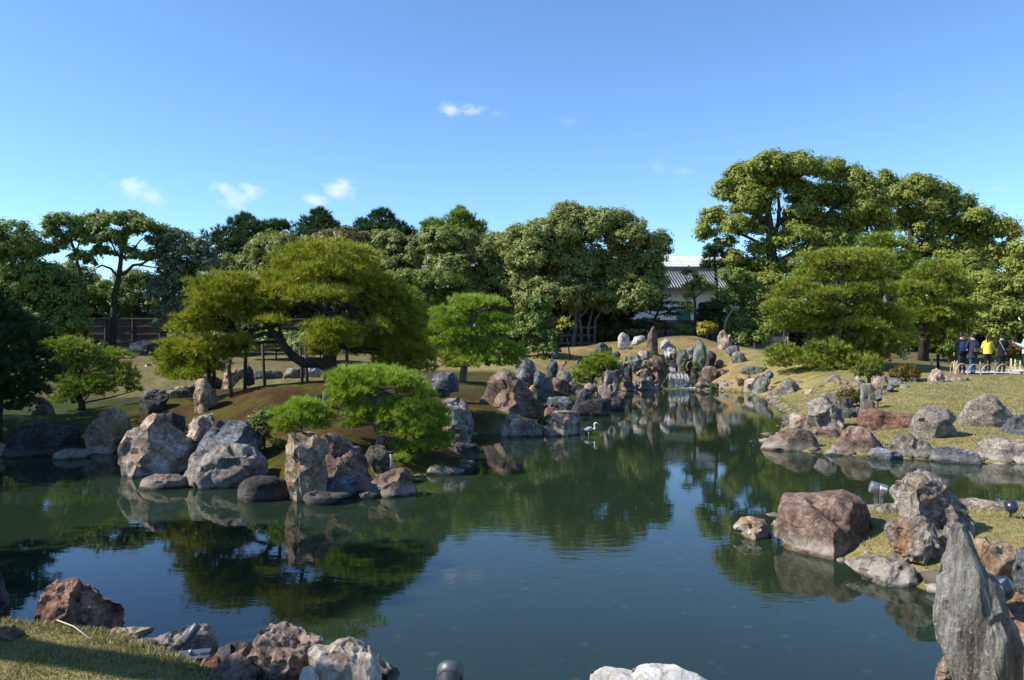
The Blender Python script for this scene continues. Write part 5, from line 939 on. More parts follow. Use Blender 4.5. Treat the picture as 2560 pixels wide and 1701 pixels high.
bg('camphor_tree', 'huge domed camphor tree, tallest in the garden, with sky between its limbs', 'L', CA, 59, 'camphor', base=(655, 0), bark='dark',
   trunks=[([(662, 1300), (660, 900), (650, 680), (640, 540), (625, 420), (610, 300)], .5, .14), ([(650, 640), (695, 520), (700, 420), (695, 320)], .22, .08), ([(690, 530), (740, 470), (790, 400), (830, 250)], .18, .07), ([(645, 560), (560, 480), (470, 400)], .18, .07), ([(655, 700), (520, 620), (380, 560)], .16, .06), ([(660, 800), (860, 680), (960, 560), (1060, 400), (1100, 250)], .3, .1), ([(900, 650), (1100, 600), (1220, 540)], .15, .06), ([(625, 450), (660, 340), (660, 220)], .12, .05)],
   rc=.62, dens=50, ln=.20, wd=.125, spread=.9, fill=.35, jag=.3, twig=.05)
CB = [(1390, 240, 75, 55), (1600, 275, 125, 70), (1500, 350, 110, 70), (1740, 335, 115, 62), (1870, 400, 110, 62), (1650, 440, 125, 70), (1550, 520, 105, 65), (1990, 480, 110, 62), (1800, 530, 125, 72), (2110, 540, 105, 60), (2190, 600, 75, 72), (1950, 620, 125, 70), (1700, 650, 115, 66), (2090, 690, 125, 66), (1850, 720, 125, 66), (1600, 720, 85, 60), (2000, 790, 115, 60), (2200, 740, 85, 70), (1480, 460, 70, 60), (1640, 560, 80, 50), (1900, 840, 100, 60)]
bg('camphor_tree', 'second camphor tree sloping down beside the huge domed one', 'L', CB, 64, 'camphor', base=(1700, 0), bark='dark',
   trunks=[([(1570, 1300), (1565, 900), (1560, 700), (1560, 600), (1540, 400)], .4, .12), ([(1565, 760), (1700, 600), (1720, 420)], .22, .08), ([(1600, 760), (1800, 640), (1880, 480)], .2, .08), ([(1620, 850), (1900, 720), (2080, 600)], .2, .08)],
   rc=.66, dens=50, ln=.21, wd=.13, spread=.9, fill=.35, jag=.3)
bg('broadleaf_tree', 'dense layered green tree behind the people at the picture edge', 'L', [(2280, 680, 60, 55), (2260, 800, 90, 70), (2050, 900, 115, 70), (2200, 940, 115, 70), (2050, 1010, 105, 60), (2200, 1070, 115, 65), (2080, 1140, 105, 60), (2230, 1190, 100, 60), (2000, 1200, 60, 50), (2310, 900, 80, 80), (2120, 1230, 100, 50), (2330, 1080, 80, 80)], 52, 'camphor', base=(2180, 0), rc=.5, dens=44, ln=.19, wd=.12)
bg('broadleaf_tree', 'shaded tree in the gap under the two camphors', 'L', [(800, 950, 120, 80), (950, 850, 120, 80), (1150, 800, 160, 70), (1350, 900, 140, 90), (1500, 1000, 120, 90), (700, 1050, 90, 90), (620, 1000, 80, 70), (600, 1150, 80, 90), (720, 1180, 100, 80), (1650, 850, 130, 80), (1850, 930, 120, 80), (1950, 820, 100, 70), (1480, 850, 100, 80), (1900, 1050, 120, 90)], 56, 'mid', base=(900, 0), rc=.55, dens=32, ln=.2, wd=.12)
# hedge trees that close the view beyond the fence
for i, (x, y, rx, ry_, D_, mt, lb) in enumerate([
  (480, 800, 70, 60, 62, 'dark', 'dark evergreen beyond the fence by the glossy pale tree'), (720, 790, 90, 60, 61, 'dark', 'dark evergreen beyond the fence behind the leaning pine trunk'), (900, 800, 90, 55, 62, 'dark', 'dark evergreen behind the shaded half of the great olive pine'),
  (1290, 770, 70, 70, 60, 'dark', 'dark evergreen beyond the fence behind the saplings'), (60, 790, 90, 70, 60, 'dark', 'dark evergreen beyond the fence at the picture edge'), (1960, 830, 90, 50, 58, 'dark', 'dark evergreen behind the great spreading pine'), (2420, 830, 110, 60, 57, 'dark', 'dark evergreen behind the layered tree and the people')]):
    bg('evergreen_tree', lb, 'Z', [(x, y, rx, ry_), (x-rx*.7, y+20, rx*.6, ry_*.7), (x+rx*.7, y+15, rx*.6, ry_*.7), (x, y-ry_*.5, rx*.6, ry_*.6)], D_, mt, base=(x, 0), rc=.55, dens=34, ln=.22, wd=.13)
# far wood that closes the view behind everything
r_ = np.random.RandomState(77); E = []
for i in range(46):
    D_ = r_.uniform(82, 118); px_ = -500+i*80+r_.uniform(-30, 30); top = r_.uniform(4.5, 8.5)
    if px_ > 1880: top += 4
    if 1560 < px_ < 1860: D_ = 125; top = 4.5
    E.append(((px_-CX)/FP*D_, D_, top*.5+.8, r_.uniform(3, 5), 2.5, top*.6))
V, F, tint, pc = crown_arrays(np.array(E), r_, 1.1, 10, .85, .6, .2, .5, .35, -1)
wo = link('distant_woodland', mesh_np('distant_woodland', V, F, LM['dark'], tint=tint)); tag(wo, kind='stuff')
for i, (lb, lo, D_, mt) in enumerate([
  ('leafy bush under the great olive pine before the fence', [(690, 850, 55, 26), (640, 862, 40, 18), (740, 858, 40, 20)], 42, 'mid'),
  ('leafy bush seen between the pine props and the trunk', [(800, 850, 60, 28), (760, 866, 40, 16), (850, 860, 40, 22)], 40, 'olive'),
  ('dark bush behind the shaded half of the great olive pine', [(920, 865, 60, 34), (980, 860, 50, 34), (1010, 880, 36, 24)], 38, 'dark'),
  ('dark bush before the fence behind the glossy pale tree', [(470, 840, 50, 26), (530, 850, 50, 24), (580, 860, 40, 20)], 47, 'mid'),
  ('dark undergrowth bush at the fence between the slender trunks', [(160, 850, 50, 24), (110, 845, 50, 30), (230, 862, 30, 14)], 50, 'dark')]):
    bg('leafy_bush', lb, 'Z', lo, D_, mt, base=(lo[0][0], 0), rc=.3, dens=24, ln=.13, wd=.08, tr=.04, twig=.015)['category'] = 'bush'
# --- clipped and loose shrubs
bg('leafy_shrub', 'small leaved green shrub beside the low pine shrub on the island', 'B', [(190, 540, 100, 65), (180, 630, 85, 75), (280, 490, 60, 40), (200, 710, 60, 45), (330, 770, 60, 45), (150, 590, 60, 60)], 14.9, 'bright', base=(200, 0), rc=.09, dens=15, ln=.035, wd=.022, twig=.006, tr=.02, fill=.2)['category'] = 'shrub'
bg('clipped_shrub', 'round clipped green shrub on a short stem above the bank stones', 'F', [(705, 515, 135, 85), (640, 530, 70, 55), (775, 530, 65, 55)], 28.3, 'azalea_green', base=(710, 0), rc=.16, dens=24, ln=.06, wd=.04, jag=.12, twig=.012, trunks=[([(715, 680), (712, 600), (705, 530)], .07, .04), ([(712, 610), (670, 560)], .04, .02), ([(712, 610), (750, 560)], .04, .02)])['category'] = 'shrub'
bg('clipped_shrub', 'smooth rusty green mounded azalea beside the round shrub', 'F', [(1085, 535, 145, 75), (1020, 560, 80, 50), (1150, 560, 80, 50)], 30.6, 'azalea', base=(1085, 0), rc=.13, dens=30, ln=.05, wd=.035, jag=.06, twig=.01, tr=.03)['category'] = 'shrub'
bg('clipped_shrub', 'low rusty green azalea mound behind the upright stone post', 'F', [(515, 790, 128, 72), (590, 810, 70, 60)], 25.4, 'azalea', base=(530, 0), rc=.12, dens=30, ln=.045, wd=.03, jag=.06, twig=.01, tr=.03)['category'] = 'shrub'
bg('clipped_shrub', 'shaded round bush left of the people', 'F', [(1510, 330, 75, 70), (1560, 270, 80, 50), (1600, 340, 80, 70)], 42, 'bright', base=(1530, 0), rc=.22, dens=26, ln=.1, wd=.06, jag=.12, twig=.012, tr=.04)['category'] = 'shrub'
bg('clipped_shrub', 'big round brownish bush behind the man in the black coat', 'F', [(2170, 310, 115, 85), (2050, 300, 110, 80), (2260, 320, 90, 80)], 41, 'azalea', base=(2160, 0), rc=.22, dens=30, ln=.1, wd=.06, jag=.08, twig=.012, tr=.04)['category'] = 'shrub'
for i, (rg, x, y, rx, ry_, D_, mt, lb) in enumerate([('C', 890, 1290, 60, 45, 20.9, 'bright', 'tuft of green fern between the pale rocks left of the heron'), ('E', 300, 520, 30, 35, 40.1, 'bright', 'small green plant on the rocks left of the cascade'), ('E', 330, 385, 35, 20, 42.2, 'bright', 'small plant at the foot of the tall tan stone'),
   ('E', 850, 550, 35, 60, 41, 'bright', 'trailing green plant right of the cascade head'), ('E', 1385, 740, 40, 50, 38.3, 'yellowish', 'yellow green plant at the waterline behind the pinkish white rock'), ('E', 1040, 775, 25, 25, 38.9, 'bright', 'small plant at the waterline below the cleft boulder'), ('E', 700, 570, 30, 30, 41.2, 'yellowish', 'yellowish plant under the pale green stone'), ('E', 2090, 950, 80, 14, 31.4, 'bright', 'low water plants beside the big round grey boulder'),
   ('F', 890, 1310, 30, 25, 17.6, 'bright', 'tuft of grass between the tan topped and the domed rock'), ('A', 870, 205, 40, 18, 30, 'bright', 'small pale green shrub right above the islet pine')]):
    s_ = REG[rg][2]; m_ = rx/s_/FP*D_
    bg('small_plant', lb, rg, [(x, y, rx, ry_), (x+rx*.5, y+ry_*.4, rx*.6, ry_*.6)], D_, mt, base=(x, 0), rc=max(.05, m_*.4), dens=14, ln=max(.04, m_*.22), wd=max(.022, m_*.11), twig=.006, tr=.012, limbs=False)['category'] = 'plant'
# trees left of the picture that shade the island and the near water
def shade_pine(x, y, z, r, label):
    r_ = np.random.RandomState(int(abs(x*10))); z0 = float(max(ground_z(x, y)[0], 0)); org = np.array((x, y, z0))
    t = thing('garden_pine', label, 'pine tree', org); m = MB()
    m.tube([org-np.array((0, 0, .3)), org+np.array((.2, .1, (z-z0)*.5)), org+np.array((0, 0, z-z0+r*.4))], [.28, .22, .08], 9)
    for i in range(11):
        a = i*2.4; rr = r*(.25+.7*(i % 4)/3); c = np.array((x+rr*math.cos(a), y+rr*math.sin(a), z+r*(.55-.9*(i % 4)/3)+r_.uniform(-.3, .3)))
        V, F, tn = pad_arrays(c, (r*.5, r*.5, r*.2), 420, 9, .3, .045, r_, -.4, .6, seed=i)
        ll = link('needle_cushion', mesh_np('needle_cushion', V-c, F, LM['pine_green'], tint=tn), t); ll.location = Vector(c-org)
        m.tube([org+np.array((.1, 0, (z-z0)*.7)), (org+c)/2+np.array((0, 0, (z-z0)*.38)), c], [.09, .07, .04], 6)
    m.v = [tuple(np.array(v)-org) for v in m.v]; m.build('trunk', BK['dark'], t); return t, org
shade_pine(-16.2, 15.2, 5.2, 2.8, 'garden pine standing outside the picture beside the shaded pine')
shade_pine(-10.6, 7.0, 5.6, 2.1, 'garden pine on the pond edge outside the picture, nearer the viewer')
t_, o_ = shade_pine(-8.6, 4.6, 4.3, 1.1, 'unseen pine added outside the picture so its low limb shades the near grass')
m = MB(); m.tube([(0, -.1, 2.1), (1.5, -.65, 2.45), (3.05, -1.17, 2.6), (4.2, -1.5, 2.6), (5.0, -1.75, 2.65)], [.13, .12, .11, .105, .09], 8); m.build('limb', BK['dark'], t_)  # low limb added out of view to cast a shadow band on the near grass
# ------------------------------------------------------------------ buildings beyond the fence
M_plaster = simple('white_plaster', (.74, .73, .70), .9, var=.06, sc=1.2)
M_tile = simple('grey_roof_tile', (.145, .15, .165), .45, var=.3, sc=6, spec=.6)
M_ridge = simple('dark_ridge_tile', (.07, .072, .085), .5, var=.2)
M_metal = simple('pale_metal_roof', (.62, .64, .66), .5, var=.04, sc=2)
M_seam = simple('metal_seam', (.36, .38, .40), .5)
M_teal = simple('teal_lattice', (.03, .14, .13), .5)
M_wood = simple('weathered_wood', (.12, .095, .075), .85, var=.35, sc=5)
def fence_mat(name, a, b):
    t = NT(name); tc = t.new('TexCoord'); v = t.mapping(tc.outputs['Object'], (14, 14, .8)); n = t.noise(v, 1.6, 5, .65)
    n2 = t.noise(tc.outputs['Object'], 1.3, 4); c = t.ramp(n, [(.35, a), (.65, b)]); c = t.mix(t.ramp(n2, [(.4, 0), (.7, .4)]), c, (a[0]*1.3, a[1]*1.35, a[2]*1.4)); t.col(c)
    t.b.inputs['Roughness'].default_value = .9; t.bump(n, .7, .02); return t.mat
M_bark = fence_mat('bark_fence_panel', (.035, .026, .02), (.11, .08, .064)); M_rail = fence_mat('fence_rail', (.035, .028, .022), (.10, .08, .064))  # panel tones darkened to stand for the shade of the trees
M_greyp = fence_mat('grey_fence_panel', (.075, .075, .08), (.20, .20, .205))
DB = 72.0
def wpx(px, D): return (px-CX)/FP*D
def zpx(py, D): return CAMZ-(py-CY)/FP*D
bl = thing('white_storehouse', 'long white walled storehouse with a grey tiled roof behind the trees', 'building', (wpx(1520, DB), DB, 1.9))
def bpart(m, name, mat, par=bl, smooth=False):
    o_ = Vector(par.location); m.v = [tuple(Vector(v)-o_) for v in m.v]; return m.build(name, mat, par, smooth)
xa, xb = wpx(1180, DB), wpx(1870, DB); zw, ze, zr = 1.8, zpx(722, DB), zpx(678, DB+3.2)
m = MB(); m.box(((xa+xb)/2, DB+4.2, (zw+ze)/2), (xb-xa, 6.4, ze-zw)); wall = bpart(m, 'wall', M_plaster)
m = MB(); m.box(((xa+xb)/2, DB+.93, ze-.62), (xb-xa+.1, .12, .34)); bpart(m, 'cornice', M_plaster)
ea, eb = Vector((0, DB-.3, ze-.02)), Vector((0, DB+4.2, zr))
m = MB()
for (p0, p1) in ((ea, eb), (Vector((0, DB+8.7, ze-.02)), eb)):
    n_ = Vector((0, -(p1.z-p0.z), (p1.y-p0.y))).normalized()
    if n_.z < 0: n_ = -n_
    q = [Vector((x, p.y, p.z)) for x in (xa-.4, xb+.4) for p in (p0, p1)]
    q2 = [v-n_*.16 for v in q]
    m.add(q+q2, [(0, 2, 3, 1), (4, 5, 7, 6), (0, 4, 6, 2), (1, 3, 7, 5), (0, 1, 5, 4), (2, 6, 7, 3)])
roof = bpart(m, 'roof', M_tile)
m = MB(); k = 0; x = xa-.3
while x < xb+.3:
    m.tube([(x, ea.y-.05, ea.z+.09), (x, (ea.y+eb.y)/2, (ea.z+eb.z)/2+.09), (x, eb.y, eb.z+.09)], [.085, .08, .08], 6, 0); x += .27
tr_ = bpart(m, 'tile_rows', M_tile, smooth=True); tag(tr_, kind='stuff')
m = MB(); m.box(((xa+xb)/2, eb.y, zr+.22), (xb-xa+.9, .42, .5)); m.box(((xa+xb)/2, eb.y, zr+.5), (xb-xa+1.0, .3, .1)); bpart(m, 'ridge', M_ridge)
m = MB(); xw = wpx(1715, DB); zt, zb = zpx(776, DB), zpx(806, DB); m.box((xw, DB+.96, (zt+zb)/2), (1.3, .1, zt-zb)); wf = bpart(m, 'window', M_teal)
m = MB()
for i in range(9): m.box((xw-.6+i*.15, DB+.9, (zt+zb)/2), (.04, .08, zt-zb+.05))
for z in (zt, zb): m.box((xw, DB+.9, z), (1.45, .1, .08))
bpart(m, 'lattice', simple('pale_teal_lattice', (.10, .30, .28), .5))
DM = 96.0
b2 = thing('metal_roofed_hall', 'big hall with a pale metal sheet roof behind the storehouse', 'building', (wpx(1620, DM), DM, 1.9))
xa2, xb2 = wpx(1480, DM), wpx(1900, DM); ze2, zr2 = zpx(690, DM), zpx(641, DM+7)
m = MB(); m.box(((xa2+xb2)/2, DM+8, (1.8+ze2)/2), (xb2-xa2-1, 14, ze2-1.8)); bpart(m, 'wall', M_plaster, b2)
m = MB(); NP = 7; px_ = (xb2-xa2)/14
for (y0, z0, y1, z1) in ((DM, ze2, DM+7, zr2), (DM+14, ze2, DM+7, zr2)):
    m.add([(xa2, y0, z0), (xb2, y0, z0), (xb2, y1, z1), (xa2, y1, z1), (xa2, y0, z0-.2), (xb2, y0, z0-.2), (xb2, y1, z1-.2), (xa2, y1, z1-.2)], [(0, 1, 2, 3), (4, 7, 6, 5), (0, 4, 5, 1), (2, 6, 7, 3), (0, 3, 7, 4), (1, 5, 6, 2)])
bpart(m, 'roof', M_metal, b2)
for i in range(15):
    m = MB(); x = xa2+i*px_; m.add([], []); m.tube([(x, DM-.02, ze2+.05), (x, DM+7, zr2+.05)], .07, 4); bpart(m, 'roof_seam', M_seam, b2)
for j in range(1, 7):
    m = MB(); f = j/7; m.tube([(xa2, DM+7*f, ze2+(zr2-ze2)*f+.03), (xb2, DM+7*f, ze2+(zr2-ze2)*f+.03)], .03, 4); bpart(m, 'roof_joint', M_seam, b2)
m = MB(); xm = wpx(1693, DM); m.tube([(xm, DM+7, zr2), (xm, DM+7, zpx(620, DM+7))], .03, 5); bpart(m, 'mast', M_seam, b2)

# ------------------------------------------------------------------ bamboo and bark fences
def cyl_mesh(name, r, h, n, mat):
    m = MB(); m.tube([(0, 0, 0), (0, 0, h)], r, n); me = bpy.data.meshes.new(name); me.from_pydata(m.v, [], m.f); me.materials.append(mat); return me
def fence(label, x0, x1, y0, y1, ztop, pm, bay=1.8, rows=4, group=None, hh=2.15):
    n = max(1, int(round(math.hypot(x1-x0, y1-y0)/bay))); zb = ztop-hh
    t = thing('garden_fence', label, 'fence', (x0, y0, zb), group); ang = math.atan2(y1-y0, x1-x0); L = math.hypot(x1-x0, y1-y0)/n
    t.rotation_euler = (0, 0, ang)
    ph = hh/rows
    m = MB(); m.box((0, 0, 0), (L-.10, .05, ph-.09)); pme = bpy.data.meshes.new('panel'); pme.from_pydata(m.v, [], m.f); pme.materials.append(pm)
    pom = cyl_mesh('post', .075, hh+.1, 8, M_rail)
    m = MB(); m.box((0, 0, 0), (L, .09, .07)); rme = bpy.data.meshes.new('rail'); rme.from_pydata(m.v, [], m.f); rme.materials.append(M_rail)
    m = MB(); m.box((0, 0, 0), (L, .22, .09)); cme = bpy.data.meshes.new('cap_rail'); cme.from_pydata(m.v, [], m.f); cme.materials.append(M_wood)
    for i in range(n+1): link('post', pom, t, (i*L, -.06, -.1))
    for i in range(n):
        for j in range(rows): link('panel', pme, t, ((i+.5)*L, rs.uniform(-.008, .008), (j+.5)*ph))
        for j in range(rows): link('rail', rme, t, ((i+.5)*L, -.05, j*ph))
        link('cap_rail', cme, t, ((i+.5)*L, 0, hh+.02))
fence('brown bark panelled fence behind the dark trunked trees', wpx(60, 55), wpx(470, 55), 55, 55, 3.98, M_bark)
fence('brown bark panelled fence glimpsed under the great olive pine', wpx(700, 57), wpx(900, 57), 57, 57, 4.0, M_bark)
fence('brown bark panelled fence behind the saplings and great round tree', wpx(1230, 54), wpx(1580, 54), 54, 54, 3.9, M_bark)
fence('grey plank fence on the knoll below the white storehouse', wpx(1590, 55), wpx(1960, 55), 55, 55, 3.83, M_greyp, bay=1.9, rows=3)

# ------------------------------------------------------------------ pine props
M_prop = simple('dark_prop_wood', (.05, .042, .034), .85, var=.3); M_propl = simple('pale_prop_wood', (.38, .34, .29), .8, var=.2)
for (reg, x0, y0, x1, y1, D, mt, r, lb) in [('K', 748, 1000, 742, 1245, 20.6, M_prop, .05, 'dark wooden prop nearest the black pointed rock'), ('K', 880, 955, 905, 1205, 21.2, M_prop, .045, 'dark wooden prop under the pale forked limb, right of the black pointed rock'),
   ('K', 612, 1100, 640, 1260, 19.2, M_prop, .05, 'short leaning prop in front of the tan ridged rock'), ('K', 455, 1140, 470, 1260, 20.3, M_prop, .06, 'thick prop under the lowest limb near the picture side pine lobe'), ('K', 495, 1160, 490, 1260, 20.4, M_prop, .05, 'thin prop close beside the thick one'),
   ('K', 1180, 1000, 1200, 1180, 21.5, M_prop, .045, 'leaning prop just left of the trunk base'), ('K', 1222, 970, 1240, 1178, 21.7, M_prop, .045, 'straight prop between the leaning one and the trunk'), ('K', 1552, 980, 1556, 1160, 19.6, M_prop, .045, 'prop right of the trunk, behind the bright pine shrub'),
   ('B', 1266, 860, 1288, 1000, 14.2, M_propl, .05, 'pale wooden post holding up the bright pine shrub')]:
    (a, b), (c, d) = rp(reg, [(x0, y0), (x1, y1)]); A, B = P(a, b, D), P(c, d, D); B[2] = min(B[2], float(ground_z(B[0], B[1])[0]))-.1
    t = thing('wooden_prop', lb, 'prop', B, 'wooden props under the pines'); m = MB(); m.tube([B-B, (A-B)*.5+rs.normal(size=3)*.01, A-B], [r, r*.95, r*.9], 7); m.build('post', mt, t)
    m = MB(); m.tube([A-B+np.array((-.07, 0, .02)), A-B+np.array((.07, 0, .03))], r*.6, 6); m.build('crossbar', M_prop, t)

# ------------------------------------------------------------------ cascade
wt = NT('falling_water'); tc = wt.new('TexCoord'); n = wt.noise(wt.mapping(tc.outputs['Object'], (14, 14, 1.2)), 2.0, 4, .6)
wt.b.inputs['Base Color'].default_value = (.80, .84, .86, 1); wt.b.inputs['Roughness'].default_value = .15
trn = wt.new('BsdfTransparent'); mx = wt.new('MixShader'); wt.ln(wt.ramp(n, [(.42, 0.0), (.66, .8)]), mx.inputs[0]); wt.ln(trn.outputs[0], mx.inputs[1]); wt.ln(wt.b.outputs[0], mx.inputs[2]); wt.ln(mx.outputs[0], wt.out.inputs[0])
M_fall = wt.mat
ft = NT('foam'); tc = ft.new('TexCoord'); n = ft.noise(tc.outputs['Object'], 12, 5, .7); ft.b.inputs['Base Color'].default_value = (.82, .85, .86, 1); ft.b.inputs['Roughness'].default_value = .4
trn = ft.new('BsdfTransparent'); mx = ft.new('MixShader'); ft.ln(ft.ramp(n, [(.38, 0.0), (.55, .9)]), mx.inputs[0]); ft.ln(trn.outputs[0], mx.inputs[1]); ft.ln(ft.b.outputs[0], mx.inputs[2]); ft.ln(mx.outputs[0], ft.out.inputs[0])
DC = 41.0
R('E', [(478, 790), (490, 690), (525, 640), (560, 605), (740, 600), (785, 650), (830, 720), (850, 800), (660, 830)], 'mossy', 'dark mossy ledge that the cascade pours over', 'boulder', D=DC+.55, p=4, planes=0, crag=.5, fac=[(0, -1, .05, .6)], depth=.5, sub=5)
R('E', [(782, 650), (790, 555), (860, 548), (885, 640), (880, 780), (800, 800)], 'dark', 'tall wet black rock flanking the cascade on its right', D=40.9, strata=.6)
R('E', [(478, 790), (482, 705), (515, 695), (530, 790)], 'mossy', 'small upright mossy stone flanking the cascade on its left', D=40.6)
R('E', [(718, 565), (730, 500), (790, 483), (842, 540), (835, 580)], 'redbrown', 'reddish dark rock above the wet black rock of the cascade', D=42.2)
# rough stones packed between the named rocks
FR = np.random.RandomState(21); USED = set()
STN = {'tan': 'tan', 'brown': 'brown', 'greybrown': 'grey brown', 'grey': 'grey', 'white': 'pinkish white', 'palewhite': 'whitish', 'blue': 'slate'}
def stone_label(x, y, mat):
    for (qx, qy), lb in sorted(ROCKS, key=lambda q: math.hypot(q[0][0]-x, q[0][1]-y)):
        if len(lb.split()) > 10: continue
        dx, dy = x-qx, y-qy; rel = ('just left of' if dx < 0 else 'just right of') if abs(dx) > abs(dy) else ('just above' if dy < 0 else 'just below')
        t = 'small %s stone %s the %s' % (STN[mat], rel, lb)
        if t not in USED and len(t.split()) <= 16: USED.add(t); return t
def fill(reg, quads, mats, label, group):
    for x, y, w, h, D_ in quads:
        n_ = 9; an = np.sort(FR.rand(n_)*6.283); po = [(x+w*.5*math.cos(a)*FR.uniform(.75, 1.1), y+h*.5*math.sin(a)*FR.uniform(.75, 1.1)) for a in an]
        mt_ = mats[FR.randint(len(mats))]; (ax_, ay_), = rp(reg, [(x, y)])
        R(reg, po, mt_, stone_label(ax_, ay_, mt_), D=D_, group=group, sub=3, crag=.8, bury=.6)
fill('E', [(60, 460, 60, 50, 41.2), (250, 500, 90, 60, 41.4), (230, 590, 80, 60, 41), (445, 420, 60, 60, 42.2), (500, 450, 60, 50, 42.2), (590, 330, 60, 40, 42.8), (-60, 480, 70, 60, 39), (-70, 560, 60, 60, 38.4), (60, 730, 80, 60, 39.4), (150, 780, 90, 50, 39.3), (250, 800, 90, 50, 39.3), (330, 790, 80, 60, 39.6), (440, 800, 70, 50, 40), (880, 560, 60, 50, 41), (900, 700, 70, 60, 39.9), (1190, 730, 90, 40, 39.4), (1330, 690, 60, 40, 39), (1400, 800, 50, 50, 38.4), (1000, 560, 60, 40, 41.2), (790, 430, 50, 40, 42.6), (680, 600, 60, 40, 41.9), (470, 380, 70, 50, 42.6)], ['tan', 'brown', 'greybrown', 'grey'], 'rough stones packed between the cascade rocks', 'rough stones packed between the cascade rocks')
fill('E', [(1730, 790, 80, 40, 34.4), (1770, 850, 70, 40, 33.4), (2160, 880, 70, 40, 31.6), (2250, 860, 70, 40, 31), (2060, 790, 70, 50, 33.2), (2180, 790, 60, 40, 33), (2330, 790, 70, 50, 31.5), (1480, 670, 60, 30, 38.6), (1640, 640, 50, 30, 37.5)], ['grey', 'greybrown', 'brown', 'white'], 'small rough stones edging the right bank', 'small rough stones edging the right bank')
fill('F', [(60, 850, 60, 50, 29.5), (200, 720, 60, 40, 31), (300, 720, 70, 40, 30.5), (480, 640, 60, 40, 30), (660, 720, 60, 40, 27), (850, 740, 60, 40, 27.5), (980, 650, 60, 40, 29.6), (1210, 690, 60, 30, 28.6), (400, 640, 50, 30, 31)], ['grey', 'greybrown', 'tan', 'palewhite'], 'small rough stones scattered by the clipped shrubs', 'small rough stones scattered by the clipped shrubs')
fill('C', [(1260, 860, 60, 50, 29.6), (1330, 900, 60, 40, 29), (690, 860, 60, 50, 28.2), (1120, 660, 60, 50, 31.5), (1290, 760, 60, 60, 30.5), (1480, 920, 60, 40, 29), (1570, 930, 60, 50, 28.6), (900, 690, 60, 50, 30), (1950, 470, 60, 40, 39), (1880, 520, 60, 50, 38.6), (2040, 600, 60, 50, 39.4), (1960, 740, 80, 50, 38.2)], ['grey', 'greybrown', 'tan', 'blue'], 'small rough stones lying on the middle bank', 'small rough stones lying on the middle bank')
fl = thing('waterfall', 'small cascade falling over the mossy ledge into the pond', 'waterfall', (wpx(1698, DC), DC-.1, 0)); o_ = np.array(fl.location)
r_ = np.random.RandomState(5)
for i in range(17):
    (x, y), = rp('E', [(535+i*14+r_.uniform(-5, 5), 645+r_.uniform(-10, 10))]); a = P(x, y, DC+.12); b = np.array((a[0]+r_.uniform(-.03, .03), DC-.12, .03)); w = r_.uniform(.018, .04)*(1.7 if 6 < i < 11 or i == 14 else .8)
    pts = [a+np.array((0, .25, .05)), a, a*.8+b*.2+np.array((0, -.12, .0)), a*.4+b*.6+np.array((0, -.1, 0)), b]
    Vv = []
    for k, p_ in enumerate(pts):
        ww = w*(.8+.25*k/4+r_.uniform(-.15, .15)); Vv += [p_-o_+np.array((-ww, 0, 0)), p_-o_+np.array((0, -.03, 0)), p_-o_+np.array((ww, 0, 0))]
    m = MB(); m.add(Vv, [(k*3+j, k*3+j+1, k*3+j+4, k*3+j+3) for k in range(4) for j in range(2)]); m.build('water_strand', M_fall, fl)
for i in range(4):
    (x, y), (x2, y2) = rp('E', [(548+i*16, 553), (552+i*16+r_.uniform(-4, 8), 606)]); a = P(x, y, DC+.9)-o_; b = P(x2, y2, DC+.55)-o_; w = .05
    m = MB(); m.add([a-np.array((w, 0, 0)), a+np.array((w, 0, 0)), b+np.array((w, 0, 0)), b-np.array((w, 0, 0))], [(0, 1, 2, 3)]); m.build('upper_strand', M_fall, fl)
m = MB(); c0 = P(*rp('E', [(655, 795)])[0], DC-.2); c0[2] = .02
m.v = []; ring = [(c0[0]-o_[0]+1.55*math.cos(a)*(1+.15*math.sin(5*a)), -.25+.45*math.sin(a)*(1+.2*math.cos(3*a)), .025+.02*math.sin(7*a)) for a in np.arange(24)/24*2*math.pi]
m.add(ring+[(c0[0]-o_[0], -.2, .07)], [(i, (i+1) % 24, 24) for i in range(24)]); m.build('foam', ft.mat, fl)
ms = NT('water_moss'); tc = ms.new('TexCoord'); n = ms.noise(tc.outputs['Object'], 7, 5); ms.col(ms.ramp(n, [(.35, (.05, .07, .008)), (.65, (.15, .18, .02))])); ms.b.inputs['Roughness'].default_value = .9; ms.bump(n, .8, .05)
m = MB(); ring = []
for a in np.arange(30)/30*2*math.pi:
    ring.append((1.75*math.cos(a)*(1+.1*math.sin(4*a)), -.95+.13*math.sin(a)*(1+.4*math.sin(3*a)), .015))
m.add(ring+[(x*.8, y*.8-.19, .05) for x, y, z in ring]+[(0, -.95, .06)], [(i, (i+1) % 30, 30+(i+1) % 30, 30+i) for i in range(30)]+[(30+i, 30+(i+1) % 30, 60) for i in range(30)])
mo = m.build('moss_mat', ms.mat, None, True, (o_[0], o_[1]-.1, 0)); tag(mo, 'bright green moss floating at the foot of the cascade', 'moss')

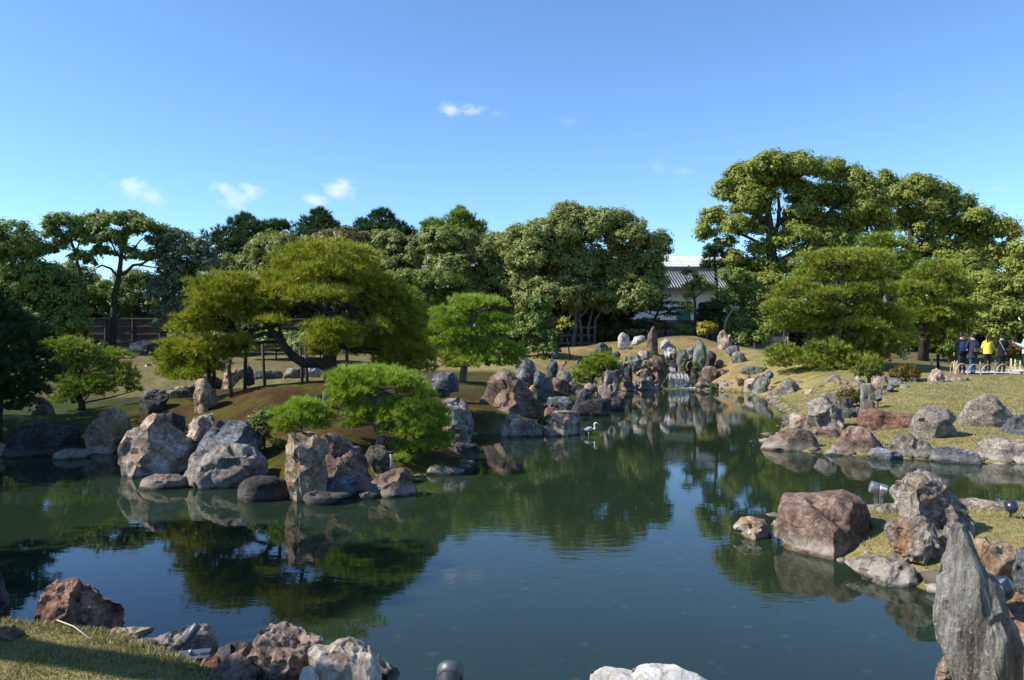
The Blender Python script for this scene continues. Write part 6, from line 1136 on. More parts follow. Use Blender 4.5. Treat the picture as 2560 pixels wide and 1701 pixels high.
# ------------------------------------------------------------------ heron
M_hb = simple('heron_grey', (.30, .31, .34), .8, var=.25, sc=30); M_hw = simple('heron_white', (.72, .71, .67), .8, var=.05); M_hk = simple('heron_black', (.02, .02, .025), .6); M_beak = simple('heron_bill', (.45, .36, .16), .5); M_leg = simple('heron_leg', (.35, .28, .16), .6)
DH = 20.6; sH = 19.6
def hp(x, y, dy=0.0): return P(1420+x/sH, 1040+y/sH, DH+dy)
hx = hp(1030, 870); hx[2] = 0
he = thing('grey_heron', 'grey heron wading in the water beside the square pale block', 'heron', hx)
def sweep(pts, radii, mats, n=12, mi=None):
    m = MB(); rings = []
    for (x, y), (rv, rd) in zip(pts, radii):
        c = hp(x, y)-hx; rings.append([(c[0], c[1]+rd*math.cos(2*math.pi*k/n), c[2]+rv*math.sin(2*math.pi*k/n)) for k in range(n)])
    return m.rings(rings), rings
# one continuous body from tail to bill; the neck bends in an S
u = DH/FP/sH
cent = [(700, 720), (760, 690), (860, 665), (960, 655), (1060, 655), (1150, 665), (1215, 668), (1262, 655), (1300, 620), (1322, 570), (1318, 510), (1296, 460), (1288, 415), (1300, 375), (1335, 345), (1375, 340), (1420, 362), (1460, 385), (1540, 412), (1610, 432)]
rad = [14, 62, 105, 125, 128, 112, 85, 62, 46, 38, 35, 33, 33, 34, 36, 38, 32, 20, 13, 3]
C3 = [hp(*c)-hx for c in cent]
m = MB(); m.tube(C3, [r*u for r in rad], 12)
nf = len(C3)-1; mi = []
for i in range(nf):
    for k in range(12): mi.append(0 if i < 6 else (1 if i < 16 else 2))
m.m = mi+[0, 2]
m.build('body', [M_hb, M_hw, M_beak], he)
for sgn in (-1, 1):
    m = MB(); n = 9; rings = []
    for q in range(n):
        f = q/(n-1); c = hp(1200-f*490, 610+f*85)-hx; hgt = u*(30+105*math.sin(math.pi*min(1, f*1.15+.12))**.8)*(1 if f < .95 else .5)
        rings.append([(c[0], c[1]+sgn*(u*118*math.sin(math.pi*min(1, f*.8+.22)))*.95+sgn*u*12*math.cos(2*math.pi*k/8), c[2]+hgt*.75*math.sin(2*math.pi*k/8)) for k in range(8)])
    m.rings(rings); m.build('wing', M_hb, he)
    m = MB(); a = hp(1010+sgn*25, 770)-hx; m.tube([a+np.array((0, sgn*.04, 0)), (a[0]+.015, sgn*.04, a[2]-.06), (a[0]-.01, sgn*.04, -.35)], [.013, .009, .008], 6); m.build('leg', M_leg, he)
    m = MB(); m.ball(hp(1392, 352)-hx+np.array((0, sgn*u*30, 0)), u*9, 0, 6, 5); m.build('eye', M_hk, he)
    m = MB(); m.tube([hp(1180, 650)-hx+np.array((0, sgn*u*85, 0)), hp(1215, 700)-hx+np.array((0, sgn*u*70, 0)), hp(1215, 745)-hx+np.array((0, sgn*u*45, 0))], [u*30, u*36, u*12], 7); m.build('shoulder_patch', M_hk, he)
m = MB(); m.tube([hp(1390, 325)-hx, hp(1345, 318)-hx, hp(1300, 345)-hx], [u*14, u*20, u*5], 6); m.build('crest', M_hk, he)

# ------------------------------------------------------------------ path, hoops, little things on the right lawn
pm = simple('gravel_path', (.50, .475, .43), .95, var=.18, sc=30)
xs_ = np.linspace(18.6, 75, 60); ys_ = np.linspace(0, 1, 7); V = []; F = []
for i, x in enumerate(xs_):
    y0 = 33.6-.035*(x-18.6)-.4*math.exp(-(x-18.6)*.8)*-1; y1 = 38.4+.0*(x-18.6)
    if x < 20: y0 += (20-x)*.25; y1 -= (20-x)*.3
    for f in ys_:
        y = y0+(y1-y0)*f; xx_ = x+(y-33.6)*.57+.55; V.append((xx_, y, float(ground_z(xx_, y)[0])+.03))
for i in range(len(xs_)-1):
    for j in range(6): F.append((i*7+j, (i+1)*7+j, (i+1)*7+j+1, i*7+j+1))
po = link('path', mesh_np('path', V, F, pm, smooth=True)); tag(po, kind='structure')
M_bam = simple('pale_bamboo', (.52, .42, .26), .55, var=.25, sc=12)
def hoop(px0, px1, pyt, pyb, D, lab, turn=0.0, r=.016):
    a, b = P(px0, pyb, D), P(px1, pyb, D); c = (a+b)/2; w = np.linalg.norm(b-a)/2; h = (pyb-pyt)/FP*D
    z = float(ground_z(c[0], c[1])[0]); t = thing('bamboo_hoop', lab, 'fence hoop', (c[0], c[1], z), 'bamboo hoops edging the path', rz=turn)
    m = MB(); hh = max(h, .42); w = max(w, .27); pts = [(-w*math.cos(q), 0, -.08+(hh+.08)*math.sin(q)**.85) for q in np.linspace(0, math.pi, 15)]
    m.tube(pts, r, 6); m.build('cane', M_bam, t)
    for s in (-1, 1):
        m = MB(); m.tube([(s*w*.97, 0, hh*.35), (s*w*.955, 0, hh*.35+.02)], r*1.25, 6); m.build('node', M_wood, t)
def q_(x, y): return 2340+x/10.727, 820+y/10.727
for i, (x0, x1, yt, yb, tn, lb) in enumerate([(555, 840, 995, 1300, 0, 'front bamboo hoop before the man in the mask'), (845, 1200, 1010, 1305, 0, 'front bamboo hoop before the man in jeans'), (1205, 1590, 1015, 1290, 0, 'front bamboo hoop before the woman in yellow'), (1600, 2010, 1040, 1310, 0, 'front bamboo hoop before the man in the black coat'), (2000, 2380, 1045, 1330, 0, 'front bamboo hoop at the picture edge'),
   (425, 455, 955, 1290, 1.35, 'edge-on bamboo hoop at the corner of the path, outermost'), (480, 510, 955, 1295, 1.2, 'edge-on bamboo hoop second from the path corner'), (535, 600, 965, 1295, .9, 'half turned bamboo hoop third from the path corner')]):
    a, b = q_(x0, yt), q_(x1, yb); hoop(a[0], b[0], a[1], b[1], 33.4 if i < 5 else 33.8+.35*(i-5), lb, tn)
for i, (x, yt, yb, lb) in enumerate([(1180, 935, 1190, 'back bamboo hoop between the man in jeans and the woman'), (1390, 905, 1190, 'back bamboo hoop behind the legs of the woman'), (1590, 880, 1170, 'back bamboo hoop between the woman and the black coat'), (1820, 1010, 1140, 'back bamboo hoop by the black trousers'), (2010, 815, 1130, 'tall back bamboo hoop right of the black coat'), (2125, 815, 1100, 'tall back bamboo hoop nearest the man with the phone'), (2255, 940, 1100, 'back bamboo hoop at the picture edge')]):
    a = q_(x, yt); b = q_(x, yb); hoop(a[0]-1.6, a[0]+1.6, a[1], b[1], 36.5+.25*i, lb, 1.1, .026)
M_blk = simple('black_post_metal', (.018, .018, .02), .5); M_navy = simple('dark_lamp_housing', (.02, .024, .045), .3, spec=.6); M_alu = simple('lamp_grey_metal', (.30, .31, .33), .38, metal=.7, var=.08); M_dgrey = simple('lamp_dark_grey', (.055, .06, .072), .45, var=.1, spec=.5); M_lens = simple('lamp_lens', (.10, .11, .12), .08, spec=.8); M_cable = simple('black_cable', (.012, .012, .013), .5)
x, y, z = hit(*rp('F', [(1425, 505)])[0]); t = thing('path_bollard', 'slim dark bollard light behind the pale pointed rock', 'bollard', (x, y, z)); m = MB(); m.tube([(0, 0, -.1), (0, 0, .62)], .07, 10); m.build('post', M_blk, t); m = MB(); m.tube([(0, 0, .62), (0, 0, .70)], [.085, .07], 10); m.build('cap', M_blk, t)
for (px, py, D, lb) in [(2087, 895, 38, 'short pale stake under the great spreading pine'), (2329, 882, 40, 'short pale stake in the shade beside the round bush')]:
    a = P(px, py, D); z = float(ground_z(a[0], a[1])[0]); t = thing('wooden_stake', lb, 'stake', (a[0], a[1], z)); m = MB(); m.tube([(0, 0, -.1), (.01, 0, .2), (0, 0, .38)], [.04, .038, .034], 7); m.build('stake', M_propl, t)
# ball shaped spotlights
def ball_lamp(px, py, D, r, lb, face=(-.4, -.8, .4)):
    c = P(px, py, D); t = thing('ball_spotlight', lb, 'spotlight', c); f = Vector(face).normalized(); q = f.to_track_quat('Z', 'Y').to_matrix()
    m = MB(); rings = []
    for a, rr in [(-1.0, .12), (-.92, .40), (-.7, .72), (-.35, .94), (0, 1.0), (.3, 1.0), (.62, .98), (.66, .90), (.55, .86)]:
        rings.append([tuple(q @ Vector((r*rr*math.cos(2*math.pi*k/18), r*rr*math.sin(2*math.pi*k/18), r*a))) for k in range(18)])
    m.rings(rings, cap=False); m.add([rings[0][k] for k in range(18)], [tuple(range(17, -1, -1))]); m.build('housing', M_navy, t)
    m = MB(); m.add([tuple(q @ Vector((r*.86*math.cos(2*math.pi*k/18), r*.86*math.sin(2*math.pi*k/18), r*.5))) for k in range(18)], [tuple(range(18))]); m.build('lens', M_lens, t)
    m = MB(); m.tube([(0, 0, -r*.7), (0, .02, -r*1.5), (0, .04, -r*2.4)], r*.16, 6); m.build('stem', M_blk, t)
for rg, x, y, D, r, lb, fc in [('G', 1965, 928, 5.6, .085, 'large dark ball spotlight behind the tall leaning stone', (-.5, .2, .7)), ('G', 2036, 356, 9.5, .075, 'dark ball spotlight on the back edge of the peninsula', (.3, .7, .5)), ('F', 930, 710, 27.3, .12, 'dark ball spotlight on the brown stone block below the mounded bush', (-.6, -.3, .6)), ('F', 808, 808, 24.4, .11, 'dark ball spotlight behind the upright stone post', (-.4, -.5, .7)),
   ('E', 1722, 652, 36, .17, 'dark spotlight box on the slope above the tall grey rock', (-.8, -.3, .4)), ('E', 1480, 782, 37.0, .1, 'small dark ball spotlight in front of the pinkish white rock', (.3, -.7, .5)), ('A', 1250, 403, 37.4, .2, 'small dark spotlight on the grey block by the far channel', (.3, .7, .5))]:
    ball_lamp(*rp(rg, [(x, y)])[0], D, r, lb, fc)
# silver spotlight on the peninsula
D = 10.7; c = P(*rp('G', [(1108, 228)])[0], D); t = thing('garden_spotlight', 'silver cylindrical spotlight on a bracket above the peninsula rocks', 'spotlight', c); s_ = D/FP/2.7947
ax = Vector((-.93, .25, .22)).normalized(); q = ax.to_track_quat('Z', 'Y').to_matrix()
def lathe(prof, mat, name, par, q=q, n=20, off=(0, 0, 0)):
    m = MB(); rings = [[tuple(q @ Vector((r*math.cos(2*math.pi*k/n), r*math.sin(2*math.pi*k/n), h))+Vector(off)) for k in range(n)] for h, r in prof]; m.rings(rings); return m.build(name, mat, par)
lathe([(-52*s_, 34*s_), (-48*s_, 37*s_), (-2*s_, 37*s_)], M_alu, 'body', t)
for i in range(7): lathe([((-46+i*6)*s_, 39*s_), ((-44+i*6)*s_, 39*s_)], M_alu, 'cooling_fin', t)
lathe([(0, 36*s_), (4*s_, 39*s_), (52*s_, 41*s_), (56*s_, 39*s_), (50*s_, 35*s_)], M_alu, 'hood', t)
lathe([(48*s_, 35*s_), (49*s_, 34*s_)], M_lens, 'lens', t)
m = MB(); m.box((0, -40*s_, -70*s_), (26*s_, 5*s_, 90*s_)); m.box((0, 40*s_, -70*s_), (26*s_, 5*s_, 90*s_)); m.box((0, 0, -116*s_), (30*s_, 86*s_, 7*s_)); m.build('bracket', M_alu, t, False)
m = MB(); m.tube([(0, -46*s_, -45*s_), (0, -50*s_, -45*s_)], 9*s_, 10); m.build('bolt', M_dgrey, t)
m = MB(); m.tube([(8*s_, 0, -118*s_), (4*s_, 0, -200*s_)], 7*s_, 7); m.build('stem', M_dgrey, t)
m = MB(); m.tube([(14*s_, -20*s_, -60*s_), (30*s_, -30*s_, -90*s_), (20*s_, -20*s_, -140*s_), (-10*s_, -10*s_, -205*s_)], 3*s_, 6); m.build('cable', M_cable, t)
# spotlight in front, at the bottom edge
D = 2.85; c = P(1125, 1690, D); t = thing('garden_spotlight', 'grey ribbed spotlight seen from behind at the bottom picture edge', 'spotlight', c); s_ = D/FP/3.1053
q = Vector((.05, .86, .5)).to_track_quat('Z', 'Y').to_matrix(); 
lathe([(-150*s_, 60*s_), (-146*s_, 72*s_), (-140*s_, 76*s_)], M_dgrey, 'rear_cap', t, q)
for i in range(13): lathe([((-138+i*9)*s_, 84*s_), ((-136+i*9)*s_, 87*s_), ((-133.5+i*9)*s_, 87*s_), ((-132+i*9)*s_, 84*s_)], M_dgrey, 'cooling_fin', t, q, 24)
lathe([(-139*s_, 78*s_), (-20*s_, 80*s_)], M_dgrey, 'body', t, q, 24)
lathe([(-22*s_, 86*s_), (-10*s_, 100*s_), (40*s_, 108*s_), (66*s_, 106*s_), (62*s_, 98*s_), (20*s_, 92*s_)], M_dgrey, 'hood', t, q, 28)
m = MB()
for sx in (-1, 1): m.box((sx*98*s_, -30*s_, -100*s_), (9*s_, 40*s_, 190*s_))
m.build('bracket', M_dgrey, t, False); m = MB(); m.tube([(0, -30*s_, -190*s_), (0, -40*s_, -420*s_)], 20*s_, 10); m.box((0, -30*s_, -192*s_), (205*s_, 40*s_, 9*s_)); m.build('stem', M_dgrey, t)
# tube lamp on the near grass
D = 3.95; cb = P(*rp('H', [(1985, 905)])[0], D); t = thing('tube_spotlight', 'slim dark tube spotlight on a base plate in the near grass', 'spotlight', cb); s_ = D/FP/4.2143
q = Vector((.62, .35, .95)).to_track_quat('Z', 'Y').to_matrix()
lathe([(-52*s_, 40*s_), (-48*s_, 46*s_), (150*s_, 46*s_), (156*s_, 40*s_)], M_dgrey, 'tube', t, q, 22)
lathe([(-54*s_, 36*s_), (-53*s_, 36*s_)], M_alu, 'end_cap', t, q, 20)
m = MB(); m.tube([(20*s_, 0, -40*s_), (38*s_, 0, -100*s_), (30*s_, 10*s_, -215*s_)], 9*s_, 8); m.build('stem', M_dgrey, t)
m = MB(); m.tube([(20*s_, -8*s_, -125*s_), (34*s_, 0, -165*s_)], [22*s_, 26*s_], 10); m.build('joint', M_alu, t)
gz = float(ground_z(cb[0], cb[1])[0]); dz = gz-cb[2]
m = MB(); m.box((40*s_, 20*s_, dz+.035), (330*s_, 260*s_, .012), R=Matrix.Rotation(.25, 3, 'Z')); m.build('base_plate', M_dgrey, t, False)
for k, pts in enumerate([[(-300, -80, 12), (-200, -60, 25), (-120, -50, 18), (-40, -30, 30), (20, 0, 60)], [(-160, -40, 10), (-175, 10, 90), (-120, 20, 120), (-60, -10, 40), (60, -40, 20), (180, 20, 14)], [(20, 0, 70), (70, -30, 120), (60, -30, 60), (-20, -50, 30), (-140, -70, 12)], [(-170, -60, 8), (-150, -30, 60), (-160, 0, 130), (-150, 10, 160)]]):
    m = MB(); m.tube([(x*s_, y*s_, dz+z*s_*.8+.01) for x, y, z in pts], 7*s_, 6); m.build('cable', M_cable, t)
# thin cane lying on the near grass
a = P(*rp('H', [(600, 775)])[0], 4.3); b = P(*rp('H', [(960, 880)])[0], 4.05); zc = max(float(ground_z(a[0], a[1])[0]), float(ground_z(b[0], b[1])[0]))+.02
m = MB(); m.tube([(0, 0, 0), ((b[0]-a[0])/2, (b[1]-a[1])/2, .012), (b[0]-a[0], b[1]-a[1], -.01)], .0035, 6); o = m.build('cane', M_propl, None, True, (a[0], a[1], zc)); tag(o, 'thin pale cane lying on the near grass beside the reddish boulder', 'cane')
# fallen log by the fence
# ------------------------------------------------------------------ people on the path
M_skin = simple('skin', (.52, .33, .24), .55, var=.06); M_hair = simple('black_hair', (.012, .010, .010), .5); M_hairb = simple('brown_hair', (.06, .025, .015), .45)
def cloth(n, c, v=.15): return simple(n, c, .85, var=v, sc=14, spec=.15)
M_blackj = cloth('black_cloth', (.012, .013, .018)); M_navyc = cloth('navy_denim', (.018, .028, .065)); M_jean = cloth('blue_jeans', (.03, .075, .20)); M_slate = cloth('slate_jacket', (.030, .036, .050)); M_yel = cloth('yellow_knit', (.78, .68, .07), .08); M_dtr = cloth('dark_trousers', (.018, .017, .017)); M_sky = cloth('pale_blue_shirt', (.42, .60, .78), .06); M_red = simple('red_shoe', (.45, .06, .04), .6); M_shoe = simple('dark_shoe', (.02, .018, .016), .6); M_mask = simple('white_mask', (.75, .76, .78), .7, var=.03); M_eye = simple('eye_dark', (.015, .012, .01), .2); M_scarf = cloth('grey_scarf', (.25, .26, .29))
M_packn = cloth('navy_pack', (.016, .028, .095)); M_packk = cloth('black_pack', (.022, .030, .048)); M_packb = cloth('brown_pack_base', (.16, .095, .055)); M_strap = cloth('pale_strap', (.42, .38, .33)); M_tag = simple('white_tag', (.7, .7, .68), .6); M_phone = simple('phone_silver', (.55, .55, .57), .3, metal=.3); M_org = cloth('orange_collar', (.45, .08, .03))
def skin_arrays(V, E, Rr, sub=2):
    me = bpy.data.meshes.new('tmp'); me.from_pydata(V, E, []); o = bpy.data.objects.new('tmp', me); COL.objects.link(o)
    o.modifiers.new('s', 'SKIN'); sv = me.skin_vertices[0].data
    for i, r in enumerate(Rr): sv[i].radius = r if hasattr(r, '__len__') else (r, r)
    sv[0].use_root = True
    sb = o.modifiers.new('d', 'SUBSURF'); sb.levels = sub; sb.render_levels = sub
    dg = bpy.context.evaluated_depsgraph_get(); ev = o.evaluated_get(dg); m2 = ev.to_mesh()
    vv = np.array([v.co[:] for v in m2.vertices]); ff = [tuple(p.vertices) for p in m2.polygons]; ev.to_mesh_clear()
    bpy.data.objects.remove(o); bpy.data.meshes.remove(me); return vv, ff
def person(label, px, pyh, pyf, D, face, top, legs, shoe, hair, arms, stride=.0, head=0.0, coat=None, hem=.86, longhair=False, female=False, group='visitors standing on the gravel path'):
    """face: direction the body faces (radians from +Y towards -X); arms: {'L'/'R': (elbow, wrist)} in body space, x right, y ahead"""
    H = (pyf-pyh)/FP*D; k = H/1.70; base = P(px, pyf, D); base[2] = float(ground_z(base[0], base[1])[0])+.03
    t = thing('person', label, 'person', base, group, rz=face)
    sh = .175 if female else .20; J = {}
    V = [(0, 0, .93), (0, .005, 1.08), (0, .0, 1.26), (0, -.01, 1.40), (0, .0, 1.475), (0, .015, 1.56), (0, .02, 1.63)]
    Rr = [(.15, .115), (.135, .10), (.155, .115), (.115, .085), .052, .078, .072]; E = [(i, i+1) for i in range(6)]; tg = ['l', 't', 't', 't', 's', 's', 's']
    def add(p, r, par, g): V.append(p); Rr.append(r); E.append((par, len(V)-1)); tg.append(g); return len(V)-1
    hands = []
    for s, nm in ((-1, 'L'), (1, 'R')):
        a = add((s*sh*.75, -.01, 1.40), .062, 3, 't'); a = add((s*sh, -.01, 1.375), .058, a, 't')
        el, wr = arms[nm]
        mid = tuple((np.array((s*sh, -.01, 1.375))+np.array(el))/2); a = add(mid, .052, a, 't'); a = add(el, .045, a, 't'); a = add(tuple((np.array(el)+np.array(wr))/2), .040, a, 't'); a = add(wr, .032, a, 't')
        d = np.array(wr)-np.array(el); d = d/np.linalg.norm(d); pl_ = tuple(np.array(wr)+d*.07); a = add(pl_, (.036, .020), a, 's'); hands.append((np.array(pl_), d, s))
        lx = stride*s
        a = add((s*.085, 0, .86), (.092, .10), 0, 'l'); a = add((s*.095, lx*.25, .68), .080, a, 'l'); a = add((s*.10, lx*.5+.01, .48), .058, a, 'l'); a = add((s*.10, lx*.85-.01, .28), .052, a, 'l'); a = add((s*.10, lx-.02, .09), .040, a, 'l')
        a = add((s*.105, lx+.06, .045), (.042, .035), a, 'f'); a = add((s*.11, lx+.15, .035), (.036, .025), a, 'f')
    vv, ff = skin_arrays(V, E, Rr)
    seg = np.array([(np.array(V[a])*.5+np.array(V[b])*.5) for a, b in E]); sg = [tg[b] for a, b in E]
    mi = []; code = {'s': 0, 't': 1, 'l': 2, 'f': 3}
    A_ = np.array([V[a] for a, b in E]); B_ = np.array([V[b] for a, b in E]); AB = B_-A_; L2 = np.sum(AB*AB, 1)
    for f in ff:
        c = vv[list(f)].mean(0); tt = np.clip(np.sum((c-A_)*AB, 1)/L2, 0, 1); d = np.linalg.norm(c-A_-AB*tt[:, None], axis=1); j = int(np.argmin(d)); g = sg[j]
        if g == 't' and c[2] < .94 and abs(c[0]) < .17: g = 'l'
        if c[2] > 1.455 and abs(c[0]) < .1: g = 's'
        mi.append(code[g])
    m = MB(); m.add(vv, ff); m.m = mi
    # five fingers to each hand, nose and ears, grown into the same mesh
    for c, d, s in hands:
        w = np.cross(d, (0, 0, 1.)); w = w/(np.linalg.norm(w)+1e-6); nrm = np.cross(w, d)
        for q, ln in enumerate((.066, .078, .072, .056)):
            p0 = c+w*(.024-.016*q)+d*.005; m.tube([p0, p0+d*ln*.55-nrm*.008, p0+d*ln-nrm*.026], [.0095, .0088, .0065], 5, 0)
        p0 = c-d*.04+w*.03; m.tube([p0, p0+d*.03+w*.02, p0+d*.062+w*.018-nrm*.01], [.012, .0105, .008], 5, 0)
    hc = np.array((0, .015, 1.60)); ch, shh = math.cos(head), math.sin(head)
    def hd(x, y, z): return hc+np.array((x*ch-y*shh, x*shh+y*ch, z))
    m.tube([hd(0, .075, .02), hd(0, .10, -.015), hd(0, .085, -.03)], [.010, .016, .008], 6, 0)
    for s in (-1, 1): m.ball(hd(s*.076, 0, -.01), (.014, .022, .030), 0, 7, 5)
    m.v = [tuple(np.array(v)*k) for v in m.v]
    m.build('body', [M_skin, top, legs, shoe], t)
    mm = MB()
    for s in (-1, 1): mm.ball(hd(s*.030, .078, .018), .009, 0, 6, 5)
    mm.v = [tuple(np.array(v)*k) for v in mm.v]; mm.build('eyes', M_eye, t)
    mm = MB(); mm.tube([hd(-.02, .082, -.055), hd(0, .09, -.055), hd(.02, .082, -.055)], [.004, .007, .004], 5); mm.v = [tuple(np.array(v)*k) for v in mm.v]; mm.build('mouth', M_org, t)
    # hair cap with a fringe line
    mm = MB(); rings = []; n = 16
    for j in range(9):
        a = j/8*math.pi*.62; rings.append([tuple(hd(.092*math.sin(a)*math.cos(2*math.pi*q/n), -.012+.104*math.sin(a)*math.sin(2*math.pi*q/n), .028+.085*math.cos(a)-(.035 if (math.sin(2*math.pi*q/n) < .2 and j > 5) else -.02*(j > 6)))) for q in range(n)])
    mm.rings(rings[1:]); mm.v = [tuple(np.array(v)*k+rs.normal(size=3)*.003) for v in mm.v]; mm.build('hair', hair, t)
    if longhair:
        mm = MB(); mm.tube([hd(0, -.09, .03), hd(-.01, -.115, -.06), hd(-.02, -.125, -.16), hd(-.03, -.12, -.26)], [.045, .055, .048, .015], 9, flat=.5); mm.v = [tuple(np.array(v)*k) for v in mm.v]; mm.build('ponytail', hair, t)
    if coat:
        mm = MB(); rings = []; n = 18
        for z, rx, ry in [(1.455, .062, .062), (1.42, .13, .088), (1.38, .185, .108), (1.28, .195, .130), (1.12, .175, .125), (.98, .178, .135), (hem+.04, .190, .145), (hem, .195, .148), (hem+.01, .175, .128)]:
            rings.append([(rx*math.cos(2*math.pi*q/n)*(1+.02*math.sin(3*q+z*20)), ry*math.sin(2*math.pi*q/n)*(1+.03*math.cos(4*q+z*30)), z) for q in range(n)])
        mm.rings(rings, cap=False); mm.v = [tuple(np.array(v)*k) for v in mm.v]; mm.build(coat[0], coat[1], t)
    return t, k, base, hd
def rest(s, b=.06, z=.86): return ((s*.245, -.02, 1.12), (s*.255, b, z))
DP = 33.9
# the body faces away from the viewer at face=0
t1, k1, b1, hd1 = person('person in a black jacket and navy trousers wearing a white mask, head turned sideways', *[q_(700, 0)[0], q_(0, 205)[1], q_(0, 1285)[1]], DP, -.15, M_blackj, M_navyc, M_red, M_hair, {'L': ((-.28, -.03, 1.13), (-.30, .02, .88)), 'R': ((.25, .08, 1.14), (.15, .30, 1.12))}, .05, head=-1.0, coat=('jacket', M_blackj), hem=.80)
mm = MB(); rings = []
for j in range(5):
    a = j/4*math.pi*.5; rings.append([tuple(hd1(.056*math.sin(a+.15)*math.cos(2*math.pi*q/12), .07+.036*math.cos(a), -.045+.048*math.sin(a+.15)*math.sin(2*math.pi*q/12))) for q in range(12)])
mm.rings(rings); mm.v = [tuple(np.array(v)*k1) for v in mm.v]; mm.build('face_mask', M_mask, t1)
mm = MB(); mm.tube([(.06*math.cos(a), .062*math.sin(a), 1.475) for a in np.linspace(0, 6.0, 14)], .014, 6); mm.v = [tuple(np.array(v)*k1) for v in mm.v]; mm.build('collar', M_org, t1)
t2, k2, b2_, hd2 = person('person in a slate parka and blue jeans carrying a black backpack', q_(985, 0)[0], q_(0, 205)[1], q_(0, 1295)[1], DP-.3, .05, M_slate, M_jean, M_shoe, M_hair, {'L': ((-.27, .0, 1.12), (-.20, .22, 1.0)), 'R': ((.27, .0, 1.12), (.20, .22, 1.0))}, .07, head=.1, coat=('parka', M_slate), hem=.66)
t3, k3, b3, hd3 = person('person with long brown hair in a bright yellow sweater and dark trousers', q_(1385, 0)[0], q_(0, 240)[1], q_(0, 1215)[1], 35.0, -.1, M_yel, M_dtr, M_shoe, M_hairb, {'L': ((-.22, .08, 1.13), (-.10, .26, 1.10)), 'R': ((.27, .02, 1.12), (.44, .14, 1.16))}, .05, head=-.35, coat=('sweater', M_yel), hem=.84, longhair=True, female=True)
t4, k4, b4, hd4 = person('person in a long black coat with a pale shoulder strap, seen from behind', q_(1770, 0)[0], q_(0, 205)[1], q_(0, 1220)[1], 34.7, -.2, M_blackj, M_dtr, M_shoe, M_hair, {'L': ((-.24, .05, 1.13), (-.12, .26, 1.14)), 'R': ((.25, .05, 1.13), (.14, .27, 1.14))}, .03, head=-.5, coat=('coat', M_blackj), hem=.70)
mm = MB(); mm.tube([(.07*math.cos(a), .075*math.sin(a), 1.47) for a in np.linspace(0, 6.2, 14)], .022, 6); mm.v = [tuple(np.array(v)*k4) for v in mm.v]; mm.build('scarf', M_scarf, t4)
t5, k5, b5, hd5 = person('person in a pale blue shirt holding up a phone at the picture edge', q_(2420, 0)[0], q_(0, 220)[1], q_(0, 1330)[1], 33.6, 1.25, M_sky, M_navyc, M_shoe, M_hair, {'L': ((-.20, .14, 1.12), (-.10, .36, 1.24)), 'R': ((.20, .14, 1.12), (.08, .36, 1.24))}, .05, head=.1, coat=('shirt', M_sky), hem=.82)
def body_pt(b, k, face, p):
    c, s = math.cos(face), math.sin(face); p = np.array(p)*k; return b+np.array((p[0]*c-p[1]*s, p[0]*s+p[1]*c, p[2]))
def pack(label, b, k, face, main, low, tagm=None):
    t = thing('backpack', label, 'backpack', body_pt(b, k, face, (0, -.19, 1.12)), None, rz=face); m = MB(); rings = []
    for z, w, d in [(-.22, .12, .06), (-.20, .15, .085), (-.05, .155, .095), (.10, .15, .09), (.19, .125, .07), (.225, .07, .035)]:
        rings.append([(math.copysign(abs(math.cos(2*math.pi*q/20))**.55, math.cos(2*math.pi*q/20))*w, math.copysign(abs(math.sin(2*math.pi*q/20))**.6, math.sin(2*math.pi*q/20))*d, z) for q in range(20)])
    m.rings(rings); m.build('main_compartment', main, t)
    m = MB(); m.box((0, -.105, -.10), (.22, .05, .15)); m.build('front_pocket', low, t, False)
    for s in (-1, 1):
        m = MB(); m.tube([(s*.08, .06, .19), (s*.11, .16, .27), (s*.13, .34, .20), (s*.14, .33, 0), (s*.13, .10, -.16)], .018, 6, flat=.5); m.build('shoulder_strap', main, t)
    m = MB(); m.tube([(-.03, -.01, .22), (0, -.01, .25), (.03, -.01, .22)], .008, 5); m.build('grab_loop', main, t)
    if tagm: m = MB(); m.box((.07, -.135, -.12), (.035, .012, .045)); m.build('tag', tagm, t, False)
pack('navy blue backpack with a white tag worn over the black jacket', b1, k1, -.15, M_packn, M_packn, M_tag)
pack('black backpack with a brown base worn over the slate parka', b2_, k2, .05, M_packk, M_packb)
t = thing('shoulder_bag', 'dark shoulder bag on a pale strap worn over the black coat', 'bag', body_pt(b4, k4, -.2, (.13, -.17, .90)), None, rz=-.2)
m = MB(); m.box((0, 0, 0), (.22, .08, .2)); m.build('pouch', M_blackj, t, False); m = MB(); m.tube([(-.30, .0, .52), (-.22, -.02, .36), (-.10, -.02, .10), (-.06, -.03, 0), (-.05, -.05, -.12)], .016, 6, flat=.5); m.build('strap', M_strap, t)
t = thing('phone', 'silver phone held up by the person in pale blue', 'phone', body_pt(b5, k5, 1.25, (0, .46, 1.30)), None, rz=1.25); m = MB(); m.box((0, 0, 0), (.075, .012, .15), R=Matrix.Rotation(-.5, 3, 'X')); m.build('case', M_phone, t, False); m = MB(); m.box((0, -.009, 0), (.066, .004, .135), R=Matrix.Rotation(-.5, 3, 'X')); m.build('screen', M_eye, t, False)

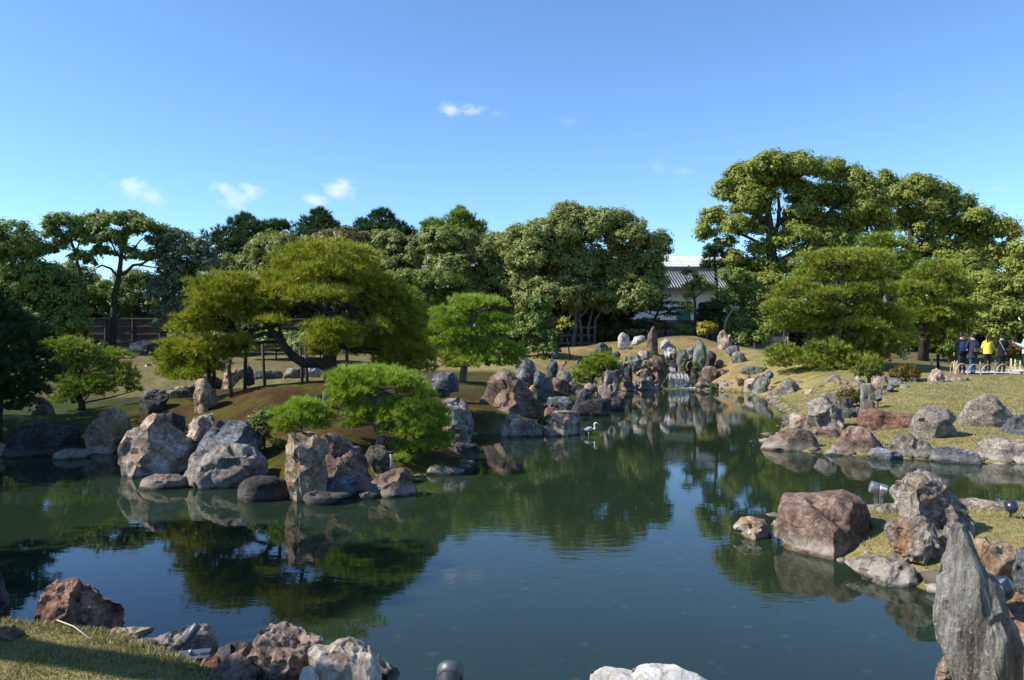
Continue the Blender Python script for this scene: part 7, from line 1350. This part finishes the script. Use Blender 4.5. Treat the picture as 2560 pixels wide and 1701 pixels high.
# ------------------------------------------------------------------ grass blades near the viewer
def grass(n, xr, yr, zmin, h, w, seed, dens=None):
    r_ = np.random.RandomState(seed); x = r_.uniform(*xr, n); y = r_.uniform(*yr, n); z = ground_z(x, y)
    ins = ~in_poly(x, y, POND); d = d_poly(x, y, POND); ok = ins & (z > zmin) & (d > .12)
    x, y, z, d = x[ok], y[ok], z[ok], d[ok]; m = len(x); a = r_.rand(m)*2*math.pi
    cl = vnoise(np.stack([x*3, y*3, x*0], 1)); hh = h*r_.uniform(.5, 1.25, m)*(1+.5*cl)*(1+.8*(d < .35))
    le = r_.normal(size=(m, 2))*hh[:, None]*.55
    b0 = np.stack([x-np.cos(a)*w, y-np.sin(a)*w, z-.01], 1); b1_ = np.stack([x+np.cos(a)*w, y+np.sin(a)*w, z-.01], 1); tp = np.stack([x+le[:, 0], y+le[:, 1], z+hh], 1)
    V = np.stack([b0, b1_, tp], 1).reshape(-1, 3); tint = np.clip(.55+.25*cl+.2*r_.normal(size=m)-.35*(d < .35), 0, 1)
    return V, np.repeat(tint, 3)
parts = [grass(80000, (-4.6, -.6), (2.6, 4.9), .3, .024, .0042, 1), grass(26000, (3.2, 8.5), (6.0, 11.2), .12, .035, .006, 2), grass(26000, (3.2, 9), (4.0, 7.5), .3, .04, .006, 3), grass(60000, (6, 22), (16, 32), .1, .045, .013, 4)]
V = np.concatenate([p[0] for p in parts]); T = np.concatenate([p[1] for p in parts])
go = link('grass', mesh_np('grass', V, np.arange(len(V)).reshape(-1, 3), LM['grass'], tint=T)); tag(go, kind='stuff')

# ------------------------------------------------------------------ fair weather cloud puffs
def cloud(label, px, py, D, w, h, lobes, dens, seed):
    c = P(px, py, D); sx, sz = w/FP*D/2, h/FP*D/2
    t = NT('cloud_vapour'); t.n.remove(t.b); tc = t.new('TexCoord'); v = tc.outputs['Object']
    ns = t.new('TexNoise'); ns.inputs['Scale'].default_value = 2.3; ns.inputs['Detail'].default_value = 8; ns.inputs['Roughness'].default_value = .62
    of = t.new('VectorMath', operation='ADD'); of.inputs[1].default_value = (seed*3.7, seed*1.3, seed); t.ln(v, of.inputs[0]); t.ln(of.outputs[0], ns.inputs['Vector'])
    f = None
    for lx, lz, rx, rz in lobes:
        s_ = t.new('VectorMath', operation='SUBTRACT'); s_.inputs[1].default_value = (lx, 0, lz); t.ln(v, s_.inputs[0])
        d_ = t.new('VectorMath', operation='DIVIDE'); d_.inputs[1].default_value = (rx, .9, rz); t.ln(s_.outputs[0], d_.inputs[0])
        l_ = t.new('VectorMath', operation='LENGTH'); t.ln(d_.outputs[0], l_.inputs[0])
        g = t.math('SUBTRACT', 1.0, l_.outputs['Value']); f = g if f is None else t.math('MAXIMUM', f, g)
    e = t.math('ADD', f, t.math('MULTIPLY', t.math('SUBTRACT', ns.outputs['Fac'], .57), 3.1))
    dn = t.math('MULTIPLY', t.math('MULTIPLY', e, dens, True), 1.0)
    dn = t.math('MULTIPLY', t.math('MAXIMUM', e, 0.0), dens)
    vp = t.new('ShaderNodeVolumePrincipled'[10:]); vp.inputs['Color'].default_value = (1, 1, 1, 1); vp.inputs['Anisotropy'].default_value = .2; t.ln(dn, vp.inputs['Density']); t.ln(vp.outputs[0], t.out.inputs['Volume'])
    V_, F_ = ico(2); me = mesh_np('cloud', V_*1.02, F_, t.mat); o = link('cloud', me); o.location = c; o.scale = (sx, sz*1.2, sz); tag(o, label, 'cloud', 'small white clouds low in the sky')
cloud('small cloud furthest from the camphor trees, above the forked dark tree', 350, 480, 600, 170, 130, [(-.2, .15, .6, .4), (.35, -.2, .4, .5)], .07, 1)
cloud('hooked cloud above the tall dark conifer', 592, 485, 600, 175, 120, [(-.4, .25, .4, .35), (.0, -.2, .5, .5), (.4, .1, .4, .4)], .065, 2)
cloud('pointed cloud above the narrow topped conifer', 828, 482, 600, 190, 115, [(.25, .1, .5, .6), (-.4, -.3, .5, .3)], .08, 3)
cloud('highest cloud puff, over the middle of the garden', 1148, 274, 600, 160, 85, [(-.25, 0, .5, .5), (.4, .0, .5, .35)], .08, 4)
cloud('faint wisp just beside the highest cloud puff', 1245, 284, 600, 100, 50, [(0, 0, .7, .5)], .022, 5)
cloud('faint wisp between the highest puff and the camphor trees', 1420, 302, 600, 110, 60, [(0, 0, .6, .5)], .016, 6)
cloud('faint double wisp beside the huge domed camphor', 1665, 425, 600, 190, 80, [(-.2, .2, .4, .5), (.5, -.1, .4, .3)], .022, 7)
cloud('faint wisp over the second camphor tree', 2498, 470, 600, 140, 50, [(0, 0, .7, .5)], .02, 8)
